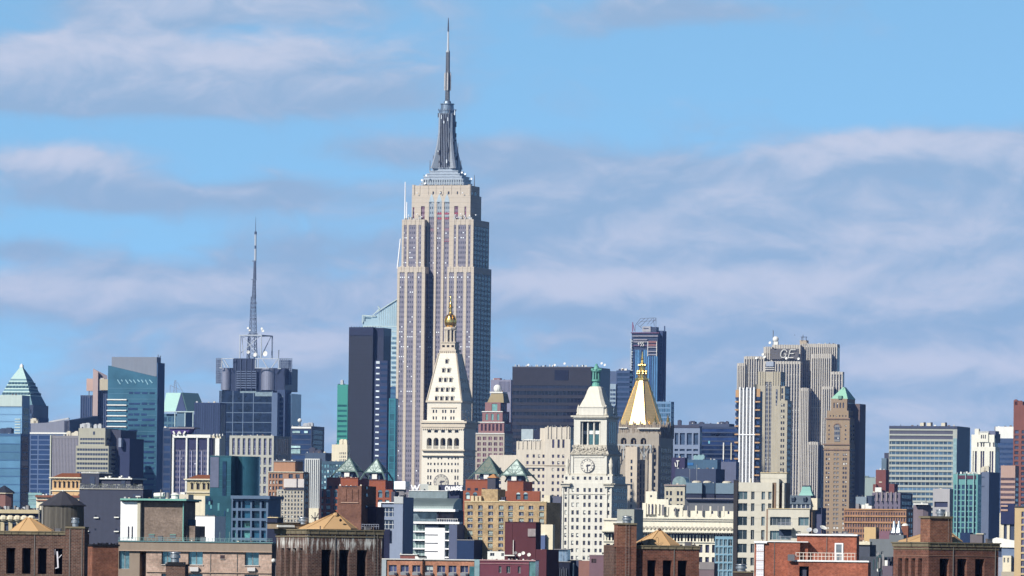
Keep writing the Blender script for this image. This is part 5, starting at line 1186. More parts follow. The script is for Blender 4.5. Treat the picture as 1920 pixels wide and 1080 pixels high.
def rock():
    B = Bld('broad_slab_skyscraper', 'broad grey limestone skyscraper with stepped slabs and GE letters on top', 'skyscraper', 6100, 1569, 13, 760)
    st = wall('rock_limestone', K(208, 202, 190, .74), .1, .1, .85, .2); sp = cells('rock_strip', 3.0, 3.7, 1.0, .6, (.035, .04, .075), (.16, .165, .19), (.62, .62, .6), .10, var=.4, row=.15)
    lt = MATS['flank_black']
    def slab(part, x0, x1, top, n, y0, fl, ref=None, head=5):
        B.ref = ref or top + 60; cols = grid(x0 + 1, x1 - 1, n, .46)
        B.facade(part, x0, x1, top, None, cols, [(top + head, 1100)], st, sp, fl=fl, y0=y0, rev=1.0, win='window_strip')
        X1 = B.x(x1, y0)
        M = MB(); X0 = B.x(x0, y0)
        for (l, r) in zip(cols[:-1], cols[1:]): c = (l[1] + r[0]) / 2; x = B.x(c, y0); M.box(x - .5, x + .5, y0 - .5, y0 - .003, 0, B.z(top - .8, y0))
        M.build('pier', st, B)
    slab('main_slab', 1500, 1569, 645, 17, 30, 1574, 700, 6); slab('main_slab', 1447, 1500, 647, 11, 22, None, 700, 7)
    slab('upper_slab', 1431, 1447, 651, 4, 16, 1450, 700, 12); slab('west_slab', 1394, 1432, 669, 8, 10, None, 740); slab('front_slab', 1432, 1500, 678, 13, 9, 1504, 740); slab('west_step', 1381, 1396, 682, 4, 7, None, 760)
    slab('east_step', 1520, 1558, 664, 9, 20, 1561, 740, 8); slab('east_step', 1500, 1515, 728, 4, 4, 1521, 800); slab('east_step', 1556, 1579, 697, 4, 18, 1582, 790); slab('low_step', 1515, 1533, 829, 4, 2, 1541, 870); slab('low_step', 1540, 1562, 725, 5, 12, 1566, 800)
    B.ref = 680
    B.box('roof_hut', 1499, 1512, 638, 648, y0=30, y1=40, mat=tanw)
    B.box('sign_backing', 1444, 1497, 654, 674, y0=15, y1=15.8, mat=wall('sign_grey', K(124, 122, 122, .55), .25, .3))
    # raised roof letters
    M = MB(); y = 13.5
    def bar(a, b, c, d, r=.42): M.bar((B.x(a, y), y, B.z(b, y)), (B.x(c, y), y, B.z(d, y)), r)
    G = [(1475.5, 660.5), (1473, 656.5), (1468, 656), (1464.5, 660), (1463.3, 666), (1465, 670.3), (1469.5, 671), (1472.8, 668), (1473.8, 664), (1469.8, 664)]
    for a, b in zip(G, G[1:]): bar(*a, *b)
    M.build('letter', whitew, B); M = MB()
    for a, b, c, d in ((1481.5, 656, 1477.5, 671), (1481.5, 656, 1491.5, 656), (1479.6, 663.2, 1488, 663.2), (1477.5, 671, 1487.5, 671)): bar(a, b, c, d)
    M.build('letter', whitew, B)
    for px, py, r in ((1454, 636.5, 5.0),): MB().sphere(B.x(px, 26), 26, B.z(py, 26), r * B.m * 1.15, 14, 9).build('radome', whitew, B); B.box('radome_base', 1450, 1458, 641, 647, y0=24, y1=28, mat=whitew)
    for px, py in ((1418, 672), (1430, 665), (1433, 670), (1474, 672), (1497, 673), (1443, 643)): MB().dish((B.x(px, 8), 8, B.z(py, 8)), 1.3, (-.3, -1, .3)).build('dish', whitew, B)
    antenna(B, 1449, 647, 620, 26, .5); antenna(B, 1505, 640, 628, 30, .4)
    M = MB(); 
    for a, b, c, d in ((1501, 632, 1513, 632), (1503, 632, 1503, 640), (1511, 632, 1511, 640), (1489, 628, 1490, 629)): M.bar((B.x(a, 30), 30, B.z(b, 30)), (B.x(c, 30), 30, B.z(d, 30)), .4)
    M.build('aerial_frame', dgrey, B)
rock()
def slim_tower():
    B = Bld('art_deco_tower', 'tan deco tower with tall central windows in front of the broad grey slab', 'skyscraper', 5200, 1476, 17, 780)
    st = wall('deco_tan', K(200, 192, 170, .68), .1, .1, .85, .2); sp = cells('deco_strip', 1.9, 3.5, .72, .6, (.035, .045, .08), (.2, .2, .2), (.6, .6, .55), .06, var=.4)
    bn = glass('deco_pane', (.04, .045, .06), .2, .5, .4, 0, (.6, .58, .5), .2)
    B.facade('shaft_wall', 1420, 1462, 697, None, [(1434.5, 1440), (1441.5, 1446)], [(716, 1000)], st, sp, y0=1.2, fl=1472, win='window_strip', rev=.8)
    B.box('window_strip', 1454, 1457.5, 730, 760, y0=.9, y1=1.19, mat=sp); B.box('side_wing', 1412, 1428, 721, None, y0=3, y1=16, mat=st)
    M = MB()
    for px in (1423, 1427.5, 1432, 1447.5, 1452, 1457, 1461): M.box(B.x(px), B.x(px + 1.2), .6, 1.19, B.z(722), B.z(696))
    M.build('crown_rib', st, B)
    B.facade('east_wing', 1457, 1476, 751, None, [(1464, 1466.8), (1468.2, 1471)], [(757 + 11 * k, 762.5 + 11 * k) for k in range(19)], st, bn, fl=1484, y0=0, rev=.5)
    B.facade('east_wing', 1462, 1471, 724, 751.1, [(1464.5, 1468)], [(728, 738), (741, 748)], st, bn, fl=1480, y0=2.2, rev=.5)
    B.box('side_wing', 1408, 1422, 752, None, y0=0, y1=12, mat=st)
    B.box('roof_tank', 1435, 1449, 678, 687, y0=4, y1=9, mat=wall('tank_pale', K(175, 185, 200), .1)); B.box('tank_stand', 1434, 1450, 687, 697, y0=5, y1=8, mat=dgrey)
    for r in (689, 692.5): B.box('stand_rail', 1433, 1450.5, r, r + 1, y0=4.2, y1=4.9, mat=whitew)
slim_tower()
def white_stripes():
    B = Bld('striped_white_tower', 'slim tower of bright white vertical stripes with orange balconies', 'skyscraper', 4300, 1420, 17, 800)
    wb = wall('bright_white', K(248, 250, 250, .85), .05, .2); gl = cells('stripe_glass', 2, 3.2, 1, .7, (.05, .08, .14), (.22, .27, .34), (.6, .65, .7), .06)
    B.box('wall', 1380, 1420, 733, None, y0=2, fl=1429, mat=navyw)
    for k in range(5):
        a = 1385.2 + k * 6.6; B.box('white_pier', a - .2, a + 2.4, 726 + (k % 2), None, y0=-.6, y1=1.99, mat=wb)
        if k < 4: B.box('glass_strip', a + 3, a + 5.4, 729, None, y0=.8, y1=1.98, mat=gl); B.box('white_pier', a + 4.0, a + 4.5, 731, None, y0=.3, y1=.79, mat=wb)
    ob = wall('orange_balcony', K(205, 165, 120), .15)
    for k in range(12):
        r = 752 + k * 15.3
        for a, b in ((1377.3, 1384.5), (1415.5, 1424.5)): B.box('balcony', a, b, r, r + 2.6, y0=-1, y1=2.5, mat=ob); B.box('window', a + 1, b - 1.2, r - 9, r - 3, y0=1.6, y1=1.985, mat=navyg)
    B.box('orange_top', 1416, 1424.5, 729, 744, y0=1.4, y1=1.98, mat=ob); B.box('orange_top', 1378.5, 1384.5, 731, 745, y0=1.4, y1=1.98, mat=ob)
    B.box('cornice', 1382, 1417, 814, 816, y0=-.9, y1=-.61, mat=wb)
white_stripes()
def green_roof_tower():
    B = Bld('green_roofed_tower', 'tan brick tower with arched window bay and small green pyramid roof', 'skyscraper', 4700, 1593, 17, 840)
    st = wall('buff_brick', K(176, 154, 126, .66), .12, .1, .85, .15); sp = cells('buff_strip', 1.5, 3.5, .75, .55, (.03, .04, .07), (.18, .17, .16), (.6, .6, .56), .12, var=.4)
    pn = glass('buff_pane', (.05, .05, .07), .2, .5, .4, 0, (.62, .6, .55), .3)
    B.facade('shaft_wall', 1545, 1593, 832, None, [(1548.5, 1551.3), (1552.8, 1555.6), (1563.5, 1567.5), (1569, 1573.3), (1580.5, 1583.6), (1585, 1588)], [(841.5 + 8.6 * k, 846 + 8.6 * k) for k in range(19)], st, lambda i, j: sp if i in (2, 3) else pn, fl=1613, rev=.5, cap=100)
    B.facade('upper_wall', 1548.5, 1592.5, 784, 832.05, [(1553, 1555.3), (1583.8, 1586.5)], [(797, 800.5), (805, 808.5), (813, 816.5), (821.5, 825)], st, pn, fl=1612, y0=1, rev=.5)
    x0, x1 = B.x(1564, 1), B.x(1574.5, 1); c = (x0 + x1) / 2; w = (x1 - x0) / 2; zs = B.z(801)
    MB().loft([[(x0, y, B.z(828)), (x1, y, B.z(828))] + [(c + w * cos(pi * k / 8), y, zs + w * sin(pi * k / 8)) for k in range(9)] for y in (.6, .99)]).build('arch_window', sp, B)
    M = MB()
    for k in range(8): a0, a1 = pi * k / 8, pi * (k + 1) / 8; M.bar((c + w * 1.25 * cos(a0), .7, zs + w * 1.25 * sin(a0)), (c + w * 1.25 * cos(a1), .7, zs + w * 1.25 * sin(a1)), .5)
    M.build('arch_rim', wall('buff_trim', K(150, 125, 105), .2), B)
    B.ref = 770
    B.facade('crown_wall', 1551, 1591, 770, 784.1, grid(1554, 1589, 6, .35), [(778.5, 781.5)], st, pn, fl=1610, y0=2.5, rev=.5); B.facade('lantern_wall', 1558, 1588, 747.5, 770.1, grid(1561, 1584, 4, .45), [(755, 765)], st, pn, fl=1603, y0=4, rev=.5)
    for t, l, r, y in ((784, 1547, 1594, .2), (832, 1543, 1594.5, -.9), (842, 1544, 1593.5, -.6)): B.box('cornice', l, r, t, t + 2.4, y0=y, y1=y + .7, mat=MATS['buff_trim'])
    X = B.x(1588, 4); Y = B.y(1603, X); MB().frust(B.x(1557.5, 4), X + .5, 4, Y, B.z(747.5), B.x(1573.5, 4), B.x(1577, 4), 4 + (Y - 4) * .42, 4 + (Y - 4) * .58, B.z(725)).build('pyramid_roof', metal('mint_copper', (.28, .52, .38), .6, .1, .05), B)
    B.box('roof_hatch', 1571, 1577.5, 742, 748, y0=3, y1=7, mat=wall('hatch_green', (.14, .26, .2), .1)); B.box('flank_tower', 1594, 1612, 757, None, y0=16, y1=34, mat=wall('buff_shade_brick', K(120, 105, 100), .15)); antenna(B, 1574.5, 726, 717, 9, .3)  # flank tower: shade is put into its darker brick
green_roof_tower()
def banded():
    B = Bld('ribbon_window_block', 'wide block of pale and dark horizontal bands with plain dark right side', 'building', 4400, 1794, 17, 860)
    pal = wall('band_pale', K(190, 195, 185, .7), .1, .5); gl = glass('band_glass', (.06, .11, .17), .15, .5, .9, mull=3.0, mcol=(.3, .34, .34), scale=.25)
    B.facade('wall', 1666.5, 1794, 799, None, [(1667.5, 1786)], [(808.6 + 9.6 * k - (1 if k < 2 else 0), 814.2 + 9.6 * k) for k in range(17)], pal, lambda i, j: wall('top_band', (.09, .09, .12), .2) if j < 2 else gl, fl=1817.5, rev=.6, win='window_band')
    B.box('roof_band', 1666.5, 1794, 799, 804, y0=-.4, y1=-.01, mat=wall('roof_slate', (.06, .07, .11), .1)); X = B.x(1794); Y = B.y(1817.5, X)
    MB().box(X + .002, X + .3, 0, Y, 0, B.z(800)).build('flank_wall', wall('flank_navy', (.02, .03, .07), .25, .06, .5), B)  # navy sheet over the flank, its shade put into the colour
    for px in (1724, 1737, 1764): B.box('roof_unit', px, px + 7, 793, 799, y0=6, y1=10, mat=creamw); B.box('roof_unit', px + 6.5, px + 9, 792, 799, y0=8, y1=11, mat=dgrey)
    B.box('stair_wing', 1658, 1666.4, 850, None, y0=6, y1=14, mat=dgrey); B.box('stair_wing', 1653, 1662, 860, None, y0=3, y1=12, mat=wall('wing_band', K(110, 130, 145), .4))
    B.box('corner_glass', 1787, 1793.5, 822, 905, y0=-.3, y1=-.004, mat=glass('corner_aqua', (.3, .45, .47), .2, .5, .3))
banded()
B = Bld('gothic_white_tower', 'white gothic crowned tower right of the banded block', 'skyscraper', 4300, 1866, 17, 850)
gw = wall('gothic_white', K(240, 238, 222, .8), .1, .2)
B.facade('wall', 1821, 1866, 838, None, [(1824, 1825.5), (1828, 1831.5), (1838.5, 1841.5), (1842.5, 1845.5), (1855.5, 1858), (1859.5, 1862.5)], [(846, 1000)], gw, glass('plum_slot', (.05, .04, .09), .2, .5, .3), fl=1874, rev=.9, win='window_strip')
B.facade('upper_wall', 1821, 1864, 815, 838.05, [(1832, 1834.5), (1838.5, 1841.3), (1843, 1845.5), (1854.5, 1857), (1861.5, 1863.5)], [(829.5, 837.8)], gw, MATS['plum_slot'], fl=1871, y0=1, rev=.9, win='window_strip')
B.facade('crown_wall', 1835.5, 1852.5, 811, 829, [(1839, 1841), (1842.5, 1844.3), (1846, 1848)], [(815.5, 822.5)], gw, MATS['plum_slot'], fl=1858, y0=.2, rev=.7); B.box('pier', 1827, 1834.5, 804, 820, y0=2, y1=6, mat=gw)
M = MB()
for k in range(9): px = 1836 + k * 2; M.box(B.x(px), B.x(px + .8), .0, .6, B.z(811), B.z(808.5))
M.build('crown_finial', gw, B); B.box('roof_hut', 1853, 1866, 808, 822, y0=3, y1=14, mat=wall('hut_slate', K(120, 125, 150), .3)); B.box('roof_hut', 1860, 1869, 813, 830, y0=6, y1=16, mat=greyw)
B = curtain('office_block', 'white capped dark blue block between gothic tower and red brown tower', 'building', 4600, 1868, 1905, 1920, 822, wall('cobalt_wall', (.045, .075, .15), .15, .05, .5), glass('cobalt_band', (.03, .055, .12), .2, .5, .4), 828, 960, 14, .5, ref=850)
B.box('top_block', 1866, 1908, 800, 822.01, y0=1, y1=12, mat=whitew); B.box('top_panel', 1864, 1868, 800, 822, y0=2, y1=10, mat=greyw)
B = Bld('red_brown_tower', 'tall red brown tower cut by the right edge of the picture', 'skyscraper', 3900, 1960, 17, 850)
rb = wall('red_brown_stone', K(150, 98, 86, .6), .15, .2)
B.facade('wall', 1899.5, 1960, 763, None, [(1902, 1909.5), (1915, 1922), (1928, 1936)], [(807 + 9.8 * k, 813 + 9.8 * k) for k in range(22)], rb, glass('wine_pane', (.05, .06, .10), .2, .5, .5), fl=1980, rev=.6); B.box('parapet', 1900.5, 1958, 760, 763.01, y0=1, y1=8, mat=rb); clutter(B, (1903, 1909), 763, 1.5, rb)
B = curtain('office_block', 'pink block with brown ribbon windows left of the red brown tower', 'building', 3600, 1876, 1903, 1910, 873, wall('pink_band', K(196, 165, 150), .1), glass('brown_ribbon', (.09, .06, .07), .2, .5, .4), 893.5, 962, 7, .52, ref=920, pad=.3)
B = curtain('green_framed_block', 'glass block with sea green vertical frame below the banded block', 'building', 3400, 1787, 1833, 1841, 889, metal('sea_green_frame', (.10, .27, .26), .5, .1, .1), glass('sea_pane', (.03, .06, .11), .2, .5, .6), 908, 1000, 9, .78, ref=930, cols=[(1789.5, 1793), (1795.5, 1800.5), (1803, 1808.5), (1811, 1815.5), (1817.5, 1823), (1825.5, 1830)])
for a in (1793.6, 1809.4, 1824.6): B.box('frame_post', a, a + 1.3, 886, None, y0=-1, y1=-.01, mat=wall('frame_pale', K(165, 200, 200), .1))
B.box('dark_band', 1796, 1829, 891.5, 898, y0=-.4, y1=-.005, mat=wall('maroon_band', (.09, .04, .06), .1)); M = MB(); random.seed(6)
for k in range(18): px = rnd(1796, 1836); M.box(B.x(px, 3), B.x(px + rnd(1, 3), 3), 3, 4.5, B.z(889.2, 3), B.z(889 - rnd(1, 5), 3))
M.build('roof_gear', whitew, B)
B = Bld('office_block', 'blank slate grey block with dark right side beside green framed block', 'building', 3300, 1854, 17, 930); B.box('wall', 1840, 1854, 885, None, y0=0, fl=1874, mat=wall('slate_blank', K(110, 122, 145), .1)); 
for r in (894, 911): B.box('slot', 1839, 1845, r, r + 1, y0=-.3, y1=-.005, mat=navyw)
clutter(B, (1843, 1849), 885, 3, creamw, (1.5, 4))
# ======================= middle distance =======================
brick_o = wall('orange_brick', K(172, 100, 70, .6), .2, .25, .9, .15, 1.2); brick_s = wall('brown_brick_far', K(150, 98, 78, .6), .2, .2)
pal_pane = glass('hazy_pane', (.06, .075, .11), .18, .5, .6, 0, (.55, .58, .56), .3)
ivory = wall('ivory_stone', K(238, 228, 200, .75), .12, .15, .85, .15)
def church(label, D, x0, x1, xe, t, roofpx, b, cols, col, D2=None):
    B = Bld('arcaded_stone_tower', label, 'tower', D, x1, 17, t + 15)
    B.facade('wall', x0, x1, t + 7, None, cols, [(t + 13, t + 25)], col, glass('arch_dark', (.06, .05, .05), .2, .5, .4), fl=xe, rev=.8)
    X1 = B.x(x1); Y = B.y(xe, X1)
    for a, c in cols: 
        cx = (B.x(a) + B.x(c)) / 2; w = (B.x(c) - B.x(a)) / 2 + .25; M = MB()
        for k in range(6): p, q = pi * k / 6, pi * (k + 1) / 6; M.bar((cx + w * cos(p), -.1, B.z(t + 14) + w * sin(p)), (cx + w * cos(q), -.1, B.z(t + 14) + w * sin(q)), .22)
        M.build('arch_rim', col, B)
    M = MB(); M.box(B.x(x0) - 1, X1 + 1, -1.2, Y + 1, B.z(t + 7), B.z(t + 5)); M.box(B.x(x0) - .5, X1 + .5, -.6, Y + .5, B.z(t + 9), B.z(t + 7)); M.box(B.x(x0) - .4, X1 + .4, -.5, Y + .5, B.z(t + 31), B.z(t + 29)); M.build('cornice', ivory, B)
    M = MB(); M.frust(B.x(x0), X1, -.3, Y, B.z(t + 5), B.x(x0 + 8), B.x(x1 - 10), 6, 9, B.z(t - 3)); M.build('hip_roof', wall('rust_roof', K(160, 98, 62, .6), .25, .4), B)
    return B
church('orange tan arcaded tower with low hipped roof, in front of mauve grid block', 2600, 98, 150, 160, 890, 0, 0, [(101.5, 106), (110, 114.5), (118.5, 123), (127, 131.5), (135.5, 140), (143, 147)], wall('peach_terracotta', K(228, 190, 140, .7), .15, .2))
B = church('tan arcaded tower with red tile hipped roof beside teal glass building', 2350, 351, 394, 404, 893, 0, 0, [(358, 363), (368.5, 374.5), (380, 385.5), (389, 393)], wall('tan_terracotta', K(205, 192, 155, .7), .15, .2))
B.box('shaft', 363, 386, 930, None, y0=-1.5, y1=-.01 - .5, mat=ivory)
B = Bld('stone_building', 'cream building with red cornice line behind the wooden water tank', 'building', 2300, 150, 17, 940); B.box('wall', 68, 150, 933, None, y0=0, fl=156, mat=ivory); B.box('cornice', 66, 150.5, 929, 933, y0=-1, y1=-.01, mat=brick_s); B.box('ledge', 68, 150, 938, 940, y0=-.6, y1=-.01, mat=brick_s)
B = curtain('glass_block', 'small pale aqua glass block left of the wooden water tank', 'building', 2900, 53, 78, 84, 924, wall('aqua_frame', K(150, 190, 190), .1), glass('aqua_pane', (.22, .34, .36), .2, .5, .3), 927, 960, 4, .7, ref=940, pad=.4)
B = Bld('round_turret', 'small brown turret with dark conical roof at the left edge', 'tower', 2100, 24, 17, 930)
xm = B.x(8, 5); R = 17 * B.m; MB().lathe(xm, 5, [(R, 0), (R, B.z(924))], 8, rot=.5).build('wall', wall('pinkish_brick', K(160, 118, 110, .62), .2), B); MB().lathe(xm, 5, [(R * 1.15, B.z(924)), (R * 1.15, B.z(922)), (.2, B.z(910))], 8, rot=.5).build('roof', wall('slate_roof', K(52, 58, 72), .2), B); MB().lathe(xm, 5, [(R * 1.18, B.z(925.5)), (R * 1.18, B.z(924.01))], 8, rot=.5).build('eaves', ivory, B)

B = Bld('arched_stone_building', 'cream stone building with round arched windows and rooftop vents, lower left', 'building', 1700, 74, 17, 980)
wcol = [(0 + 15 * k - 22, 8 + 15 * k - 22) for k in range(7)]
B.facade('wall', -30, 74, 974, None, wcol, [(983, 998), (1006, 1020)], wall('tan_ivory', K(205, 190, 155, .7), .15, .3), glass('arch_pane', (.04, .05, .08), .2, .5, .4), fl=78, rev=.6)
for a, c in wcol:
    cx = (B.x(a) + B.x(c)) / 2; w = (B.x(c) - B.x(a)) / 2; MB().loft([[(cx + w * cos(pi * k / 8), y, B.z(983.01) + w * sin(pi * k / 8)) for k in range(9)] for y in (-.05, -.005)]).build('window', MATS['arch_pane'], B)
X1 = B.x(74); M = MB(); M.box(B.x(-30), X1 + .6, -1.6, 8, B.z(963), B.z(956)); M.box(B.x(-30), X1 + .3, -.9, 8, B.z(975), B.z(973)); M.build('cornice', MATS['tan_ivory'], B); B.box('frieze', -30, 74, 963.01, 972.99, y0=-.3, y1=6, mat=wall('frieze_navy', K(60, 64, 90, .66), .2))
M = MB()
for k in range(5): xx = B.x(-10 + k * 13 + 22 - 4); M.sphere(xx, -.4, B.z(972), 1.1, 8, 5, .8)
M.build('frieze_shell', ivory, B)
random.seed(12)
for k in range(13): px = -5 + k * 6 + rnd(-1, 1); B.box('roof_unit', px, px + rnd(2.5, 5), 956.5 - rnd(3, 9), 956.1, y0=2 + (k % 3) * 1.4, y1=3.2 + (k % 3) * 1.4, mat=greyw if k % 2 else wall('pale_unit', K(190, 195, 200), .2))

def slate_block():
    B = Bld('blank_slate_building', 'blank slate grey building with two penthouses and planted roof railing', 'building', 2000, 268, 17, 950)
    sl = wall('slate_brick', K(78, 82, 98, .66), .12, .5, .9, .12, 1.6)
    B.facade('wall', 148.5, 268, 918, None, [(178, 181.5), (217, 221)], [(967, 970.5), (992, 995.5)], sl, dkp, fl=285, rev=.3)
    for px, r in ((176, 970.5), (214, 969.5), (158, 996), (214, 996), (254, 930)): B.box('sill', px, px + 9, r, r + 2, y0=-.7, y1=-.003, mat=whitew)
    B.box('penthouse', 152, 185, 888, 917.9, y0=3, y1=14, mat=sl); B.box('door', 168, 177, 894, 917.9, y0=2.8, y1=2.99, mat=navyw); B.box('penthouse_rim', 151.5, 185.5, 886.6, 888, y0=2.7, y1=14.3, mat=whitew)
    B.box('penthouse', 186, 244, 899, 917.9, y0=4, y1=15, mat=sl); B.box('penthouse_rim', 184, 247, 896.6, 899, y0=3.2, y1=16, mat=whitew); B.box('door', 227, 234, 901, 917.9, y0=3.8, y1=3.99, mat=navyw)
    B.box('parapet_rim', 148, 268, 916.5, 918, y0=-.4, y1=.6, mat=wall('rim_grey', K(190, 188, 180), .3, .8))
    MB().lathe(B.x(268) - 2.6, 3.0 - .35, [(2.6, 0), (2.6, B.z(917.9))], 16).build('rounded_corner', sl, B)
    B.box('corner_slot', 249, 262, 927, 932, y0=-.06, y1=-.003, mat=navyw)
    random.seed(21); M = MB()
    for k in range(30): px = 149 + k * 4.1; M.box(B.x(px) - .04, B.x(px) + .04, .1, .2, B.z(918), B.z(911.5))
    for r in (911.5, 914.5): M.box(B.x(149), B.x(268), .1, .18, B.z(r) - .05, B.z(r) + .05)
    M.build('railing', wall('rail_grey', K(130, 135, 145), .2), B)
    lf = wall('planting', (.10, .11, .08), .5, 1.2); 
    for k in range(16):
        px = 152 + k * 7.3 + rnd(-2, 2); M = MB(); x = B.x(px, 1.4); z = B.z(917.5, 1.4)
        for q in range(26): a, b_, c = rnd(-.9, .9), rnd(-.5, .5), rnd(0, 1.5); s_ = .22; M.quad((x + a, 1.6 + b_, z + c), (x + a + s_, 1.6 + b_ + rnd(-.2, .2), z + c + rnd(-.1, .2)), (x + a + s_, 1.6 + b_, z + c + s_), (x + a, 1.6 + b_ + .1, z + c + s_))
        M.build('planter_shrub', lf if k % 3 else wall('pale_planting', (.35, .36, .33), .4, 1), B)
    for px, py in ((166, 914), (190, 912), (203, 893), (196, 894), (226, 892), (222, 894), (205, 915), (228, 914), (240, 894)): MB().box(B.x(px, 5), B.x(px + rnd(2, 4), 5), 5, 6, B.z(py + 3, 5), B.z(py, 5)).build('roof_unit', whitew, B)
slate_block()

def teal_rounded():
    B = Bld('rounded_glass_building', 'teal glass building with tall rounded corner and gridded podium', 'building', 2000, 433, 17, 900)
    tg = glass('deep_teal', (.03, .095, .12), .12, .6, .35, .25, scale=.15); fr = wall('podium_frame', K(100, 122, 148), .12, .4)
    B.box('glass_wall', 393.5, 433, 856, None, y0=0, y1=12, mat=tg); B.box('reflection_panel', 394, 410, 857, 914, y0=-.2, y1=-.005, mat=glass('mauve_glass', (.12, .13, .19), .2, .5, .25, scale=.3))
    B.box('dark_bay', 417, 424, 865, 968, y0=-.25, y1=-.005, mat=glass('night_teal', (.01, .03, .07), .15, .5, .8, scale=.6))
    for k in range(13): B.box('floor_line', 411, 433, 868 + k * 11, 868.5 + k * 11, y0=-.12, y1=-.002, mat=wall('line_teal', (.03, .12, .15), .1))
    xm = B.x(462, 9); r = 25.5 * B.m; MB().lathe(xm, 9, [(r, 0), (r, B.z(855))], 40).build('rounded_corner', glass('drum_teal', (.03, .10, .13), .16, .6, .3, .35, scale=.12), B, smooth=False)
    M = MB()
    for k in range(7): z = B.z(862 + k * 11); M.lathe(xm, 9, [(r + .02, z), (r + .05, z + .08)], 40)
    B.box('top_rim', 393.5, 434, 854.5, 856.01, y0=-.3, y1=12, mat=wall('rim_teal', (.05, .13, .16), .1))
    # podium
    B.facade('podium', 434.5, 503.5, 935, None, [(437, 443.5), (447, 453), (454.5, 470), (473, 487.5), (491, 499.5)], [(939, 952.5), (957.5, 971), (976, 989), (994, 1008), (1013, 1026)], fr, lambda i, j: glass('podium_aqua', (.10, .28, .27), .15, .5, .9, .1, scale=.5) if (i in (2,) and j in (2, 3)) or (i == 0 and j > 0) else glass('podium_teal', (.015, .06, .10), .12, .5, 1.0, .2, scale=.35), y0=-4, y1=8, rev=1.2)
    B.box('canopy', 433, 506, 929, 935.01, y0=-5.5, y1=8, mat=fr); B.box('lower_wall', 385, 434, 930, None, y0=-2.2, y1=-.31, mat=tg)
    random.seed(31)
    for k in range(9): a = 386 + rnd(0, 42); r_ = 932 + rnd(0, 26); B.box('reflection', a, a + rnd(2, 6), r_, r_ + rnd(4, 14), y0=-2.3 - .004 * k, y1=-2.201, mat=glass('pale_reflection', (.10, .26, .28), .2, .5, .4) if k % 2 else MATS['night_teal'])  # reflections put in as pale and dark glass patches
teal_rounded()
B = Bld('white_block', 'plain white rendered block with dark blue side below teal glass building', 'building', 1350, 402.5, 17, 990); B.box('wall', 355, 402.5, 968, None, fl=423, mat=wall('white_render', K(250, 250, 248, .86), .06, .4)); B.box('parapet_rim', 355, 403, 967, 968.01, y0=-.1, y1=1, mat=greyw)
B = Bld('stair_head', 'small beige stair block with shaded side by tan arcaded tower', 'building', 1900, 353, 17, 940); B.box('wall', 336, 353, 927, None, fl=363, mat=creamw); B.box('roof_unit', 338, 346, 923, 927.01, y0=1, y1=3, mat=whitew)
def tan_white():
    B = Bld('green_corniced_building', 'tan block with white left wall and green copper roof edge', 'building', 1150, 344.5, 12, 970)
    tn = brick('tan_brick_plain', K(150, 132, 118, .68), K(140, 122, 108, .68), K(150, 138, 128, .6), 2.5)
    B.box('wall', 263, 344.5, 941, None, y0=0, y1=8, mat=tn); B.box('white_wall', 226, 257.5, 941, None, y0=-.6, y1=8, mat=wall('white_render', K(250, 250, 248, .86), .06, .4)); B.box('corner_pier', 257.5, 263.01, 941, None, y0=-.9, y1=8, mat=wall('pale_tan', K(205, 200, 180), .1))
    gc = metal('copper_edge', (.14, .34, .28), .6, .2, .1); B.box('roof_edge', 225, 349, 935.5, 939, y0=-1.6, y1=9, mat=gc); B.box('roof_soffit', 226, 347, 939, 941.3, y0=-1.1, y1=8.5, mat=wall('soffit_dark', K(62, 56, 60), .2)); B.box('downpipe', 342.5, 344.2, 941, None, y0=-.3, y1=-.01, mat=gc)
    for px in (240, 247): B.box('vent_slot', px, px + 1.6, 988, 1010, y0=-.75, y1=-.605, mat=dgrey)
    for px in (279, 319): B.box('window', px, px + 11, 1002, 1009, y0=-.08, y1=-.003, mat=glass('grey_sash', (.12, .14, .15), .2, .5, .3)); B.box('sill', px, px + 11, 1002, 1003, y0=-.2, y1=-.09, mat=gc)
    B.box('low_wing', 345, 366, 986, None, y0=1, y1=8, mat=tn); B.box('low_wing', 345, 354, 974, 986.01, y0=3, y1=8, mat=wall('low_teal', K(60, 95, 115), .1))
    x = B.x(303, 3); z = B.z(935.5, 3); MB().bar((x - 1.4, 3, z + .6), (x + .6, 3, z + .7), .45, 8).build('roof_vent', whitew, B); MB().bar((x + 1.1, 3, z), (x + 1.1, 3, z + 1.1), .3, 8).build('roof_vent', greyw, B); MB().lathe(B.x(328, 3), 3, [(.7, z), (.7, z + .6), (.9, z + .7), (.3, z + 1.1)], 10).build('roof_vent', whitew, B)
    MB().bar((B.x(301, 2), 2, z), (B.x(301, 2), 2, z + 1.6), .12).build('roof_pipe', greyw, B)
tan_white()

# ---- brick and stone around 500-600
B = Bld('brick_office_building', 'brown brick block with tan top, white wall panel and dark right side', 'building', 2700, 568, 17, 900)
B.facade('wall', 503, 568, 886, None, [(505, 508.5), (511, 514.5), (517, 520), (522.5, 530), (541, 549), (554, 562)], [(889, 897), (901, 908), (912, 919), (923, 930), (934, 941), (945, 952)], wall('tan_pink_brick', K(178, 138, 112, .66), .15, .3), pal_pane, fl=580, rev=.6)
B.box('ledge', 502, 569, 884.5, 886.01, y0=-.5, y1=6, mat=creamw); B.box('penthouse', 513, 553, 866, 886, y0=5, fl=568, mat=wall('salmon_wall', K(190, 145, 115, .66), .12)); B.box('penthouse_rim', 512.5, 554, 864, 866.01, y0=4.6, y1=14, mat=greyw)
B.box('wall_panel', 532, 570, 898, 914, y0=-1.4, y1=-.01, mat=wall('panel_white', K(222, 215, 210), .06)); B.box('panel_gap', 556, 558, 894, 914, y0=-1.6, y1=-1.401, mat=dgrey)
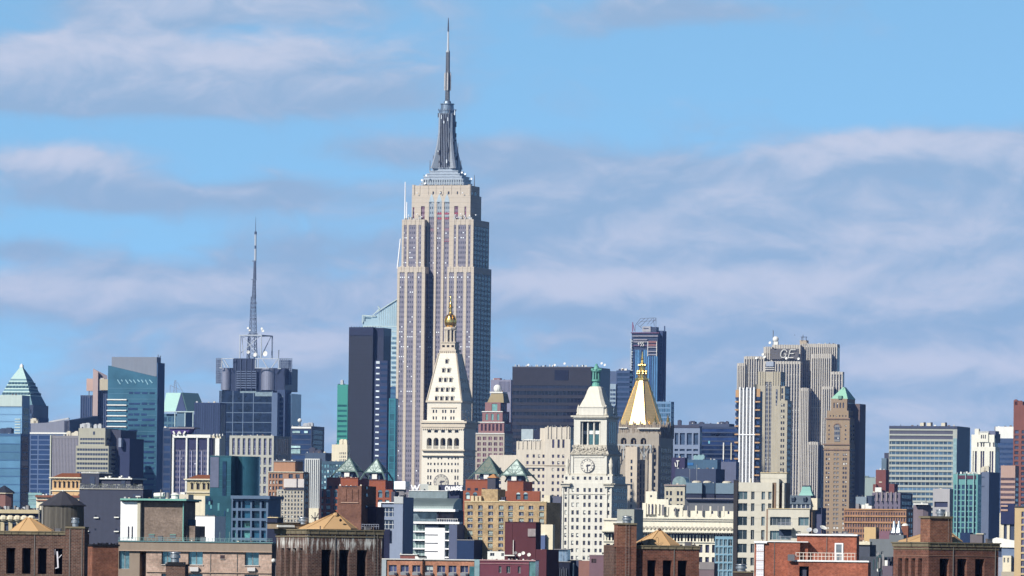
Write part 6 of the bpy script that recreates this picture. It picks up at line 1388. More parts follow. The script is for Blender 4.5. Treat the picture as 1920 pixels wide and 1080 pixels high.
B.facade('front_wing', 519, 570, 918, None, grid(521, 569, 8, .5), [(921 + 7.6 * k, 925.5 + 7.6 * k) for k in range(9)], wall('grid_cream', K(195, 188, 172, .7), .12), pal_pane, y0=-4, y1=-1.7, rev=.4, fl=None)
B.box('terrace_rim', 531, 571, 916, 918.01, y0=-4.6, y1=-1.6, mat=dgrey)
B = curtain('striped_tower', 'slender white and grey pinstriped slab behind brown brick block', 'building', 3000, 571, 599, 603, 860, wall('pinstripe_white', K(215, 218, 215, .75), .08), glass('pinstripe_dark', (.06, .07, .09), .2, .5, .3), 862, 955, 1, 1, cols=grid(572, 599, 7, .45), ref=900); B.box('base_block', 578, 598, 953, None, y0=-3, y1=-.01, mat=ivory)
B = curtain('office_block', 'low teal windowed block behind the left glass pyramids', 'building', 3300, 599, 652, 660, 865, wall('teal_grey_wall', K(75, 100, 118), .2, .2), glass('aqua_chips', (.10, .2, .24), .2, .5, 1.1, .1, (.5, .62, .62), .25), 869, 930, 6, .6, ref=890, cols=grid(601, 650, 9, .7))
B = Bld('office_block', 'low slate roofed block left of the beige annex, under dark slab tower', 'building', 3900, 610, 17, 860); B.box('wall', 572, 610, 849, None, fl=624, mat=wall('slate_mid2', K(82, 98, 120), .15)); clutter(B, (585, 596), 849, 4, dgrey, (1, 3))
B = Bld('office_block', 'small beige annex block left of the dark slab tower', 'building', 3700, 651, 17, 850); B.facade('wall', 622, 651, 833.5, None, grid(636, 649, 4, .5), [(848, 852), (854.5, 858.5), (861, 865)], ivory, pal_pane, fl=656, rev=.4); clutter(B, (640, 646), 833.5, 3, ivory, (1.5, 3))

# ---- towers with glass pyramids
def pyr_top(B, apx, apy, l, r, by, y0, flank, bt, mat):
    """open framed glass pyramid standing on splayed legs"""
    x0, x1 = B.x(l, y0), B.x(r, y0); d = (x1 - x0); zb, za, zl = B.z(by, y0), B.z(apy, y0 + d / 2), B.z(bt, y0)
    xm, ym = (x0 + x1) / 2 , y0 + d / 2
    MB().loft([[(x0, y0, zb), (x1, y0, zb), (x1, y0 + d, zb), (x0, y0 + d, zb)], [(xm - .15, ym - .15, za), (xm + .15, ym - .15, za), (xm + .15, ym + .15, za), (xm - .15, ym + .15, za)]]).build('glass_pyramid', mat, B)
    fr = wall('pyramid_frame', K(110, 135, 128, .7), .2); M = MB(); C4 = [(x0, y0), (x1, y0), (x1, y0 + d), (x0, y0 + d)]
    for k in range(4):
        a, b_ = C4[k], C4[(k + 1) % 4]; M.bar((*a, zb), (xm, ym, za), .35); M.bar((*a, zb), (*b_, zb), .42)
        for f in (.33, .62):
            p = Vector((*a, zb)).lerp((xm, ym, za), f); q = Vector((*b_, zb)).lerp((xm, ym, za), f); M.bar(p, q, .18); M.bar((Vector((*a, zb)).lerp((*b_, zb), .5)), p, .18); M.bar((Vector((*a, zb)).lerp((*b_, zb), .5)), q, .18)
        o = Vector(((a[0] - xm) * .42, (a[1] - ym) * .42, 0)); M.bar((*a, zb), (a[0] + o.x, a[1] + o.y, zl), .4)
    M.build('pyramid_frame', fr, B); MB().box(x0 + d * .2, x1 - d * .2, y0 + d * .15, y0 + d * .8, zl, zb - .3).build('lantern_core', wall('core_slate', K(60, 75, 98), .2), B)
    MB().box(xm - 1, xm + 1.4, y0 + .4, y0 + 1.6, zl + .4, zl + 2.6).build('roof_unit', whitew, B)
pg = glass('pyramid_glass', (.40, .47, .42), .35, .5, .8, 0, scale=.9); pg2 = wall('pyramid_slate', K(128, 136, 122, .7), .35, .8)
awin = glass('arched_aqua', (.08, .13, .16), .2, .5, .7, 0, (.5, .6, .58), .35)
def zeck(label, main, blocks, pyrs, wins):
    l, r, e, t = main
    B = Bld('brick_pyramid_tower', label, 'apartment tower', 3000, r, 17, 920)
    cols, rows = wins
    B.facade('wall', l, r, t, None, cols, rows, brick_o, awin, fl=e, rev=.7)
    for c in cols:
        cx = (B.x(c[0]) + B.x(c[1])) / 2; w = (B.x(c[1]) - B.x(c[0])) / 2; z = B.z(rows[0][0] + .02); MB().loft([[(cx + w * cos(pi * k / 6), y, z + w * sin(pi * k / 6)) for k in range(7)] for y in (-.06, -.004)]).build('window_head', awin, B)
    for (bl, br, be, bt, wl) in blocks:
        X1 = B.x(br, 3); Y = B.y(be, X1); B.box('tower_block', bl, br, bt, t + .02, y0=3, y1=Y, mat=brick_o)
        for a in wl: B.box('window', a, a + 6, bt + 15, bt + 20, y0=2.9, y1=2.99, mat=MATS['dark_pane'])
        B.box('parapet_rim', bl - .3, br + .3, bt - 1, bt + .01, y0=2.7, y1=5, mat=wall('rim_brick', K(150, 90, 70), .2))
    for p in pyrs: pyr_top(B, *p)
    return B
zeck('left orange brick tower topped by two framed glass pyramids', (599, 736, 741, 918), [(612.5, 671, 691, 897, (616, 629)), (692, 722.5, 738, 901, ())], [(650, 859, 630, 667, 884, 5, 0, 896, pg), (704, 861, 684, 717, 886, 5, 0, 900, pg)], ([(601.5, 606.5), (611.5, 619.5), (625, 633), (709, 717), (722, 730)], [(923, 933), (937, 945), (949, 957), (961, 970), (974, 982)]))
B = zeck('right orange brick tower topped by two framed glass pyramids', (857, 1012, 1014, 921), [(873, 914, 928, 901, (876, 890, 904)), (951, 981, 998, 903, ())], [(912, 857, 889, 931, 888, 5, 0, 900, pg2), (960.5, 862, 940, 984, 891, 5, 0, 903, pg)], ([(859, 867), (873, 881), (887, 895), (968, 976), (981.5, 990)], [(928, 937), (941, 949), (953, 961), (965, 973)]))
B = Bld('rooftop_water_house', 'slate rooftop box with small orange pyramid roof before right glass pyramids', 'roof structure', 2700, 929, 17, 900); B.box('wall', 914, 929, 896, None, fl=936, mat=wall('slate_box', K(84, 84, 94), .1)); X = B.x(929); Y = B.y(936, X); MB().frust(B.x(913), X + .5, -.4, Y, B.z(896), B.x(922), B.x(923), 2, 2.6, B.z(888.5)).build('roof', wall('amber_roof', K(205, 150, 100), .15), B)

# ---- union square foreground
def brown_box():
    B = Bld('brick_bulkhead', 'blank brown brick shaft with inset panels, dark side, behind the central brick rooftop', 'building', 1250, 677.5, 17, 940)
    bb = brick('dusty_brown_brick', K(142, 100, 84, .62), K(130, 90, 76, .62), K(135, 105, 92, .6), 2)
    B.box('wall', 634, 677.5, 911, None, fl=705, mat=bb)
    for a in (640, 651, 662.5): B.box('panel', a, a + 9, 917.5, 941, y0=-.12, y1=-.003, mat=brick('panel_brown_brick', K(150, 108, 92, .62), K(142, 100, 84, .62), K(135, 105, 92, .6), 2))
    B.box('panel_sill', 639, 672, 941.5, 943, y0=-.2, y1=-.003, mat=wall('sill_rose', K(205, 170, 150), .2)); M = MB()
    for k in range(10): px = 640 + k * 3; M.box(B.x(px), B.x(px + 2), -.1, -.003, B.z(913), B.z(911.6))
    M.build('vent_row', dgrey, B); X = B.x(677.5)
    for k, (t, b) in enumerate(((912, 917), (925, 931), (948, 953))): MB().box(X + .003, X + .15, 2.5, 3.4, B.z(b), B.z(t)).build('window', navyg, B)
    B.box('side_wing', 678, 706, 950, None, y0=4, y1=9, mat=wall('side_dark_brick', K(78, 62, 78, .6), .2)); M = MB()
    for r in (983, 987): M.box(B.x(679), B.x(712), -.3, -.2, B.z(r) - .04, B.z(r) + .04)
    for k in range(8): x = B.x(680 + k * 4.5); M.box(x - .03, x + .03, -.3, -.2, B.z(992), B.z(983))
    M.build('railing', wall('rail_pale', K(160, 165, 180), .1), B)
brown_box()
def union_hotel_block():
    B = Bld('concrete_frame_building', 'pale blue grey concrete building with big dark gridded windows', 'building', 1550, 738, 17, 990)
    pc = wall('blue_concrete', K(152, 165, 188, .7), .08, .3); bw = wall('white_render', K(250, 250, 248, .86), .06)
    B.facade('wall', 709, 738.5, 943, None, [(716.5, 738)], [(951, 969), (975, 992)], pc, glass('grid_window', (.02, .03, .06), .1, .6, .5, mull=.9, mcol=(.4, .43, .45)), y0=.6, y1=8, rev=.5)
    for r in (959.5, 983): B.box('glazing_bar', 716.5, 738, r, r + .7, y0=.9, y1=1.0, mat=bw)
    B.box('corner_pier', 708, 714, 943, None, y0=.2, y1=.59, mat=bw); B.box('parapet', 708.5, 739, 941.5, 943.01, y0=.1, y1=8, mat=bw)
    B.box('column', 738.5, 755, 932, None, y0=-.4, fl=775, mat=pc); B.box('column_head', 738.3, 755.2, 931, 944, y0=-.6, y1=-.41, mat=wall('pale_head', K(200, 205, 205), .1)); B.box('lower_pier', 731, 738.6, 1019, None, y0=-.3, y1=.1, mat=pc)
    B.box('dark_slot', 708, 731, 992.5, None, y0=-.1, y1=.19, mat=wall('slot_navy', K(40, 44, 70), .2)); B.box('lift_block', 733, 740, 922, 945, y0=9, y1=12, mat=dgrey)
union_hotel_block()
def curved_roof():
    B = Bld('barrel_roofed_building', 'white and grey building with ribbed barrel roof and balcony floors', 'building', 1650, 852, 17, 990)
    wr = wall('white_render', K(250, 250, 248, .86), .06); slt = wall('slate_blue', K(90, 98, 118, .68), .15)
    gb = glass('balcony_aqua', (.17, .23, .22), .2, .5, .5, mull=.9, mcol=(.5, .55, .55), scale=.8)
    y1 = B.y(872, B.x(852)); B.box('core', 774, 852, 958, None, y0=1.4, y1=y1, mat=slt)
    # barrel roof
    x0, x1 = B.x(767), B.x(850); zb, zt = B.z(956), B.z(934); M = MB(); rings = []
    for k in range(11):
        a = pi / 2 * k / 10; rings.append((1.0 - 1.5 + 7 * (1 - cos(a)) , zb + (zt - zb) * sin(a)))
    poly = rings + [(7.2, zb)]
    M.loft([[(x, y, z) for y, z in poly] for x in (x0, x1)]).build('barrel_roof', metal('zinc_roof', (.15, .19, .19), .45, .15, .3, .35, .4), B)
    B.box('roof_beam', 773, 853, 955, 959.5, y0=-1.6, y1=1.39, mat=wr); B.box('rear_parapet', 766, 838, 921, 935, y0=7.5, y1=9, mat=wall('pale_zinc', K(140, 155, 160), .25, .5)); B.box('parapet_rim', 766, 838, 920, 921.01, y0=7.3, y1=9, mat=wr)
    B.box('window_band', 775, 819, 961, 978, y0=1.0, y1=1.39, mat=glass('attic_glass', (.10, .13, .15), .15, .5, .9, .1, scale=.5)); B.box('corner_post', 818.5, 820, 958, 982, y0=-.6, y1=.3, mat=dgrey)
    B.box('window_band', 821, 850, 963, 974, y0=1.0, y1=1.39, mat=glass('attic_brown', (.08, .05, .06), .2, .5, .8, scale=.7)); B.box('terrace_rim', 774, 861, 978.5, 982.5, y0=-1.2, y1=1.38, mat=wr)
    M = MB()
    for k in range(10): x = B.x(822 + k * 4.2); M.box(x - .03, x + .03, -1.1, -1.0, B.z(979), B.z(973))
    M.box(B.x(821), B.x(861), -1.12, -1.0, B.z(973.6), B.z(972.8)); M.build('railing', wr, B)
    for k in range(5):
        t = 985 + k * 16; B.box('window_band', 774, 797, t, t + 11, y0=.8, y1=1.38, mat=gb); B.box('balcony_slab', 773, 797, t + 11, t + 13.6, y0=-.6, y1=1.37, mat=wr); B.box('window_band', 834, 842, t, t + 10, y0=.9, y1=1.38, mat=gb); B.box('balcony_slab', 833.5, 842, t + 11, t + 13.6, y0=-.4, y1=1.37, mat=wr)
        B.box('window', 842, 849, t + 1, t + 9, y0=1.2, y1=1.39, mat=MATS['navy_glass'])
    B.box('white_wall', 797, 834, 990, None, y0=-.5, y1=1.36, mat=wr)
    for k in range(3): B.box('wall_slot', 797, 821, 1002.5 + k * 15.6, 1004 + k * 15.6, y0=-.62, y1=-.503, mat=dgrey)
    B.box('dark_soffit', 797, 822, 983, 990.01, y0=-.2, y1=1.3, mat=navyw)
curved_roof()
B = Bld('office_block', 'plain slate block between the barrel roofed building and yellow brick apartments', 'building', 1500, 866, 17, 1000); B.box('wall', 842, 857, 984, None, y0=0, y1=6, mat=wall('slate_plain', K(100, 108, 135), .12)); B.box('wing', 857.2, 889, 1013, None, y0=-.5, y1=7, mat=wall('navy_plain', K(42, 62, 98), .2)); B.box('wing_rim', 857, 889.5, 1011.5, 1013.01, y0=-.6, y1=7, mat=greyw)
def sign():
    B = Bld('rooftop_sign', 'white rooftop letters reading W and QUARE among white boxes', 'sign', 2300, 822, 17, 915)
    frame = wall('sign_slate', K(62, 68, 92), .2); lt = wall('letter_white', K(250, 250, 250, .9), .03)
    bx = B.box('sign_board', 822, 861, 909, None, y0=1.2, y1=6, mat=frame); B.box('screen_box', 739, 760, 903, 918, y0=0, y1=5, mat=lt); B.box('support', 743, 757, 918, None, y0=1, y1=4, mat=greyw); B.box('screen_box', 803, 822, 910, 926, y0=0, y1=5, mat=wall('box_cream', K(232, 228, 210), .08)); B.box('screen_box', 788, 803.2, 908, 928, y0=1.5, y1=5, mat=wall('box_pale', K(205, 210, 205), .1)); B.box('building', 766, 822, 926, None, y0=2, y1=9, mat=wall('box_pale', K(205, 210, 205)))
    random.seed(14)
    def word(strokes, r=.33):
        M = MB()
        for a, b, c, d in strokes: M.bar((B.x(a, -1), -1, B.z(b, -1)), (B.x(c, -1), -1, B.z(d, -1)), r)
        M.build('letter', lt, B)
    word(((771.5, 909.5, 775, 919.5), (775, 919.5, 778.5, 910.5), (778.5, 910.5, 781.5, 919.5), (781.5, 919.5, 787, 908.5)))
    def ell(cx, cy, rx, ry, n=10): P = [(cx + rx * cos(2 * pi * k / n), cy + ry * sin(2 * pi * k / n)) for k in range(n + 1)]; return tuple((*p, *q) for p, q in zip(P, P[1:]))
    word(ell(838.2, 915.6, 2.6, 3.8) + ((838.8, 917.5, 841, 920.5),))
    word(((843, 911.8, 843, 917.5), (843, 917.5, 845, 919.6), (845, 919.6, 847.2, 917.5), (847.2, 917.5, 847.2, 911.8)))
    word(((848.6, 919.5, 851.4, 911.5), (851.4, 911.5, 854.2, 919.2), (849.8, 917, 853.2, 917)))
    word(((856, 918.8, 856, 911.4), (856, 911.4, 860, 912), (860, 912, 860, 914.8), (860, 914.8, 856, 915.2), (857.5, 915.2, 860.8, 918.8)))
    word(((863, 918.6, 863, 911.4), (863, 911.4, 867.5, 911.4), (863, 914.8, 866.6, 914.8), (863, 918.6, 867.5, 918.6)))
    M = MB()
    for k in range(9): a = 744 + k * 2.4; M.bar((B.x(a, -.5), -.5, B.z(924)), (B.x(a + 8, -.5), -.5, B.z(929 - (k % 3) * 2)), .14)
    M.build('cable_tray', greyw, B)
    for k in range(8): a = 858 + k * 1.2; 
sign()
def yellow_flats():
    B = Bld('yellow_brick_apartments', 'yellow brick apartment block with paired pale and dark windows', 'apartment block', 1500, 1024, 17, 990)
    yb = brick('yellow_brick', K(208, 184, 146, .66), K(198, 172, 132, .66), K(190, 160, 120, .6), 2.2)
    cols = [(876, 886), (896, 904.5), (915, 924), (934.5, 943.5), (952.5, 961), (972.5, 981.5), (990.5, 999.5), (1010.5, 1019.5)]
    rows = [(948.5 + 11.85 * k, 955.8 + 11.85 * k) for k in range(10)]
    pn = glass('flat_window', (.035, .04, .09), .15, .5, .5, 0, (.30, .36, .32), .42, mull=1.05, mcol=(.33, .36, .33))
    B.facade('wall', 870.5, 1024, 942, None, cols, rows, yb, pn, fl=1051, rev=.35, cap=80)
    for a, c in cols:
        for t, b in rows[:9]: B.box('window_sill', a, c, b + .1, b + 2.3, y0=-.1, y1=.1, mat=wall('sill_aqua', K(150, 158, 146, .62), .2)) if (int(a) * 7 + int(t)) % 3 else None
    B.box('parapet_rim', 870, 1024.3, 940.5, 942.01, y0=-.15, y1=.5, mat=wall('rim_cream', K(235, 215, 170), .1)); B.box('roof_house', 902, 932.5, 918, 942, y0=3, y1=9, mat=yb); B.box('roof_house', 882, 903, 931, 942, y0=3.5, y1=7, mat=wall('buff_unit', K(225, 205, 170), .2))
    random.seed(17)
    for px in (884, 890, 897, 939, 944): B.box('roof_unit', px, px + rnd(2, 5), 933 - rnd(0, 3), 942, y0=2, y1=3, mat=wall('buff_unit', K(225, 205, 170), .2) if px < 900 else dgrey)
    B.box('roof_rim', 935, 946, 938.5, 940, y0=1.8, y1=4, mat=whitew); X = B.x(1024)
yellow_flats()
def tan_setback():
    B = Bld('stepped_stone_office', 'cream stone office building with stepped top and grid of square windows', 'building', 3700, 1069, 17, 860)
    cs = wall('cream_step_stone', K(226, 216, 198, .72), .12, .12, .85, .2, 1.4)
    rows = [(852.5 + 12.55 * k, 858.5 + 12.55 * k) for k in range(14)]; pn = glass('plum_square', (.045, .04, .08), .2, .5, .4, 0, (.5, .47, .42), .12)
    B.facade('west_wing', 968, 1021, 828, None, [(a - 2, a + 2.2) for a in (989, 1000.6, 1010.5, 1019)], rows, cs, pn, y0=3, y1=22, rev=.5)
    B.facade('main_block', 1021, 1069, 801, None, [(a - 2.1, a + 2.1) for a in (1037, 1047, 1056)], [(824, 840)] + rows, cs, pn, fl=1076, y0=1, rev=.5)
    B.facade('low_wing', 918, 969, 854, None, [(936, 940)], rows[2:], cs, pn, y0=6, y1=20, rev=.5)
    M = MB()
    for px in (1026, 1032, 1042, 1051.5, 1061, 1066): M.box(B.x(px, 1), B.x(px + 1.3, 1), .4, .995, B.z(822), B.z(799.5))
    for px in (971, 979, 987, 995, 1003, 1011): M.box(B.x(px, 3), B.x(px + 1.3, 3), 2.5, 2.995, B.z(842), B.z(827))
    M.build('parapet_rib', cs, B)
    tk = metal('tank_zinc', (.33, .38, .40), .45, .2, .4); B.box('cooling_tank', 977, 999, 805, 826, y0=8, y1=16, mat=tk); B.box('cooling_opening', 999, 1012, 806.5, 824, y0=8.5, y1=15, mat=wall('opening_navy', (.02, .025, .05), .1)); B.box('roof_house', 1012, 1022, 803, 828, y0=7, y1=16, mat=cs)
    M = MB()
    for k in range(10): px = 980 + k * 3.5; M.box(B.x(px, 7), B.x(px + 1, 7), 7, 7.6, B.z(828), B.z(823 + (k % 3)))
    M.build('roof_pipework', whitew, B); B.box('pipe', 982, 1014, 824.5, 826, y0=6.5, y1=6.9, mat=whitew)
    for px in (1040, 1050, 1064): antenna(B, px, 801, 797, 4, .35)
    B.box('ledge', 985, 1060, 872.5, 873.8, y0=.6, y1=.995, mat=wall('ledge_brown', K(170, 155, 135), .1))
tan_setback()
B = Bld('cream_block', 'small cream block with blue shaded notch beside maroon rooftop', 'building', 1300, 1036.5, 17, 1000); B.box('wall', 1014, 1036.5, 983.5, None, fl=1040, mat=ivory); B.box('notch', 1014, 1022, 1004, 1030, y0=-1, y1=-.005, mat=wall('notch_blue', K(98, 115, 155), .1)); B.box('notch_rim', 1014, 1022, 1002.5, 1004, y0=-1.1, y1=-.005, mat=whitew)  # the notch is a blue box, its shade put into the colour
B = Bld('low_building', 'slate annex and stone stack seen left of the pale clock tower foot', 'building', 3300, 1052, 17, 930)
B.box('wall', 1034, 1052, 931, None, y0=0, y1=12, mat=wall('slate_notch', K(105, 108, 125), .1)); B.box('stack', 1020, 1031, 929, None, y0=-2, y1=6, mat=cs if False else ivory)
# ======================= right of centre, middle distance =======================
def cream_cornice():
    B = Bld('ornate_cream_building', 'long ornate cream building with deep bracketed cornice and arcaded top floor', 'building', 2300, 1377, 6, 980)
    cr = wall('ornate_cream', K(246, 240, 218, .8), .12, .3, .85, .2, 1.5); dp = glass('ornate_pane', (.05, .05, .09), .2, .5, .4)
    B.facade('wall', 1132, 1377, 1017, None, [(1137 + 12.4 * k, 1144 + 12.4 * k) for k in range(19)], [(1022, 1037), (1045, 1059), (1067, 1082)], cr, dp, y0=0, y1=20, rev=.8)
    # arcaded top floor: columns standing before a dark loggia
    B.box('loggia_back', 1132, 1377, 1002, 1017.01, y0=1.6, y1=20, mat=wall('loggia_violet', K(70, 66, 100, .7), .2)); B.box('upper_wall', 1132, 1377, 974, 1002.01, y0=.2, y1=20, mat=cr)
    for k in range(40):
        px = 1133 + k * 6.15; B.box('column', px, px + (2.4 if k % 4 else 4.2), 1004, 1017, y0=.1, y1=1.0, mat=cr)
    B.box('cornice', 1128, 1378, 996, 999.5, y0=-2.4, y1=.19, mat=cr); B.box('cornice_bed', 1130, 1377.5, 999.5, 1002, y0=-1.0, y1=.19, mat=wall('cornice_grey', K(190, 184, 170), .2)); M = MB()  # cornice bed in a greyer cream
    for k in range(70): px = 1130 + k * 3.53; M.box(B.x(px), B.x(px + 1.3), -2.0, -1.01, B.z(1001.6), B.z(999.52))
    M.build('bracket_row', cr, B); B.box('string_course', 1131, 1377.5, 1016, 1018, y0=-.5, y1=-.01, mat=cr); B.box('string_course', 1131, 1377, 977, 978.5, y0=-.2, y1=.19, mat=wall('cornice_grey', K(190, 184, 170), .2)); B.box('parapet', 1186, 1377, 971, 974.01, y0=-.3, y1=.8, mat=cr)
    M = MB()
    for k in range(26):
        px = 1190 + k * 7.2; x = B.x(px); M.bar((x, -.05, B.z(991)), (x, -.35, B.z(991)), .55, 8)
    M.build('medallions', wall('cornice_grey', K(190, 184, 170), .2), B)
    # penthouses of many heights
    def ph(l, r, t, y0, wins=(), b=974):
        B.facade('penthouse', l, r, t, b, [w[:2] for w in wins] or [(l + 1, l + 1.3)], [(wins[0][2], wins[0][3])] if wins else [(t + 2, t + 2.6)], cr, dp, y0=y0, y1=y0 + 6, rev=.4)
    ph(1210, 1231, 923, 4, [(1218.5, 1222, 930, 934)]); ph(1231, 1253, 937.5, 3); ph(1253, 1281, 948, 2.5, [(1263, 1266, 955, 960), (1271, 1274, 955, 960)]); ph(1204, 1211, 945, 3); ph(1281, 1291, 958, 2); ph(1291, 1377, 958.5, 2.2, [(1304.5, 1308.5, 958.8, 964), (1333, 1337, 958.8, 964), (1364, 1367.5, 958.8, 964)])
    for a in (1212, 1218, 1225, 1232.5): B.box('slot', a, a + 3.2, 946, 966, y0=2.4, y1=3.98, mat=cr); 
    for a in (1215.4, 1222, 1234): B.box('slot_window', a, a + 2.2, 947, 965, y0=2.7, y1=2.9, mat=dp)
    B.box('grey_roof', 1292, 1376, 945, 958.4, y0=8, y1=16, mat=wall('lead_roof', K(118, 122, 128), .15)); B.box('stair_house', 1190, 1205, 955, 974, y0=4, y1=9, mat=wall('stair_dark', K(80, 84, 100), .2))
    random.seed(23)
    for k in range(10): px = 1236 + k * 13 + rnd(0, 5); B.box('roof_unit', px, px + rnd(2, 4), 956 - rnd(2, 9), 968, y0=1.2 + (k % 2), y1=2.1, mat=cr if k % 2 else greyw)
cream_cornice()
B = Bld('roof_tank_block', 'pale grey plant block behind the red brick chimney', 'building', 2000, 1189, 17, 965); B.box('wall', 1157, 1189, 955, None, fl=1206, mat=wall('pale_plant', K(175, 178, 168), .1)); 
def plant_boxes():
    B = Bld('plant_room_building', 'building with three blue grey mechanical boxes and fan cowls on roof', 'building', 2700, 1376, 8, 925)
    bx = metal('plant_blue', (.15, .21, .26), .5, .12, .2, .5); dk = wall('plant_dark', K(55, 60, 82), .2)
    B.box('wall', 1284, 1376, 937, None, y0=1, y1=20, mat=wall('plant_wall', K(95, 100, 108), .2))
    for l, r, m in ((1286.5, 1316, bx), (1317.5, 1340, wall('plant_mid', K(70, 92, 115), .1)), (1341.5, 1376, bx)):
        B.box('mechanical_box', l, r, 906, 926, y0=0 if m is bx else 2, y1=10, mat=m); B.box('louvre', l + .5, r - .5, 926.02, 934.5, y0=.5 if m is bx else 2.4, y1=8, mat=dk); B.box('box_rim', l, r, 934.4, 936, y0=-.1, y1=2, mat=greyw)
    for px, w in ((1306, 18), (1326, 16), (1363, 18)):
        x = B.x(px, 6); r = w / 2 * B.m; MB().lathe(x, 6, [(r, B.z(906.5)), (r, B.z(903.5)), (r * .6, B.z(901.8))], 14).build('fan_cowl', creamw, B)
    B.box('roof_deck', 1286, 1376, 936, 938.5, y0=-.4, y1=1, mat=dk)
    antenna(B, 1293, 905, 880, 5, .18); antenna(B, 1306, 902, 872, 5, .18); 
plant_boxes()
B = Bld('office_block', 'slate and navy low block behind the blue mechanical boxes', 'building', 3600, 1342, 17, 890); B.box('wall', 1266, 1342, 879, None, fl=1359, mat=wall('slate_low', K(72, 82, 106), .12))
B = Bld('office_block', 'teal clad block with rooftop fans left of the striped white tower', 'building', 4000, 1345, 17, 870); B.box('wall', 1285, 1345, 862, None, fl=1352, mat=wall('teal_low', K(80, 110, 135), .25, .1)); clutter(B, (1303, 1310, 1317), 862, 2, wall('fan_aqua', K(150, 185, 190), .1), (2, 3), (2, 3)); B.box('blue_panel', 1286, 1300, 868, 873, y0=-.3, y1=-.004, mat=wall('azure_panel', K(60, 120, 180), .1))
B = Bld('office_block', 'mauve low block at the foot of the striped white tower', 'building', 4100, 1380, 17, 880); B.box('wall', 1344, 1380, 866, None, fl=1386, mat=wall('mauve_low', K(108, 114, 138), .12))
B = Bld('office_block', 'small plum block with white mark right of the gold roof tower', 'building', 3900, 1284, 17, 870); B.box('wall', 1259, 1284, 858, None, fl=1289, mat=wall('plum_low', K(66, 62, 92), .12)); M = MB()
for a, b, c, d in ((1265.7, 867.5, 1267, 875.3), (1270.7, 864.6, 1270.5, 873.3), (1270.5, 873.3, 1269.3, 875.6), (1268, 864.3, 1273.5, 864.3)): M.bar((B.x(a, -.6), -.6, B.z(b)), (B.x(c, -.6), -.6, B.z(d)), .38)
M.build('wall_mark', whitew, B)
def domed():
    B = Bld('domed_stone_building', 'small stone building with glazed barrel dome above arched windows', 'building', 2900, 1284, 17, 920)
    B.facade('wall', 1246, 1284, 911, None, [(1249, 1253), (1256, 1260), (1269, 1273.5), (1276, 1280)], [(921, 929), (934, 940), (945, 951)], wall('weathered_cream', K(208, 200, 178, .7), .2, .3), dkp, fl=1290, rev=.5); B.box('cornice', 1245, 1285, 908.5, 911.01, y0=-.8, y1=5, mat=wall('cornice_rose', K(165, 150, 145), .3))
    x0, x1 = B.x(1259), B.x(1285.5); zb = B.z(909); M = MB(); c = (x0 + x1) / 2; w = (x1 - x0) / 2
    M.loft([[(c + w * cos(pi * k / 12), y, zb + w * 1.15 * max(0, sin(pi * k / 12)) ** .7) for k in range(13)] for y in (1, 9)]).build('barrel_dome', glass('dome_glass', (.14, .19, .19), .25, .5, .6, .1, scale=.7), B)
domed()
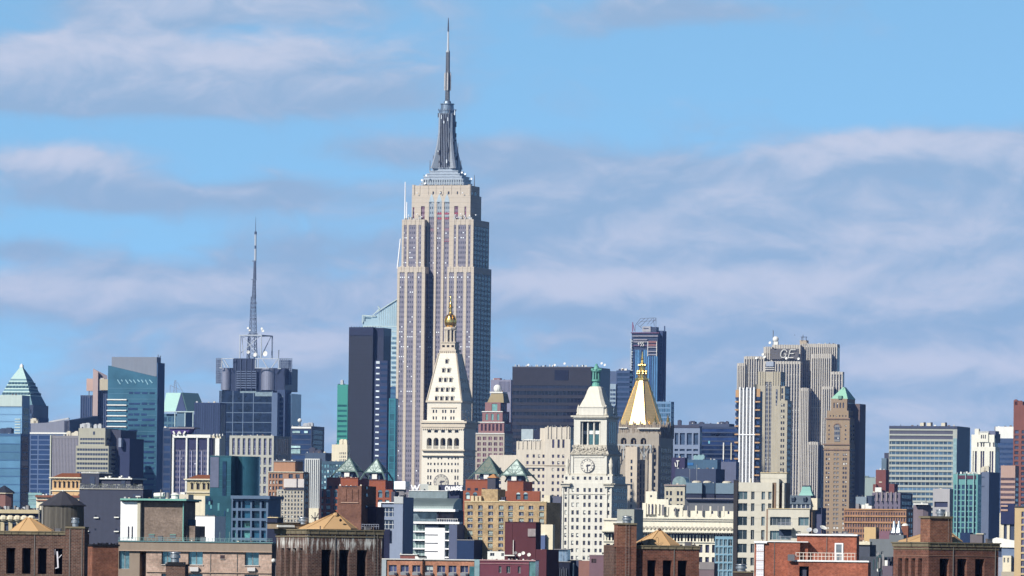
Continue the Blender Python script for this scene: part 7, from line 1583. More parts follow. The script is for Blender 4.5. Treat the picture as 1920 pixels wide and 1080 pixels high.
def cream_flats():
    B = Bld('cream_apartment_building', 'cream apartment building with wide dark windows, balconies and projecting fins', 'apartment block', 1500, 1447, 8, 960)
    cr = wall('warm_cream', K(226, 221, 204, .72), .08, .3, .85, .1, 1.2, 3.1); dk = glass('flat_dark', (.018, .026, .032), .1, .6, .9, .15, mull=.95, mcol=(.045, .055, .06), scale=.4); pn = glass('flat_aqua', (.10, .15, .16), .12, .6, .6, .15, mull=1.0, mcol=(.3, .3, .3), scale=.4)
    br = wall('brown_fin', K(165, 140, 120, .64), .12)
    rows = [(922, 937), (944, 959), (969, 986), (994, 1012), (1020, 1037), (1046, 1061), (1070, 1085)]
    cols = [(1384, 1401), (1408, 1414.5), (1427.5, 1434), (1440, 1446.3)]
    B.facade('wall', 1380, 1447.5, 905, None, cols, rows, cr, lambda i, j: pn if (j in (0,) and i != 1) or i == 2 else dk, y0=0, y1=14, rev=.45, skip=lambda i, j: (i == 3 and j > 1) or (i == 2 and j > 3))
    B.box('upper_block', 1425, 1474, 887, 905.01, y0=3, y1=12, mat=cr); B.box('upper_block', 1448, 1474, 905, None, y0=3.2, y1=12, mat=br); B.box('upper_rim', 1424.5, 1475, 885.8, 887.01, y0=2.8, y1=12.2, mat=wall('rim_cream', K(235, 215, 170), .1))
    B.box('fin', 1455, 1460, 898, None, y0=-1.0, y1=3.1, mat=cr); B.box('fin', 1466, 1470, 905, None, y0=-1, y1=3.1, mat=cr); X = B.x(1460, -1); MB().loft([[(B.x(1461, 1), 1, B.z(905)), (B.x(1474, 3), 3.0, B.z(938)), (B.x(1474, 3), 3.0, 0), (B.x(1461, 1), 1, 0)], [(B.x(1461, 1) - .3, 1.4, B.z(905)), (B.x(1474, 3) - .3, 3.4, B.z(938)), (B.x(1474, 3) - .3, 3.4, 0), (B.x(1461, 1) - .3, 1.4, 0)]]).build('sloping_wall', br, B)
    B.box('brown_return', 1447.6, 1454, 906, None, y0=.6, y1=3.1, mat=br)
    B.facade('east_wing', 1440, 1518, 954, None, [(1444, 1483), (1497, 1517)], [(969, 985), (995, 1012), (1020, 1037)], cr, lambda i, j: pn if i or j == 1 else glass('flat_grey', (.07, .08, .09), .12, .6, .7, .1, mull=1.0, mcol=(.25, .25, .25), scale=.4), y0=-2.0, y1=.59, rev=.6, skip=lambda i, j: i == 1 and j > 0)
    B.box('east_return', 1437, 1440, 954.5, None, y0=-1.6, y1=.59, mat=br); B.box('east_side', 1518, 1523, 955, None, y0=-1.4, y1=6, mat=br)
    B.box('parapet_rim', 1439, 1519, 952.8, 954.01, y0=-2.2, y1=.6, mat=wall('rim_cream', K(235, 215, 170), .1))
    for r in (989, 1015):
        B.box('balcony_slab', 1459, 1486, r, r + 3, y0=-4.6, y1=-2.01, mat=cr); M = MB()
        for k in range(12): x = B.x(1459.5 + k * 2.35, -4.5); M.box(x - .03, x + .03, -4.5, -4.44, B.z(r), B.z(r - 9))
        M.box(B.x(1459.3, -4.5), B.x(1486, -4.5), -4.52, -4.42, B.z(r - 8.4), B.z(r - 9.2)); M.build('balcony_rail', wall('rail_pale', K(160, 165, 180), .1), B)
    B.box('dark_balcony_void', 1461, 1484, 993, 1004, y0=-2.2, y1=-2.005, mat=navyw)
    random.seed(41)
    for px in (1405, 1412, 1416, 1419): B.box('roof_unit', px, px + 3, 895 + rnd(0, 6), 905.02, y0=2, y1=3, mat=dgrey if px > 1408 else creamw)
cream_flats()
def mansard():
    B = Bld('mansard_roofed_building', 'grey building with dormers and curved sea green mansard turret', 'building', 2200, 1520, 17, 930)
    gr = metal('mansard_green', (.17, .36, .31), .6, .15, .05); sl = wall('mansard_slate', K(105, 118, 130, .66), .25, .5)
    B.facade('wall', 1476, 1520, 945, None, grid(1478, 1519, 5, .75), [(946.5, 953)], wall('white_frame', K(200, 205, 205), .1), glass('dark_bay', (.05, .06, .09), .2, .5, .4), fl=1526, y0=0, rev=.4)
    MB().frust(B.x(1475), B.x(1521), -.4, 9, B.z(945), B.x(1479), B.x(1518), 1.5, 7, B.z(929)).build('mansard_roof', sl, B)
    for px in (1486, 1508): B.box('dormer', px - 3, px + 3, 932, 940, y0=-.6, y1=2, mat=sl); B.box('dormer_window', px - 2, px + 2, 934, 939, y0=-.7, y1=-.603, mat=dkp)
    x0, x1 = B.x(1494), B.x(1521); M = MB(); rings = []
    for f, p in ((1, 929), (.82, 925), (.68, 920), (.6, 915), (.55, 912)): c = (x0 + x1) / 2; w = (x1 - x0) / 2 * f; rings.append([(c - w, 3.6 - w * .5, B.z(p)), (c + w, 3.6 - w * .5, B.z(p)), (c + w, 3.6 + w * .6, B.z(p)), (c - w, 3.6 + w * .6, B.z(p))])
    M.loft(rings).build('turret_roof', gr, B); c = (x0 + x1) / 2; w = (x1 - x0) / 2 * .58; MB().box(c - w, c + w, 3.6 - w * .55, 3.6 + w * .6, B.z(912), B.z(910)).build('turret_cap', dgrey, B)
    B.box('cream_stack', 1521, 1532.5, 934, 956, y0=1, y1=5, mat=ivory); B.box('ledge', 1467, 1476, 930.5, 932.5, y0=0, y1=2, mat=whitew); B.box('grey_wing', 1521.5, 1541, 952, None, y0=3, y1=9, mat=wall('grey_wing', K(88, 92, 118), .2))
mansard()
# ---- right hand group
B = Bld('brick_tower_block', 'plain dusty red brick block with white roof parts, left of the banded block', 'building', 3800, 1661, 17, 890)
rbk = wall('dusty_red_brick', K(140, 88, 82, .62), .15, .3); B.box('wall', 1642, 1661, 881, None, fl=1667, mat=rbk); B.box('wing', 1637, 1643, 908, None, y0=-2, y1=5, mat=rbk); B.box('white_house', 1641, 1653, 914, 923, y0=-4, y1=-2.2, mat=whitew); B.box('wall_mark', 1648, 1653.5, 903, 905, y0=-.3, y1=-.005, mat=creamw); B.box('east_stack', 1667, 1677, 907, None, y0=-3, y1=6, mat=rbk)
B = Bld('ribbed_brick_building', 'mauve brick building with vertical ribs and navy side above ornate brown block', 'building', 3400, 1688, 17, 940)
B.facade('wall', 1635, 1688, 924, None, [(1638.5, 1640.5), (1647, 1649), (1655.5, 1657.5), (1664.5, 1666.5), (1673, 1675), (1681.5, 1683.5)], [(928, 934), (940, 946), (950, 955)], wall('mauve_brick', K(130, 122, 138, .66), .15, .3), dkp, fl=1711, rev=.5)
for k in range(5): B.box('rib', 1643 + k * 8.8, 1645.4 + k * 8.8, 922.5, 940, y0=-.8, y1=-.01, mat=wall('mauve_rib', K(165, 155, 155), .1))
B = Bld('ornate_brown_building', 'ornate orange and grey brick building with many small arched windows', 'building', 2900, 1699, 17, 970)
B.facade('wall', 1582, 1699, 954.5, None, grid(1584, 1698, 24, .5), [(961, 966), (971, 978), (982, 989), (993, 999), (1003, 1009), (1013, 1020)], wall('russet_patchwork', K(172, 132, 105, .64), .55, .12, .9, .3, .7), glass('russet_pane', (.09, .08, .11), .2, .5, .5), fl=1733, rev=.5)
for r in (955, 968, 980): B.box('string_course', 1582, 1699.5, r, r + 1.6, y0=-.5, y1=-.01, mat=wall('amber_course', K(205, 160, 115), .2))
random.seed(51); M = MB(); X = B.x(1699)
for k in range(12): y = 3 + k * 2.2; M.box(X - .5, X + .6, y, y + 1, B.z(954), B.z(951))
M.build('flank_crenels', navyw, B)
for px in (1604, 1615, 1622, 1628): B.box('roof_unit', px, px + 6, 944 + rnd(0, 6), 954.6, y0=4, y1=8, mat=greyw if px < 1610 else whitew)
B.box('roof_house', 1604, 1624, 932, 954.6, y0=6, y1=14, mat=wall('pale_blue_hut', K(140, 155, 165), .1)); B.box('roof_house', 1624.1, 1634, 930, 954, y0=7, y1=12, mat=navyw)
B = Bld('white_plant_tower', 'pale concrete shaft with one dark louvre behind right brick chimney', 'building', 2100, 1780.5, 12, 940)
B.facade('wall', 1749, 1780.5, 916.5, None, [(1752, 1777)], [(941, 951)], wall('pale_concrete', K(190, 188, 190, .72), .06, .4), wall('louvre_slate', K(70, 76, 105), .2), fl=1787, rev=.5, win='louvre')
B = Bld('rounded_brown_house', 'grey brown octagonal rooftop drum in front of the banded block', 'roof structure', 2500, 1745, 17, 960); xm = B.x(1729, 5); r = 17.5 * B.m; MB().lathe(xm, 5, [(r, 0), (r, B.z(949)), (r * .8, B.z(945))], 10).build('drum', wall('taupe_drum', K(135, 122, 128), .15), B); B.box('rim', 1712, 1740, 944, 946.4, y0=-1, y1=4, mat=whitew); antenna(B, 1736, 945, 935, 3, .2)
B = Bld('grey_block', 'blank pale grey block with two tiny windows at the lower right', 'building', 1500, 1694, 17, 1020)
gb = wall('pale_blank', K(128, 134, 138, .68), .06, .3); B.facade('wall', 1630, 1694, 1011, None, [(1640.5, 1645), (1652, 1656.5)], [(1034.5, 1040.5)], gb, dkp, fl=1697, rev=.3); B.box('upper_block', 1667, 1694, 1003, 1011.02, y0=2, fl=1700, mat=gb)
for px in (1676, 1685): x = B.x(px, 4); MB().lathe(x, 4, [(.95, B.z(999, 4)), (.5, B.z(990, 4)), (.25, B.z(977, 4))], 10).build('silver_cone', metal('cone_silver', (.45, .5, .52), .35, .2, .8), B); MB().lathe(x, 4, [(1.1, B.z(1003, 4)), (1.1, B.z(999, 4))], 10).build('cone_base', dgrey, B)
B = Bld('small_brick_turret', 'slim brick turret with white domed cap at the lower right', 'tower', 1700, 1702.5, 17, 1000); B.box('wall', 1691, 1702.5, 986, None, fl=1705, mat=brick_s); MB().sphere(B.x(1697, 1), 1, B.z(986), .95, 10, 6, .7).build('domed_cap', whitew, B)
B = Bld('yellow_stucco_house', 'small yellow stucco box with dark side beside grey blank block', 'building', 1800, 1642, 17, 1000); B.box('wall', 1620, 1642, 988.5, None, fl=1648, mat=wall('yellow_stucco', K(222, 190, 140, .72), .08)); B.box('rose_wing', 1648.5, 1669, 995.5, None, y0=1, y1=6, mat=wall('rose_wing', K(140, 105, 118), .1))
B = Bld('terrace_building', 'low cream terrace building with dark vents left of right brick rooftop', 'building', 1400, 1672, 17, 1030); B.box('wall', 1600, 1672, 1044, None, y0=0, y1=12, mat=wall('dusk_wall', K(80, 85, 95), .3, .6)); B.box('parapet', 1606, 1631, 1016, 1022, y0=6, y1=8, mat=ivory); B.box('upper_wall', 1606, 1631, 1022, 1044, y0=6.5, y1=12, mat=wall('upper_slate', K(85, 90, 102), .2))
random.seed(61)
for k in range(16):
    px = rnd(1628, 1670); x = B.x(px, -1); z = B.z(1044 + rnd(-3, 18)); s_ = rnd(.25, .7)
    B.box('roof_unit', px, px + rnd(2, 6), 1036 + rnd(0, 26), 1046 + rnd(18, 30), y0=-1 - k * .15, y1=-.9 - k * .15 + .12, mat=[whitew, greyw, dgrey, wall('dim_teal', K(60, 85, 90), .2)][k % 4])
B.box('rose_wall', 1655, 1674, 1061, None, y0=-5, y1=-3.5, mat=wall('rose_slate', K(112, 102, 114), .1))
B = Bld('cream_terrace_house', 'white curved awning roof over blue grey wall at the right edge', 'building', 1500, 1905, 17, 1030)
M = MB(); M.loft([[(B.x(1858, y), y, B.z(1012)), (B.x(1868, y), y, B.z(1008)), (B.x(1905, y), y, B.z(1014)), (B.x(1905, y), y, B.z(1027)), (B.x(1866, y), y, B.z(1026))] for y in (-.5, 4)]).build('awning_roof', whitew, B); B.box('wall', 1878, 1905, 1027, None, y0=0, y1=6, mat=wall('blue_grey_wall', K(120, 138, 165), .1)); B.box('dark_wing', 1864, 1878, 1027, None, y0=1, y1=5, mat=navyw)
B.facade('arched_front', 1880, 1896, 1042, None, [(1882, 1885), (1889, 1892)], [(1046, 1055)], ivory, dkp, y0=-1.5, y1=-.01, rev=.3); B.box('bottom_wall', 1878, 1925, 1072, None, y0=-4, y1=-1.6, mat=wall('beige_bottom', K(190, 180, 160), .1)); B.box('side_house', 1868, 1880, 1045, None, y0=-1.2, y1=-.2, mat=wall('lilac_house', K(165, 170, 185), .3, .8))
B = curtain('yellow_balcony_block', 'sand coloured apartment slab with dark balconies at the right edge', 'apartment block', 1400, 1902, 1960, 1970, 951, wall('sand_slab', K(214, 188, 145, .7), .06, .3), glass('violet_pane', (.07, .06, .13), .15, .5, .4), 958, 1090, 10, .78, ref=1010, cols=[(1914.5, 1922), (1926, 1940)]); B.box('parapet_rim', 1901, 1960, 949.5, 951.01, y0=-.3, y1=3, mat=dgrey)
B = Bld('buff_wing', 'cream and navy lower block between slate blank block and sand slab', 'building', 2200, 1902, 17, 980); B.facade('wall', 1874, 1902, 962, None, [(1882, 1888), (1893, 1902)], [(962.5, 1015)], ivory, navyw, y0=0, y1=8, rev=.5, win='recess'); B.box('upper_navy', 1876, 1902, 944, 983, y0=-.5, y1=-.01, mat=wall('deep_navy_wall', K(48, 56, 92), .1))
for r in (947, 955): B.box('pink_band', 1876, 1889, r, r + 3.4, y0=-.8, y1=-.51, mat=wall('pink_band', K(196, 165, 150), .1))
B = Bld('taupe_roof_hut', 'small taupe roof hut right of the yellow pyramid roof, lower right', 'roof structure', 1200, 1842, 12, 1005); B.box('wall', 1819, 1842, 1002, None, fl=1845, mat=wall('taupe_hut', K(125, 118, 122), .1)); B.box('hut_rim', 1830, 1844, 1000, 1002.01, y0=-.2, y1=3, mat=creamw); B.box('stub', 1800, 1819, 999, None, y0=2, y1=6, mat=wall('navy_plain', K(42, 62, 98), .2))
B = Bld('distant_pale_block', 'hazy pale block on the far horizon between the green roofed tower and red brick block', 'building', 8500, 1644, 17, 900); B.box('wall', 1612, 1644, 896, None, y0=0, y1=60, mat=wall('hazy_stone', K(165, 180, 170), .1)); M = MB(); random.seed(71)
for k in range(12): px = 1613 + k * 2.5; M.box(B.x(px), B.x(px + 1.2), 2, 6, B.z(896), B.z(896 - rnd(1, 4)))
M.build('roofline', wall('hazy_stone', K(165, 180, 170), .1), B)
B = Bld('low_block', 'low slate block with pale roof parts left of mauve ribbed building', 'building', 3900, 1640, 17, 930); B.box('wall', 1612, 1640, 932, None, y0=0, y1=30, mat=wall('slate_mid3', K(70, 82, 112), .2))
# ======================= near rooftops along the bottom =======================
void = wall('flat_black', (.006, .005, .006), .2)  # flat black paints the dark inside openings; black fittings use it too
deep_brick = brick('deep_red_brick', (.145, .052, .033), (.09, .034, .024), (.14, .09, .07), 1.0, None, bw=.42, bh=.16, ms=.02)
brown_brick = brick('brown_brick', (.115, .056, .040), (.062, .031, .025), (.15, .12, .10), 1.0, None, bw=.42, bh=.16, ms=.022)
coping = wall('olive_coping', (.155, .13, .085), .35, .8, .9, .3, 3)
amber = metal('amber_roof_sheet', (.50, .315, .15), .75, .10, 0, 0, .5)
def vent(B, px, t, b, w, y=2, fins=True):
    """spun metal roof ventilator with louvred drum and cap"""
    x = B.x(px, y); z0, z1 = B.z(b, y), B.z(t, y); r = w / 2 * B.m; h = z1 - z0
    mt = metal('vent_steel', (.34, .36, .38), .4, .25, .7, 0, 2.0)
    MB().lathe(x, y, [(r * .72, z0), (r * .72, z0 + h * .35), (r * .95, z0 + h * .38), (r * .95, z0 + h * .62), (r * .78, z0 + h * .66), (r * .78, z0 + h * .82), (r, z0 + h * .84), (r * .98, z0 + h * .9), (r * .2, z1)], 20).build('ventilator', mt, B)
def amber_pyr(B, apx, apy, l, r, b, y0, dep=None, n=4):
    x0, x1 = B.x(l, y0), B.x(r, y0); d = dep or (x1 - x0); za, zb = B.z(apy, y0 + d / 2), B.z(b, y0); xm, ym = B.x(apx, y0 + d / 2), y0 + d / 2; e = (x1 - x0) * .045
    k = .28
    ring = lambda f, z: [(xm + (px_ - xm) * f, ym + (py_ - ym) * f, z) for px_, py_ in ((x0 + d * k, y0), (x1 - d * k, y0), (x1, y0 + d * k), (x1, y0 + d * (1 - k)), (x1 - d * k, y0 + d), (x0 + d * k, y0 + d), (x0, y0 + d * (1 - k)), (x0, y0 + d * k))]
    o = MB().loft([ring(1, zb), ring(.97, zb + .12), ring(.12, za - .1), ring(.1, za)]).build('tent_roof', amber, B)
    M = MB(); rb, rt = ring(.98, zb + .1), ring(.12, za - .06)
    for p, q in zip(rb, rt): M.bar(p, q, .035)
    M.build('roof_seam', wall('amber_seam', (.42, .25, .11), .2), B)
    return o
def parapet(B, l, r, t, b, y, fl=None, n=10, x_fl=None, th=.3):
    X0, X1 = B.x(l, y), B.x(r, y)
    M = MB(); M.box(X0 - .12, X1 + .12, y - .14, y + th, B.z(b, y), B.z(t, y) - .1); M.box(X0 - .2, X1 + .2, y - .22, y + th + .06, B.z(t, y) - .1, B.z(t, y))
    for k in range(n + 1): x = X0 + (X1 - X0) * k / n; M.box(x - .03, x + .03, y - .235, y - .221, B.z(b, y), B.z(t, y))
    return M.build('coping', coping, B)

def grime(B, items):
    """pipes, flues and ladders fixed to the near roofs: (kind, px, top, bottom, y)"""
    for kind, px, tp, bt, y in items:
        x, z0, z1 = B.x(px, y), B.z(bt, y), B.z(tp, y); gm = wall('conduit_grey', (.16, .15, .14), .3, 2)
        if kind == 'p': MB().bar((x, y, z0), (x, y, z1), .06, 8).build('vent_pipe', wall('pipe_rust', (.12, .09, .08), .4, 2), B)
        elif kind == 'd': MB().box(x - .035, x + .035, y - .09, y - .02, z0, z1).build('conduit', gm, B)
        elif kind == 'b': MB().box(x - .3, x + .3, y, y + .5, z0, z1).box(x - .34, x + .34, y - .04, y + .54, z1, z1 + .06).build('roof_unit', wall('box_grey', K(120, 122, 128), .15, 1), B)
        else:
            M = MB()
            for e in (-.18, .18): M.bar((x + e, y - .12, z0), (x + e, y - .12, z1), .022, 5)
            for k in range(int((z1 - z0) / .3)): M.bar((x - .18, y - .12, z0 + .15 + k * .3), (x + .18, y - .12, z0 + .15 + k * .3), .016, 4)
            M.build('ladder', gm, B)
def left_brick():
    B = Bld('brick_rooftop_house', 'brown brick roof structure with four black openings and tent roof, lower left corner', 'roof structure', 700, 122, 6, 1030)
    B.facade('wall', -30, 122, 999, None, [(-18, -2), (12, 29.6), (41.7, 59), (71.3, 89), (102, 117.6)], [(1028.5, 1077)], brown_brick, void, y0=0, y1=9, rev=1.1, win='opening')
    parapet(B, -30, 122, 996.5, 1003, -.01, n=12)
    for a in (20.8, 50.3, 80.1, 110): B.box('jamb_step', a + 7.2, a + 8.6, 1028.6, 1077, y0=.25, y1=.9, mat=brown_brick)
    amber_pyr(B, 52, 971, 14, 93.5, 997.5, 2.2, 4.4)
    M = MB(); y = .15      # pale broken frame hanging in the right opening
    for a, b, c, d, r in ((103, 1030, 102.5, 1041, .09), (107.5, 1034, 109.5, 1065, .11), (109.5, 1047, 116, 1040, .05), (104, 1066, 110, 1064, .06)): M.bar((B.x(a, y), y, B.z(b, y)), (B.x(c, y), y, B.z(d, y)), r)
    M.build('hanging_frame', wall('pale_paint', (.6, .58, .62), .15, 1), B)
    B.box('chimney', 122.2, 158, 990.5, None, y0=-.5, y1=1.8, mat=brown_brick); B.box('chimney_cap', 121.4, 159, 987, 990.51, y0=-.65, y1=1.95, mat=coping); vent(B, 140.5, 969.5, 987, 16, .6)
left_brick(); grime(ALL[-1], [('p', 8, 988, 998, 1.2), ('p', 101, 989, 998, 1.5), ('d', 65, 1003, 1080, 0), ('d', 131, 991, 1080, -.5), ('b', 108, 992, 998, 2.5), ('d', 154, 992, 1080, -.5)])
def tank():
    B = Bld('wooden_water_tank', 'round dark wooden water tank with black conical roof', 'water tank', 860, 158, 6, 960)
    ym = 3; xm = B.x(117.5, ym); R = 41 * B.m
    wood = None; m, t = new_mat('tank_wood'); oc = t.n('ShaderNodeTexCoord').outputs['Object']; x, y, z = t.sep(oc)
    ang = t.m('MULTIPLY', t.m('ARCTAN2', t.m('SUBTRACT', y, ym), t.m('SUBTRACT', x, xm)), 12.0); fr = t.m('FRACT', ang); idn = t.n('ShaderNodeTexWhiteNoise', noise_dimensions='1D'); t.put(idn.inputs['W'], t.m('FLOOR', ang))
    gr = t.noise(t.comb(t.m('MULTIPLY', ang, 2.0), 0.0, t.m('MULTIPLY', z, .8)), 1.0, 4, .6)
    v = t.m('MULTIPLY', t.m('MULTIPLY_ADD', idn.outputs[0], .5, .7), t.m('MULTIPLY_ADD', gr, .8, .6)); v = t.m('MULTIPLY', v, t.m('MULTIPLY_ADD', t.m('LESS_THAN', fr, .1), -.5, 1.0)); c = t.mix(1.0, (.11, .10, .085), t.comb(v, v, v), 'MULTIPLY'); _princ(t, c, .85, 0, .2, fr, .3, .03)
    MB().lathe(xm, ym, [(R * 1.0, B.z(1010, ym)), (R * .97, B.z(948, ym))], 48).build('barrel', m, B)
    M = MB()
    for k in range(7): z_ = B.z(952 + k * 7.5, ym); M.lathe(xm, ym, [(R * 1.0 + .02, z_ - .04), (R * 1.0 + .05, z_ - .02), (R * 1.0 + .05, z_ + .02), (R + .02, z_ + .04)], 48)
    MB().lathe(xm, ym, [(R * 1.06, B.z(949.5, ym)), (R * 1.08, B.z(947.5, ym)), (R * .5, B.z(932.5, ym)), (.25, B.z(921.5, ym))], 12, rot=.1).build('conical_roof', metal('tank_roof', (.045, .045, .055), .6, .25, .1, 0, .8), B)
    MB().sphere(xm, ym, B.z(921, ym), .12, 8, 5).build('roof_finial', whitew, B)
    M = MB()
    for e in (0, .5): M.bar((xm - R - .1, ym - 1.2 + e, B.z(1010, ym)), (xm - R - .1, ym - 1.2 + e, B.z(949, ym)), .05)
    for k in range(14): z_ = B.z(1008 - k * 4.2, ym); M.bar((xm - R - .1, ym - 1.2, z_), (xm - R - .1, ym - .7, z_), .03)
    M.bar((xm - R * .82, ym - R * .62, B.z(1000, ym)), (xm - R * .82, ym - R * .62, B.z(949, ym)), .14); M.build('ladder', wall('ladder_grey', (.25, .24, .22), .3), B)
    B.box('support_house', 80, 156, 1001, None, y0=1, y1=6, mat=brown_brick)
    for i in (-1, 1):
        for j in (-1, 1): MB().box(xm + i * R * .6 - .15, xm + i * R * .6 + .15, ym + j * 1.6 - .15, ym + j * 1.6 + .15, B.z(1001.2, ym), B.z(1000, ym)).build('leg', dgrey, B)
tank()
B = Bld('brick_chimney_block', 'plain reddish brick block with black tarred rim beside lower left roof structure', 'chimney', 780, 173, -24, 1050)
B.box('wall', 173, 222, 1024, None, y0=0, y1=None, fl=158, mat=brick('rust_brick', (.235, .088, .05), (.19, .07, .042), (.2, .12, .09), 1, None, bw=.42, bh=.16, ms=.02))
X0, X1 = B.x(173), B.x(222); Y = B.y(158, X0); MB().box(X0 - .12, X1 + .12, -.12, Y + .1, B.z(1024), B.z(1020.3)).build('tar_rim', wall('tar', (.012, .012, .015), .3), B); random.seed(81); M = MB()
for k in range(18): x = rnd(X0, X1); M.box(x - .06, x + .06, .1, .2, B.z(1020.4), B.z(1020 - rnd(.5, 3)))
M.build('rim_spikes', wall('tar', (.012, .012, .015)), B)
def tan_long():
    B = Bld('tan_brick_apartments', 'long tan brick building with green roof railing and pale blue windows, lower left', 'apartment block', 850, 510, 8, 1040)
    tb = brick('pink_tan_brick', (.36, .255, .20), (.43, .31, .25), (.33, .26, .21), 1, None, bw=.9, bh=.5, ms=.03); pn = glass('sash_teal', (.10, .19, .22), .12, .6, .8, .2, (.42, .48, .47), .0, mull=.75, mcol=(.2, .25, .26), scale=1.4)
    tan2 = wall('taupe_render', K(168, 152, 136, .66), .12, .4, .9, .2, 1.5)
    B.facade('wall', 274, 509.5, 1035, None, [(303, 322), (353, 380.5), (459, 485.5)], [(1034.6 + .6, 1060.5), (1078, 1096)], tb, pn, y0=0, y1=11, rev=.55)
    B.facade('wall', 222, 262, 1035, None, [(223, 242.7)], [(1031 + 4.5, 1070)], tan2, pn, y0=0, y1=11, rev=.5); B.box('recess_wall', 262, 274.01, 1024, None, y0=2.6, y1=11, mat=tan2); 
    B.box('parapet', 222, 509.5, 1018.5, 1035.01, y0=-.25, y1=10.5, mat=tan2); B.box('ledge', 222, 510, 1034.6, 1036, y0=-.4, y1=-.251, mat=wall('ledge_pink', K(200, 175, 155), .2, 1))
    B.box('roof_edge', 221, 511.5, 1016.5, 1018.51, y0=-.4, y1=10.6, mat=metal('teal_edge2', (.10, .20, .21), .5, .2, .2)); M = MB()
    for k in range(38): x = B.x(223 + k * 7.6, .1); M.box(x - .02, x + .02, .1, .14, B.z(1016.5), B.z(1010.5))
    for r in (1010.5, 1013.5): M.box(B.x(222, .1), B.x(511, .1), .1, .14, B.z(r) - .02, B.z(r) + .02)
    M.build('railing', metal('rail_green', (.16, .27, .27), .5, .2, .1), B)
    for px, a in ((412, 998), (430, 998), (445, 1002)): antenna(B, px, 1016, a, 1, .05, metal('rail_green', (.16, .27, .27), .5), 'post')
    B.box('small_window', 413, 421, 1042, 1049, y0=-.05, y1=-.003, mat=wall('dim_plum', (.05, .035, .04), .2)); B.box('window_sill', 412.5, 421.5, 1049, 1050, y0=-.15, y1=-.003, mat=wall('pale_sill', K(210, 200, 190), .1))
    B.box('air_conditioner', 464, 478.5, 1064.5, 1071.5, y0=-.5, y1=-.003, mat=wall('ac_white', K(228, 225, 222), .08, 1)); B.box('air_conditioner', 356, 372, 1065, 1073, y0=-.5, y1=-.003, mat=wall('ac_white', K(228, 225, 222)))
    for a, b in ((353, 380.5), (459, 485.5), (303, 322)): B.box('window_sill', a - 1, b + 1, 1060.5, 1062, y0=-.15, y1=-.003, mat=wall('pale_sill', K(210, 200, 190), .1))
    B.box('lower_sill', 274, 509.5, 1074, 1075.4, y0=-.2, y1=-.003, mat=wall('ledge_pink', K(200, 175, 155)))
    B.box('corner_pier', 509.5, 519, 1022, None, y0=.6, y1=10, mat=wall('pier_grey', K(120, 112, 112), .15)); MB().sphere(B.x(513), -.1, B.z(1051), .28, 8, 5).build('wall_lamp', whitew, B)
tan_long(); grime(ALL[-1], [('b', 300, 1008, 1017, 4), ('b', 380, 1009, 1017, 5), ('d', 395, 1036, 1080, 0), ('d', 445, 1036, 1080, 0), ('p', 350, 1006, 1017, 3), ('p', 470, 1007, 1017, 3)])
B = Bld('dark_slate_block', 'tall narrow navy block between gridded podium and central brick rooftop', 'building', 1300, 519, 10, 1000); B.box('wall', 501, 519.5, 971, None, y0=0, y1=6, mat=wall('ink_blue', K(50, 56, 80, .66), .15)); B.box('rim', 501, 521, 969.5, 971.01, y0=-.2, y1=6, mat=wall('rim_cream', K(235, 215, 170), .1))
B = Bld('brick_chimney_with_vent', 'brown brick chimney carrying silver ventilator before the tan brick apartments', 'chimney', 780, 347, 8, 1060)
B.box('wall', 311, 347, 1061, None, y0=0, y1=2.2, mat=brown_brick); B.box('tar_rim', 310, 348.5, 1058, 1061.01, y0=-.12, y1=2.3, mat=wall('tar', (.012, .012, .015))); vent(B, 328, 1034, 1054, 22, 1); M = MB(); random.seed(83)
for k in range(9): px = 312 + k * 4; M.sphere(B.x(px, .4), .4, B.z(1056.5), .13, 6, 4)
M.build('cap_bolts', greyw, B)
B.box('vent_base', 314, 343, 1054, 1058.01, y0=.2, y1=2, mat=wall('tar', (.012, .012, .015)))

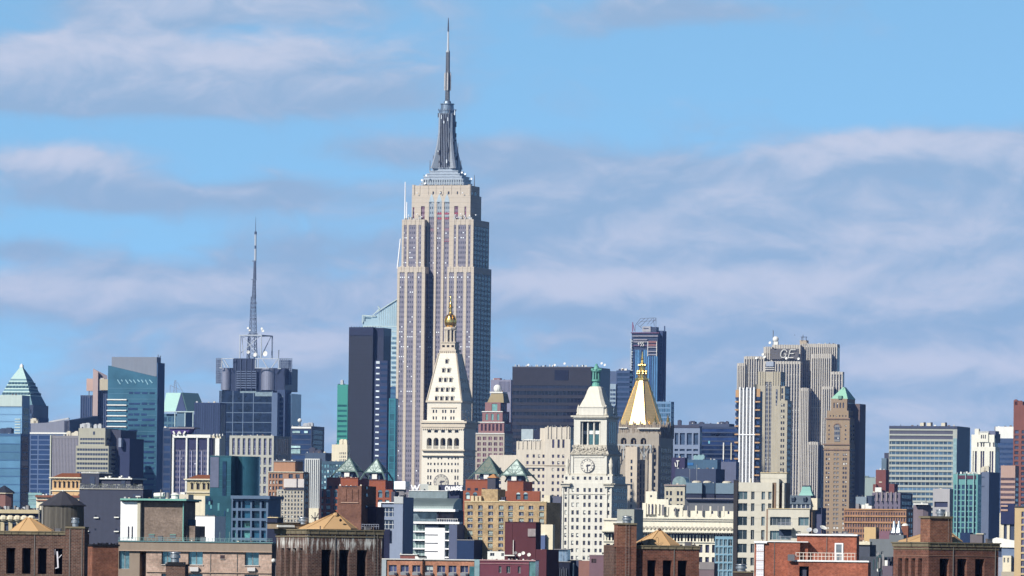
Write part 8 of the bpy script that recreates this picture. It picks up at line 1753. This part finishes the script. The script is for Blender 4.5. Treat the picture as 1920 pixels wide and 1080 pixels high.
def centre_brick():
    B = Bld('brick_rooftop_house', 'stained brown brick roof structure with tent roof and black slots, bottom centre left', 'roof structure', 700, 577, -24, 1030)
    zs = B.z(1018)
    bs = brick('stained_brown_brick', (.105, .050, .038), (.058, .030, .025), (.15, .12, .10), 1.0, ((.62, .62, .58), zs, 2.6, .9), bw=.42, bh=.16, ms=.022)
    B.facade('wall', 577, 716, 999, None, [(603, 621.7), (636, 655.3), (669.5, 689)], [(1030, 1084)], bs, void, fl=518, y0=0, rev=1.0, win='opening', side=([(527, 533), (537, 544.5), (548.5, 555.5), (560.5, 567)], [(1028, 1084)], void))
    X0, X1 = B.x(577), B.x(716); Y = B.y(518, X0); M = MB(); z0, z1 = B.z(1001), B.z(992)
    M.box(X0 - .15, X1 + .15, -.15, Y + .15, z0, z1 - .12); M.box(X0 - .24, X1 + .24, -.24, Y + .24, z1 - .12, z1); M.box(X0 - .08, X1 + .08, -.08, Y + .08, z0 - .35, z0 - .18)
    for k in range(9): x = X0 + (X1 - X0) * k / 8; M.box(x - .03, x + .03, -.255, -.241, z0 + .05, z1)
    for k in range(7): y = Y * k / 6; M.box(X0 - .255, X0 - .241, y - .03, y + .03, z0 + .05, z1)
    M.build('coping', coping, B)
    amber_pyr(B, 630, 962, 583, 680, 991.5, 2.0, 5.0); MB().lathe(B.x(629, 4), 4, [(.25, B.z(966, 4)), (.25, B.z(961, 4)), (.1, B.z(960, 4))], 8).build('tent_cap', amber, B)
    MB().sphere(B.x(638, 2.4), 2.4, B.z(974.5, 2.4), .16, 8, 5).build('tent_vent', wall('tar', (.012, .012, .015)), B)
    M = MB()
    for a, b, c, d in ((624, 960, 627, 956.5), (627, 956.5, 630, 960)): M.bar((B.x(a, 4), 4, B.z(b, 4)), (B.x(c, 4), 4, B.z(d, 4)), .06)
    M.build('roof_cable', wall('tar', (.012, .012, .015)), B); vent(B, 568.5, 969, 983, 22, 6); B.box('vent_house', 520, 590, 981.5, 992, y0=6, y1=9, mat=wall('vent_house_tan', K(170, 150, 125, .6), .3, .8)); B.box('house_rim', 519, 592, 980, 981.51, y0=5.8, y1=9.2, mat=wall('tar', (.012, .012, .015)))
    M = MB(); yy = 7
    for a, b, c, d in ((583, 966, 596, 981), (590, 960, 590, 980), (583, 971, 600, 969), (596, 962, 588, 980)): M.bar((B.x(a, yy), yy, B.z(b, yy)), (B.x(c, yy), yy, B.z(d, yy)), .05)
    M.build('aerial', dgrey, B)
    B.box('pale_ledge', 521, 552, 985, 989, y0=5.5, y1=5.9, mat=whitew)
centre_brick(); grime(ALL[-1], [('p', 700, 985, 993, 1), ('p', 694, 988, 993, 1.4), ('l', 704, 1000, 1080, -.02), ('d', 628, 1002, 1080, 0), ('p', 600, 986, 993, 1), ('b', 690, 986, 992, 3)])
def low_row():
    B = Bld('orange_brick_row', 'low orange brick block with paired pale windows and air conditioners at bottom centre', 'apartment block', 1000, 889, 6, 1065)
    ob = brick('row_orange_brick', (.38, .145, .075), (.33, .12, .065), (.34, .22, .16), 1.5); pn = glass('row_pane', (.05, .06, .13), .12, .6, .7, 0, (.40, .46, .46), .5, mull=.62, mcol=(.42, .45, .45), scale=1.2)
    B.facade('wall', 724, 889, 1051, None, [(729, 744), (751, 766.5), (773, 788), (797, 812), (819.5, 835), (841, 856), (863, 878)], [(1061, 1074), (1082, 1094)], ob, pn, fl=891, rev=.35); B.box('corner_panel', 714.5, 724, 1049, None, y0=-.2, y1=5, mat=wall('corner_pale', K(178, 190, 195), .1)); B.box('parapet_rim', 714, 889.5, 1049, 1051.01, y0=-.25, y1=5, mat=wall('rim_white', K(235, 235, 230), .1)); B.box('downpipe', 792, 794.5, 1050, None, y0=-.3, y1=-.26, mat=void)
    for a in (729, 751, 773, 797, 819.5, 841, 863): B.box('air_conditioner', a + 10, a + 15, 1075.5, 1079, y0=-.35, y1=-.003, mat=dgrey); B.box('window_panel', a, a + 15, 1074.2, 1080, y0=-.06, y1=-.004, mat=wall('panel_grey', K(150, 158, 165), .15))
    B.box('roof_house', 750, 781, 1042, 1049.02, y0=1, y1=4, mat=wall('roof_brick', K(150, 95, 90, .6), .2)); B.box('house_rim', 749, 782, 1040.5, 1042.01, y0=.8, y1=4.2, mat=wall('rim_white', K(235, 235, 230))); B.box('white_hatch', 778, 800, 1044, 1049.02, y0=.5, y1=.9, mat=whitew); B.box('hatch_top', 783, 798, 1043, 1045.5, y0=.2, y1=.45, mat=void)
    B.box('glass_corner', 880, 889, 1062, None, y0=-.1, y1=-.003, mat=glass('corner_teal', (.05, .14, .16), .12, .6, .5, .1, scale=1))
    B = Bld('maroon_brick_row', 'low maroon block with three small windows and aqua glass corner, bottom centre', 'apartment block', 980, 992, 6, 1065)
    mb = wall('maroon_brick', K(132, 78, 92, .62), .14, .6, .9, .1, 2); B.facade('wall', 899, 992, 1052, None, [(935, 940), (949.5, 956.5), (971, 976)], [(1062, 1075)], mb, glass('dim_sash', (.03, .08, .09), .15, .5, .6), y0=0, y1=6, rev=.3); B.box('glass_corner', 889.5, 899, 1050, None, y0=-.1, y1=4, mat=glass('bright_aqua', (.25, .36, .38), .15, .5, .3, .1, scale=1)); B.box('glass_corner', 992, 1004, 1051, None, y0=.1, y1=5, mat=glass('sea_corner', (.14, .28, .28), .15, .5, .5, .1, scale=1)); B.box('parapet_rim', 899, 1004, 1050, 1052.01, y0=-.15, y1=5.9, mat=wall('pink_rim', K(205, 165, 165), .1)); B.box('string_course', 899, 992, 1057, 1057.8, y0=-.12, y1=-.003, mat=wall('pink_rim', K(205, 165, 165)))
low_row()
def maroon():
    B = Bld('maroon_roof_block', 'tall maroon rendered rooftop block with pale vent panel behind satellite dishes', 'roof structure', 1100, 1004.5, 14, 1010)
    mm = wall('maroon_render', K(106, 62, 70, .6), .1, .5, .85, .12, 1.5); B.box('wall', 946.5, 1004.5, 980, None, fl=1014, mat=mm); B.box('vent_panel', 989.5, 1004, 991.5, 1006, y0=-.25, y1=-.004, mat=wall('vent_pale', K(165, 155, 155), .35, 3)); B.box('low_wing', 1005, 1025, 1030, None, y0=-.4, fl=1048, mat=mm); B.box('roof_rim', 946, 1005, 978.8, 980.01, y0=-.1, y1=3, mat=wall('dark_maroon', (.08, .03, .035), .2))
    B.box('pipe', 962, 963, 1013, 1040, y0=-.4, y1=-.2, mat=whitew); B.box('pale_ledge', 946, 965, 1041, 1043, y0=-1.5, y1=-.3, mat=whitew); B.box('seam', 960, 960.6, 980, None, y0=-.05, y1=-.002, mat=wall('dark_maroon', (.08, .03, .035)))
maroon()
for k, (px, py, r) in enumerate(((966.6, 1036.5, 3.2), (974, 1040, 3.4), (981, 1037, 3.4), (991.7, 1040, 3.5))):
    D = 1060; x = (px - 960 - ROLL * (HZ - py)) / F * D; z = H + (HZ - py + ROLL * (px - 960)) / F * D
    e = bpy.data.objects.new('satellite_dish', None); COL.objects.link(e); e.location = (x, D - k * .3, z - 1.4); m_ = D / F
    tag(e, ['small grey dish, leftmost of four on the maroon rooftop', 'white dish second from left on the maroon rooftop, lower of the middle pair', 'white dish on the maroon rooftop, upper of the middle pair', 'white dish, rightmost of four on the maroon rooftop'][k], 'satellite dish', 'dishes on the maroon rooftop')
    MB().dish((0, 0, 1.4), r * m_, (-.15, -1, .35)).build('reflector', whitew if k else greyw, e, smooth=False); MB().bar((0, .15, -3), (0, .1, 1.35), .05, 6).build('post', dgrey, e); MB().box(-.25, .25, -.1, .4, -3.2, -.3).build('base', void if k % 2 else whitew, e)
B = Bld('white_stair_house', 'white rooftop house with two dark windows beside maroon block', 'roof structure', 1250, 946, 10, 1040); B.facade('wall', 914, 946, 1034, None, [(919, 927), (940, 945)], [(1037, 1043)], whitew, dkp, y0=0, y1=5, rev=.25)
def glasshouse():
    B = Bld('glazed_roof_house', 'dark low roofs with glazed box and white post beside maroon block, bottom centre', 'building', 1150, 1068, 10, 1050)
    B.box('wall', 1010, 1068, 1054, None, y0=0, y1=10, mat=wall('tar_blue', K(40, 44, 62), .3, .6)); B.box('glazed_box', 1041, 1064, 1031, 1053, y0=1, y1=4, mat=glass('sooty_glass', (.10, .14, .19), .15, .5, 1.0, .1, mull=.5, mcol=(.3, .36, .42), scale=1.5)); B.box('white_post', 1038.5, 1040.5, 1031, 1053, y0=.6, y1=.9, mat=whitew); B.box('glazed_rim', 1038, 1066, 1029.5, 1031.01, y0=.6, y1=4.2, mat=greyw); B.box('side_wall', 1025, 1038, 1031, 1054, y0=2, y1=5, mat=wall('ink_blue', K(50, 56, 80, .66)))
    M = MB(); random.seed(91)
    for k in range(17): px = 1013 + k * 3.1; M.box(B.x(px), B.x(px + .9), -.4, -.1, B.z(1085), B.z(1064 + rnd(-2, 3)))
    M.build('fence_pickets', wall('picket_grey', K(120, 125, 140), .3), B); B.box('side_wall', 1066, 1086, 1050, None, y0=3, y1=6, mat=wall('slate_low', K(72, 80, 112), .12)); B.box('white_post', 1074, 1076, 1056, None, y0=1, y1=1.3, mat=whitew)
    B.box('roof_rim', 1010, 1070, 1052.6, 1054.01, y0=-.2, y1=10, mat=greyw)
glasshouse()
B = Bld('mauve_block', 'mauve rendered block with small black vent left of the right brick chimney', 'building', 1050, 1151, 8, 1060)
mv = wall('mauve_render', K(140, 112, 122, .64), .1, .5, .85, .12, 1.5); B.box('wall', 1105, 1151, 1042, None, y0=0, y1=7, mat=mv); B.box('west_wing', 1085, 1105.01, 1052, None, y0=.5, y1=7, mat=wall('rose_render', K(165, 122, 112, .64), .1, .5)); B.box('vent_opening', 1109, 1111, 1048, 1055.5, y0=-.06, y1=-.003, mat=void); B.box('vent_opening', 1112, 1117.5, 1048, 1055.5, y0=-.06, y1=-.003, mat=wall('dim_plum', (.05, .035, .04))); B.box('roof_rim', 1104, 1151, 1040.6, 1042.01, y0=-.1, y1=2, mat=wall('rim_mauve', K(170, 150, 155), .1)); antenna(B, 1136.5, 1080, 1030, -.1, .05, wall('rail_pale', K(160, 165, 180), .1)); MB().sphere(B.x(1130, .5), .5, B.z(1037.5), .15, 8, 5).build('lamp', void, B); antenna(B, 1130, 1042, 1038, .5, .05)
def right_chimney():
    B = Bld('brick_rooftop_house', 'red brick roof structure with tall chimney and tent roof, bottom right of centre', 'roof structure', 700, 1190, -8, 1040)
    B.facade('wall', 1190, 1311, 1024, None, [(1214, 1230.5), (1243, 1259.8), (1271, 1288.6)], [(1050, 1092)], deep_brick, void, y0=0, y1=9, rev=1.0, win='opening')
    B.box('west_wall', 1160, 1190, 1026, None, y0=.3, y1=9, mat=deep_brick); B.box('west_wall', 1152, 1160, 1022, None, y0=1.4, y1=9, mat=brown_brick)
    parapet(B, 1189.5, 1311, 1022, 1029, -.01, n=8)
    B.box('chimney', 1157, 1193, 984, 1026.02, y0=-.7, y1=1.6, mat=brick('chimney_brick', (.20, .078, .045), (.14, .055, .036), (.21, .14, .105), 1, None, bw=.42, bh=.16, ms=.02)); B.box('chimney_cap', 1156, 1194, 981, 984.01, y0=-.85, y1=1.75, mat=coping); vent(B, 1175, 967, 981, 20, .4); B.box('cap_box', 1157, 1166, 978, 981.01, y0=-.3, y1=1, mat=whitew)
    B.box('chimney_base', 1157, 1193, 1026, None, y0=-.68, y1=-.01, mat=deep_brick)
    amber_pyr(B, 1236, 993.5, 1193, 1279, 1022.5, 2.2, 4.6); MB().lathe(B.x(1236, 4.4), 4.4, [(.2, B.z(996, 4.4)), (.2, B.z(991, 4.4)), (.05, B.z(989.5, 4.4))], 8).build('tent_cap', brown_brick, B)
    M = MB(); xx = B.x(1232, 2); zc = B.z(1013, 2)
    for k in range(12): a, b = 2 * pi * k / 12, 2 * pi * (k + 1) / 12; M.bar((xx + .16 * cos(a), 2, zc + .38 * sin(a)), (xx + .16 * cos(b), 2, zc + .38 * sin(b)), .02)
    M.build('wire_ring', void, B); M = MB()
    for a, b, c, d in ((1214, 1021, 1217, 1010), (1217, 1010, 1219, 1021)): M.bar((B.x(a, 2), 2, B.z(b, 2)), (B.x(c, 2), 2, B.z(d, 2)), .025)
    M.build('wire_loop', void, B); MB().sphere(B.x(1200, 1.5), 1.5, B.z(1021.5, 1.5), .38, 10, 6, .6).build('hatch_dome', void, B)
right_chimney(); grime(ALL[-1], [('p', 1296, 1014, 1022, 1), ('p', 1203, 1013, 1022, 1), ('d', 1264, 1029, 1080, 0), ('b', 1290, 1016, 1022, 2), ('l', 1176, 984, 1080, -.72), ('p', 1302, 1016, 1022, 2)])
B = Bld('grey_stone_pier', 'mauve and grey low wall below the ornate cream building', 'wall', 1000, 1339, 8, 1065); B.box('wall', 1311, 1339, 1056, None, y0=0, y1=5, mat=wall('stone_mauve', K(132, 116, 122), .12, .5)); B.box('upper_course', 1311, 1339, 1054, 1068, y0=-.1, y1=-.003, mat=wall('stone_grey2', K(150, 145, 145), .12))
B = curtain('glazed_stair_tower', 'pale blue glazed stair tower beside the dark narrow shaft', 'stair tower', 1250, 1340, 1374, 1376, 1006, wall('stair_frame', K(140, 180, 200), .1), glass('stair_pane', (.09, .19, .25), .15, .5, .9, .15, scale=1.1), 1010, 1085, 5, .8, ref=1040, cols=[(1341.5, 1347), (1349, 1355), (1357, 1363), (1365, 1373)], th=8)
B = Bld('dark_narrow_shaft', 'tall narrow dark grey shaft left of the cream apartment building', 'chimney', 1150, 1382, 6, 1000); B.box('wall', 1374.5, 1382, 901, None, y0=0, y1=2.4, mat=wall('soot_grey', K(78, 76, 80, .62), .15, .4, .9, .2)); B.box('cap', 1374, 1382.5, 899.5, 901.01, y0=-.1, y1=2.5, mat=dgrey)
def red_house():
    B = Bld('red_brick_penthouse', 'red brick rooftop building with white railing, white door and glass block strip', 'building', 900, 1606, 6, 1030)
    rb = brick('bright_red_brick', (.31, .092, .052), (.255, .072, .042), (.28, .13, .09), 1.0, None, bw=.42, bh=.16, ms=.018); wp = wall('white_paint2', (.78, .77, .76), .08, 1)
    B.box('upper_wall', 1494, 1606, 1005, 1052.5, y0=2.0, y1=9, mat=rb); B.box('roof_edge', 1492, 1607.5, 1002, 1005.01, y0=1.7, y1=9.2, mat=wp); B.box('west_wall', 1414.5, 1500, 1018, None, y0=.3, y1=8, mat=rb); B.box('roof_edge', 1413.5, 1515, 1016.5, 1018.01, y0=.1, y1=1.9, mat=wp); B.box('west_wall', 1500, 1515, 1018, 1052, y0=1.2, y1=1.99, mat=rb)
    B.facade('front_wall', 1477, 1628, 1054, None, [(1499, 1517)], [(1063, 1094)], rb, void, y0=-1.2, y1=.29, rev=1.0, win='opening'); B.box('front_block', 1500.1, 1628, 1054, None, y0=.291, y1=8, mat=rb); B.box('terrace_edge', 1484, 1629.5, 1051, 1054.01, y0=-1.4, y1=2, mat=wp)
    B.box('window_frame', 1503, 1512.5, 1066, None, y0=-.6, y1=-.4, mat=dgrey)
    # door
    x0, x1 = B.x(1565, 2), B.x(1581, 2); z0, z1 = B.z(1051, 2), B.z(1018.5, 2); d = MB(); w = .2; d.box(x0, x0 + w, 1.85, 1.997, z0, z1); d.box(x1 - w, x1, 1.85, 1.997, z0, z1); d.box(x0, x1, 1.84, 1.998, z1 - .2, z1); d.box(x0, x1, 1.86, 1.996, z0 + (z1 - z0) * .36, z0 + (z1 - z0) * .44)
    q = d.build('door', wp, B); MB().box(x0 + w, x1 - w, 1.9, 1.99, z0, z1 - .2).build('pane', glass('door_glass', (.20, .23, .25), .15, .5, .4, .1, scale=1), q)
    # railing
    y = -1.25; M = MB(); rl = wall('rail_cream', (.72, .64, .56), .1, 1)
    for k in range(17): px = 1492.5 + k * 6.9; x = B.x(px, y); M.box(x - .035, x + .035, y - .03, y + .03, B.z(1051, y), B.z(1037.5, y))
    for r in (1037.5, 1044): M.box(B.x(1492, y), B.x(1604, y), y - .05, y + .05, B.z(r, y) - .035, B.z(r, y) + .035)
    yb = 1.6
    x = B.x(1604, y); M.box(x - .035, x + .035, y, 2, B.z(1037.5, y) - .035, B.z(1037.5, y) + .035); M.build('railing', rl, B)
    # glass block strip
    m, t = new_mat('glass_block'); oc = t.n('ShaderNodeTexCoord').outputs['Object']; xx, yy, zz = t.sep(oc); fx = t.m('FRACT', t.m('DIVIDE', xx, .27)); fz = t.m('FRACT', t.m('DIVIDE', zz, .42)); dot = t.m('MULTIPLY', t.m('LESS_THAN', t.m('ABSOLUTE', t.m('SUBTRACT', fx, .5)), .16), t.m('LESS_THAN', t.m('ABSOLUTE', t.m('SUBTRACT', fz, .5)), .16)); ln = t.m('LESS_THAN', t.m('FRACT', t.m('DIVIDE', zz, 1.27)), .09)
    c = t.mix(dot, (.76, .74, .76), (.36, .34, .40)); c = t.mix(ln, c, (.34, .25, .24)); _princ(t, c, .4, 0, .4)
    B.box('glass_block_strip', 1418, 1432, 1020.5, None, y0=.1, y1=.298, mat=m); B.box('strip_head', 1414, 1438, 1017.8, 1020.6, y0=-.1, y1=.296, mat=wp)
    B.box('utility_box', 1477, 1490, 1041, 1053, y0=-1.9, y1=-1.45, mat=wall('box_grey', K(120, 122, 128), .15, 1)); B.box('leaning_wall', 1495, 1499, 1022, 1042, y0=.6, y1=1.9, mat=void)
    B.box('roof_units', 1559, 1600, 1000, 1002.01, y0=3, y1=4, mat=greyw)
red_house(); grime(ALL[-1], [('d', 1452, 1019, 1080, .3), ('p', 1540, 995, 1003, 3), ('b', 1585, 997, 1003, 4), ('d', 1550, 1006, 1050, 2), ('p', 1430, 1009, 1017, 2)])
for k, (px, py, r, lab) in enumerate(((1517.5, 993, 5.5, 'flat tilted grey dish, left of three above the red brick penthouse'), (1529.5, 995, 4.6, 'small upright round dish in the middle above the red brick penthouse'), (1544.5, 989, 7.2, 'large white dish facing up, right of three above the red brick penthouse'))):
    D = 905; x = (px - 960 - ROLL * (HZ - py)) / F * D; z = H + (HZ - py + ROLL * (px - 960)) / F * D; m_ = D / F
    e = bpy.data.objects.new('satellite_dish', None); COL.objects.link(e); e.location = (x, D + .5, z - .45); tag(e, lab, 'satellite dish', 'dishes above the red brick penthouse')
    MB().dish((0, 0, .45), r * m_, ((-.2, -1, .9), (.1, -1, .3), (.35, -.55, 1))[k], .22, 18).build('reflector', wall('dish_grey', (.42, .43, .44), .2, 1) if k < 2 else whitew, e); MB().bar((0, .1, -.35), (0, .05, .4), .04, 6).build('post', dgrey, e)
B = Bld('ventilator_stack', 'silver ventilator on dark curb in front of the cream apartment building', 'chimney', 880, 1409, 4, 1070); B.box('wall', 1375, 1411, 1074, None, y0=0, y1=2, mat=wall('soot_brick', (.05, .035, .03), .3)); B.box('rim', 1374, 1412, 1071.5, 1074.01, y0=-.1, y1=2.1, mat=coping); vent(B, 1390, 1057, 1072, 22, 1)
def right_brick():
    B = Bld('brick_rooftop_house', 'red brick roof structure with central chimney and slotted left side, lower right', 'roof structure', 700, 1741, -28, 1040)
    zr = B.z(1058)
    rb2 = brick('weathered_red_brick', (.155, .056, .036), (.095, .036, .026), (.15, .10, .08), 1.0, None, bw=.42, bh=.16, ms=.022)
    B.facade('wall', 1741, 1872, 1022, None, [(1762, 1779.8), (1795, 1813), (1828.5, 1846)], [(1047, 1092)], rb2, void, fl=1675, y0=0, rev=1.0, win='opening', side=([(1684, 1691.6), (1696.5, 1703.5), (1708.5, 1716), (1721.5, 1729)], [(1047, 1092)], void))
    X0, X1 = B.x(1741), B.x(1872); Y = B.y(1675, X0); M = MB(); z0, z1 = B.z(1025), B.z(1016.5)
    M.box(X0 - .12, X1 + .12, -.12, Y + .12, z0, z1 - .12); M.box(X0 - .22, X1 + .22, -.22, Y + .22, z1 - .12, z1); M.box(X0 - .06, X1 + .06, -.06, Y + .06, z0 - .3, z0 - .15)
    for k in range(9): x = X0 + (X1 - X0) * k / 8; M.box(x - .025, x + .025, -.235, -.221, z0 + .05, z1)
    M.build('coping', coping, B)
    M = MB(); M.box(X0 - .05, X1 + .05, -.05, Y + .05, B.z(1042), B.z(1041)); M.build('string_course', wall('string_brick', (.26, .15, .11), .3, 2), B)
    y = 1.2; B.box('chimney', 1743.5, 1785, 971.5, 1017, y0=y, y1=y + 2.0, mat=brick('chimney_brick', (.20, .078, .045), (.14, .055, .036), (.21, .14, .105), 1, None, bw=.42, bh=.16, ms=.02)); B.box('chimney_cap', 1742.5, 1786.5, 967.5, 971.51, y0=y - .15, y1=y + 2.15, mat=coping); vent(B, 1763, 954, 968, 21, y + 1)
    B.box('cap_light', 1774, 1780, 959, 967.51, y0=y + .3, y1=y + .8, mat=whitew)
    amber_pyr(B, 1771, 990, 1718, 1819, 1016, 3.6, 5.4)
right_brick(); grime(ALL[-1], [('p', 1850, 1008, 1017, 1), ('p', 1700, 1009, 1017, 3), ('d', 1787, 1025, 1080, 0), ('b', 1856, 1010, 1017, 2), ('d', 1866, 1025, 1080, 0), ('l', 1779, 972, 1016, 1.2)])
# ---------------- small plant, pipes and parapet bits on the flat roofs ----------------
random.seed(101)
bitm = [wall('unit_grey', (.42, .43, .44), .3), whitew, dgrey, creamw, wall('unit_brown', (.16, .12, .10), .3)]
for b in ALL:
    if b.roof is None or any(k in b.root.name for k in ('clock', 'pyramid_top', 'gilded', 'chimney', 'rooftop', 'art_deco', 'striped', 'turret', 'water', 'green_roofed', 'mast', 'gabled', 'crystal', 'slab_tower', 'shaft', 'gothic', 'unfinished', 'roof')): continue
    a, c, y0, y1, z = b.roof; w = c - a; n = max(3, min(11, int(w / b.m / 9)))
    for k in range(n):
        x = a + w * (k + rnd(.15, .85)) / n; s_ = b.m * rnd(.5, 2.2); h = b.m * rnd(.5, 2.4); y = y0 + rnd(.8, 2.5) * b.m
        if rnd(0, 1) < .3: MB().bar((x, y, z - .1), (x, y, z + h * 1.6), b.m * .22, 6).build('roof_pipe', random.choice(bitm), b)
        else: MB().box(x - s_, x + s_, y, y + s_ * 1.5, z - .1, z + h).box(x - s_ * .5, x + s_ * .4, y + s_ * .2, y + s_, z + h, z + h * 1.25).build('roof_unit', random.choice(bitm), b)
# ---------------- ground and air ----------------
g = MB().quad((-30000, -3000, 0), (30000, -3000, 0), (30000, 45000, 0), (-30000, 45000, 0)).build('ground', wall('ground_soil', (.06, .06, .058), .3, .01, .95, 0, .3))
g['kind'] = 'structure'
hz = MB().box(-9000, 9000, -300, 13000, -1, 520).build('haze', None)
hz['kind'] = 'stuff'
hz.data.materials.clear()
m, t = new_mat('haze_air')
pv = t.n('ShaderNodeVolumePrincipled'); pv.inputs['Color'].default_value = (.26, .45, 1.0, 1); pv.inputs['Density'].default_value = 2.0e-5; pv.inputs['Anisotropy'].default_value = 0.0
o_ = t.n('ShaderNodeOutputMaterial'); t.put(o_.inputs[1], pv.outputs[0]); hz.data.materials.append(m)
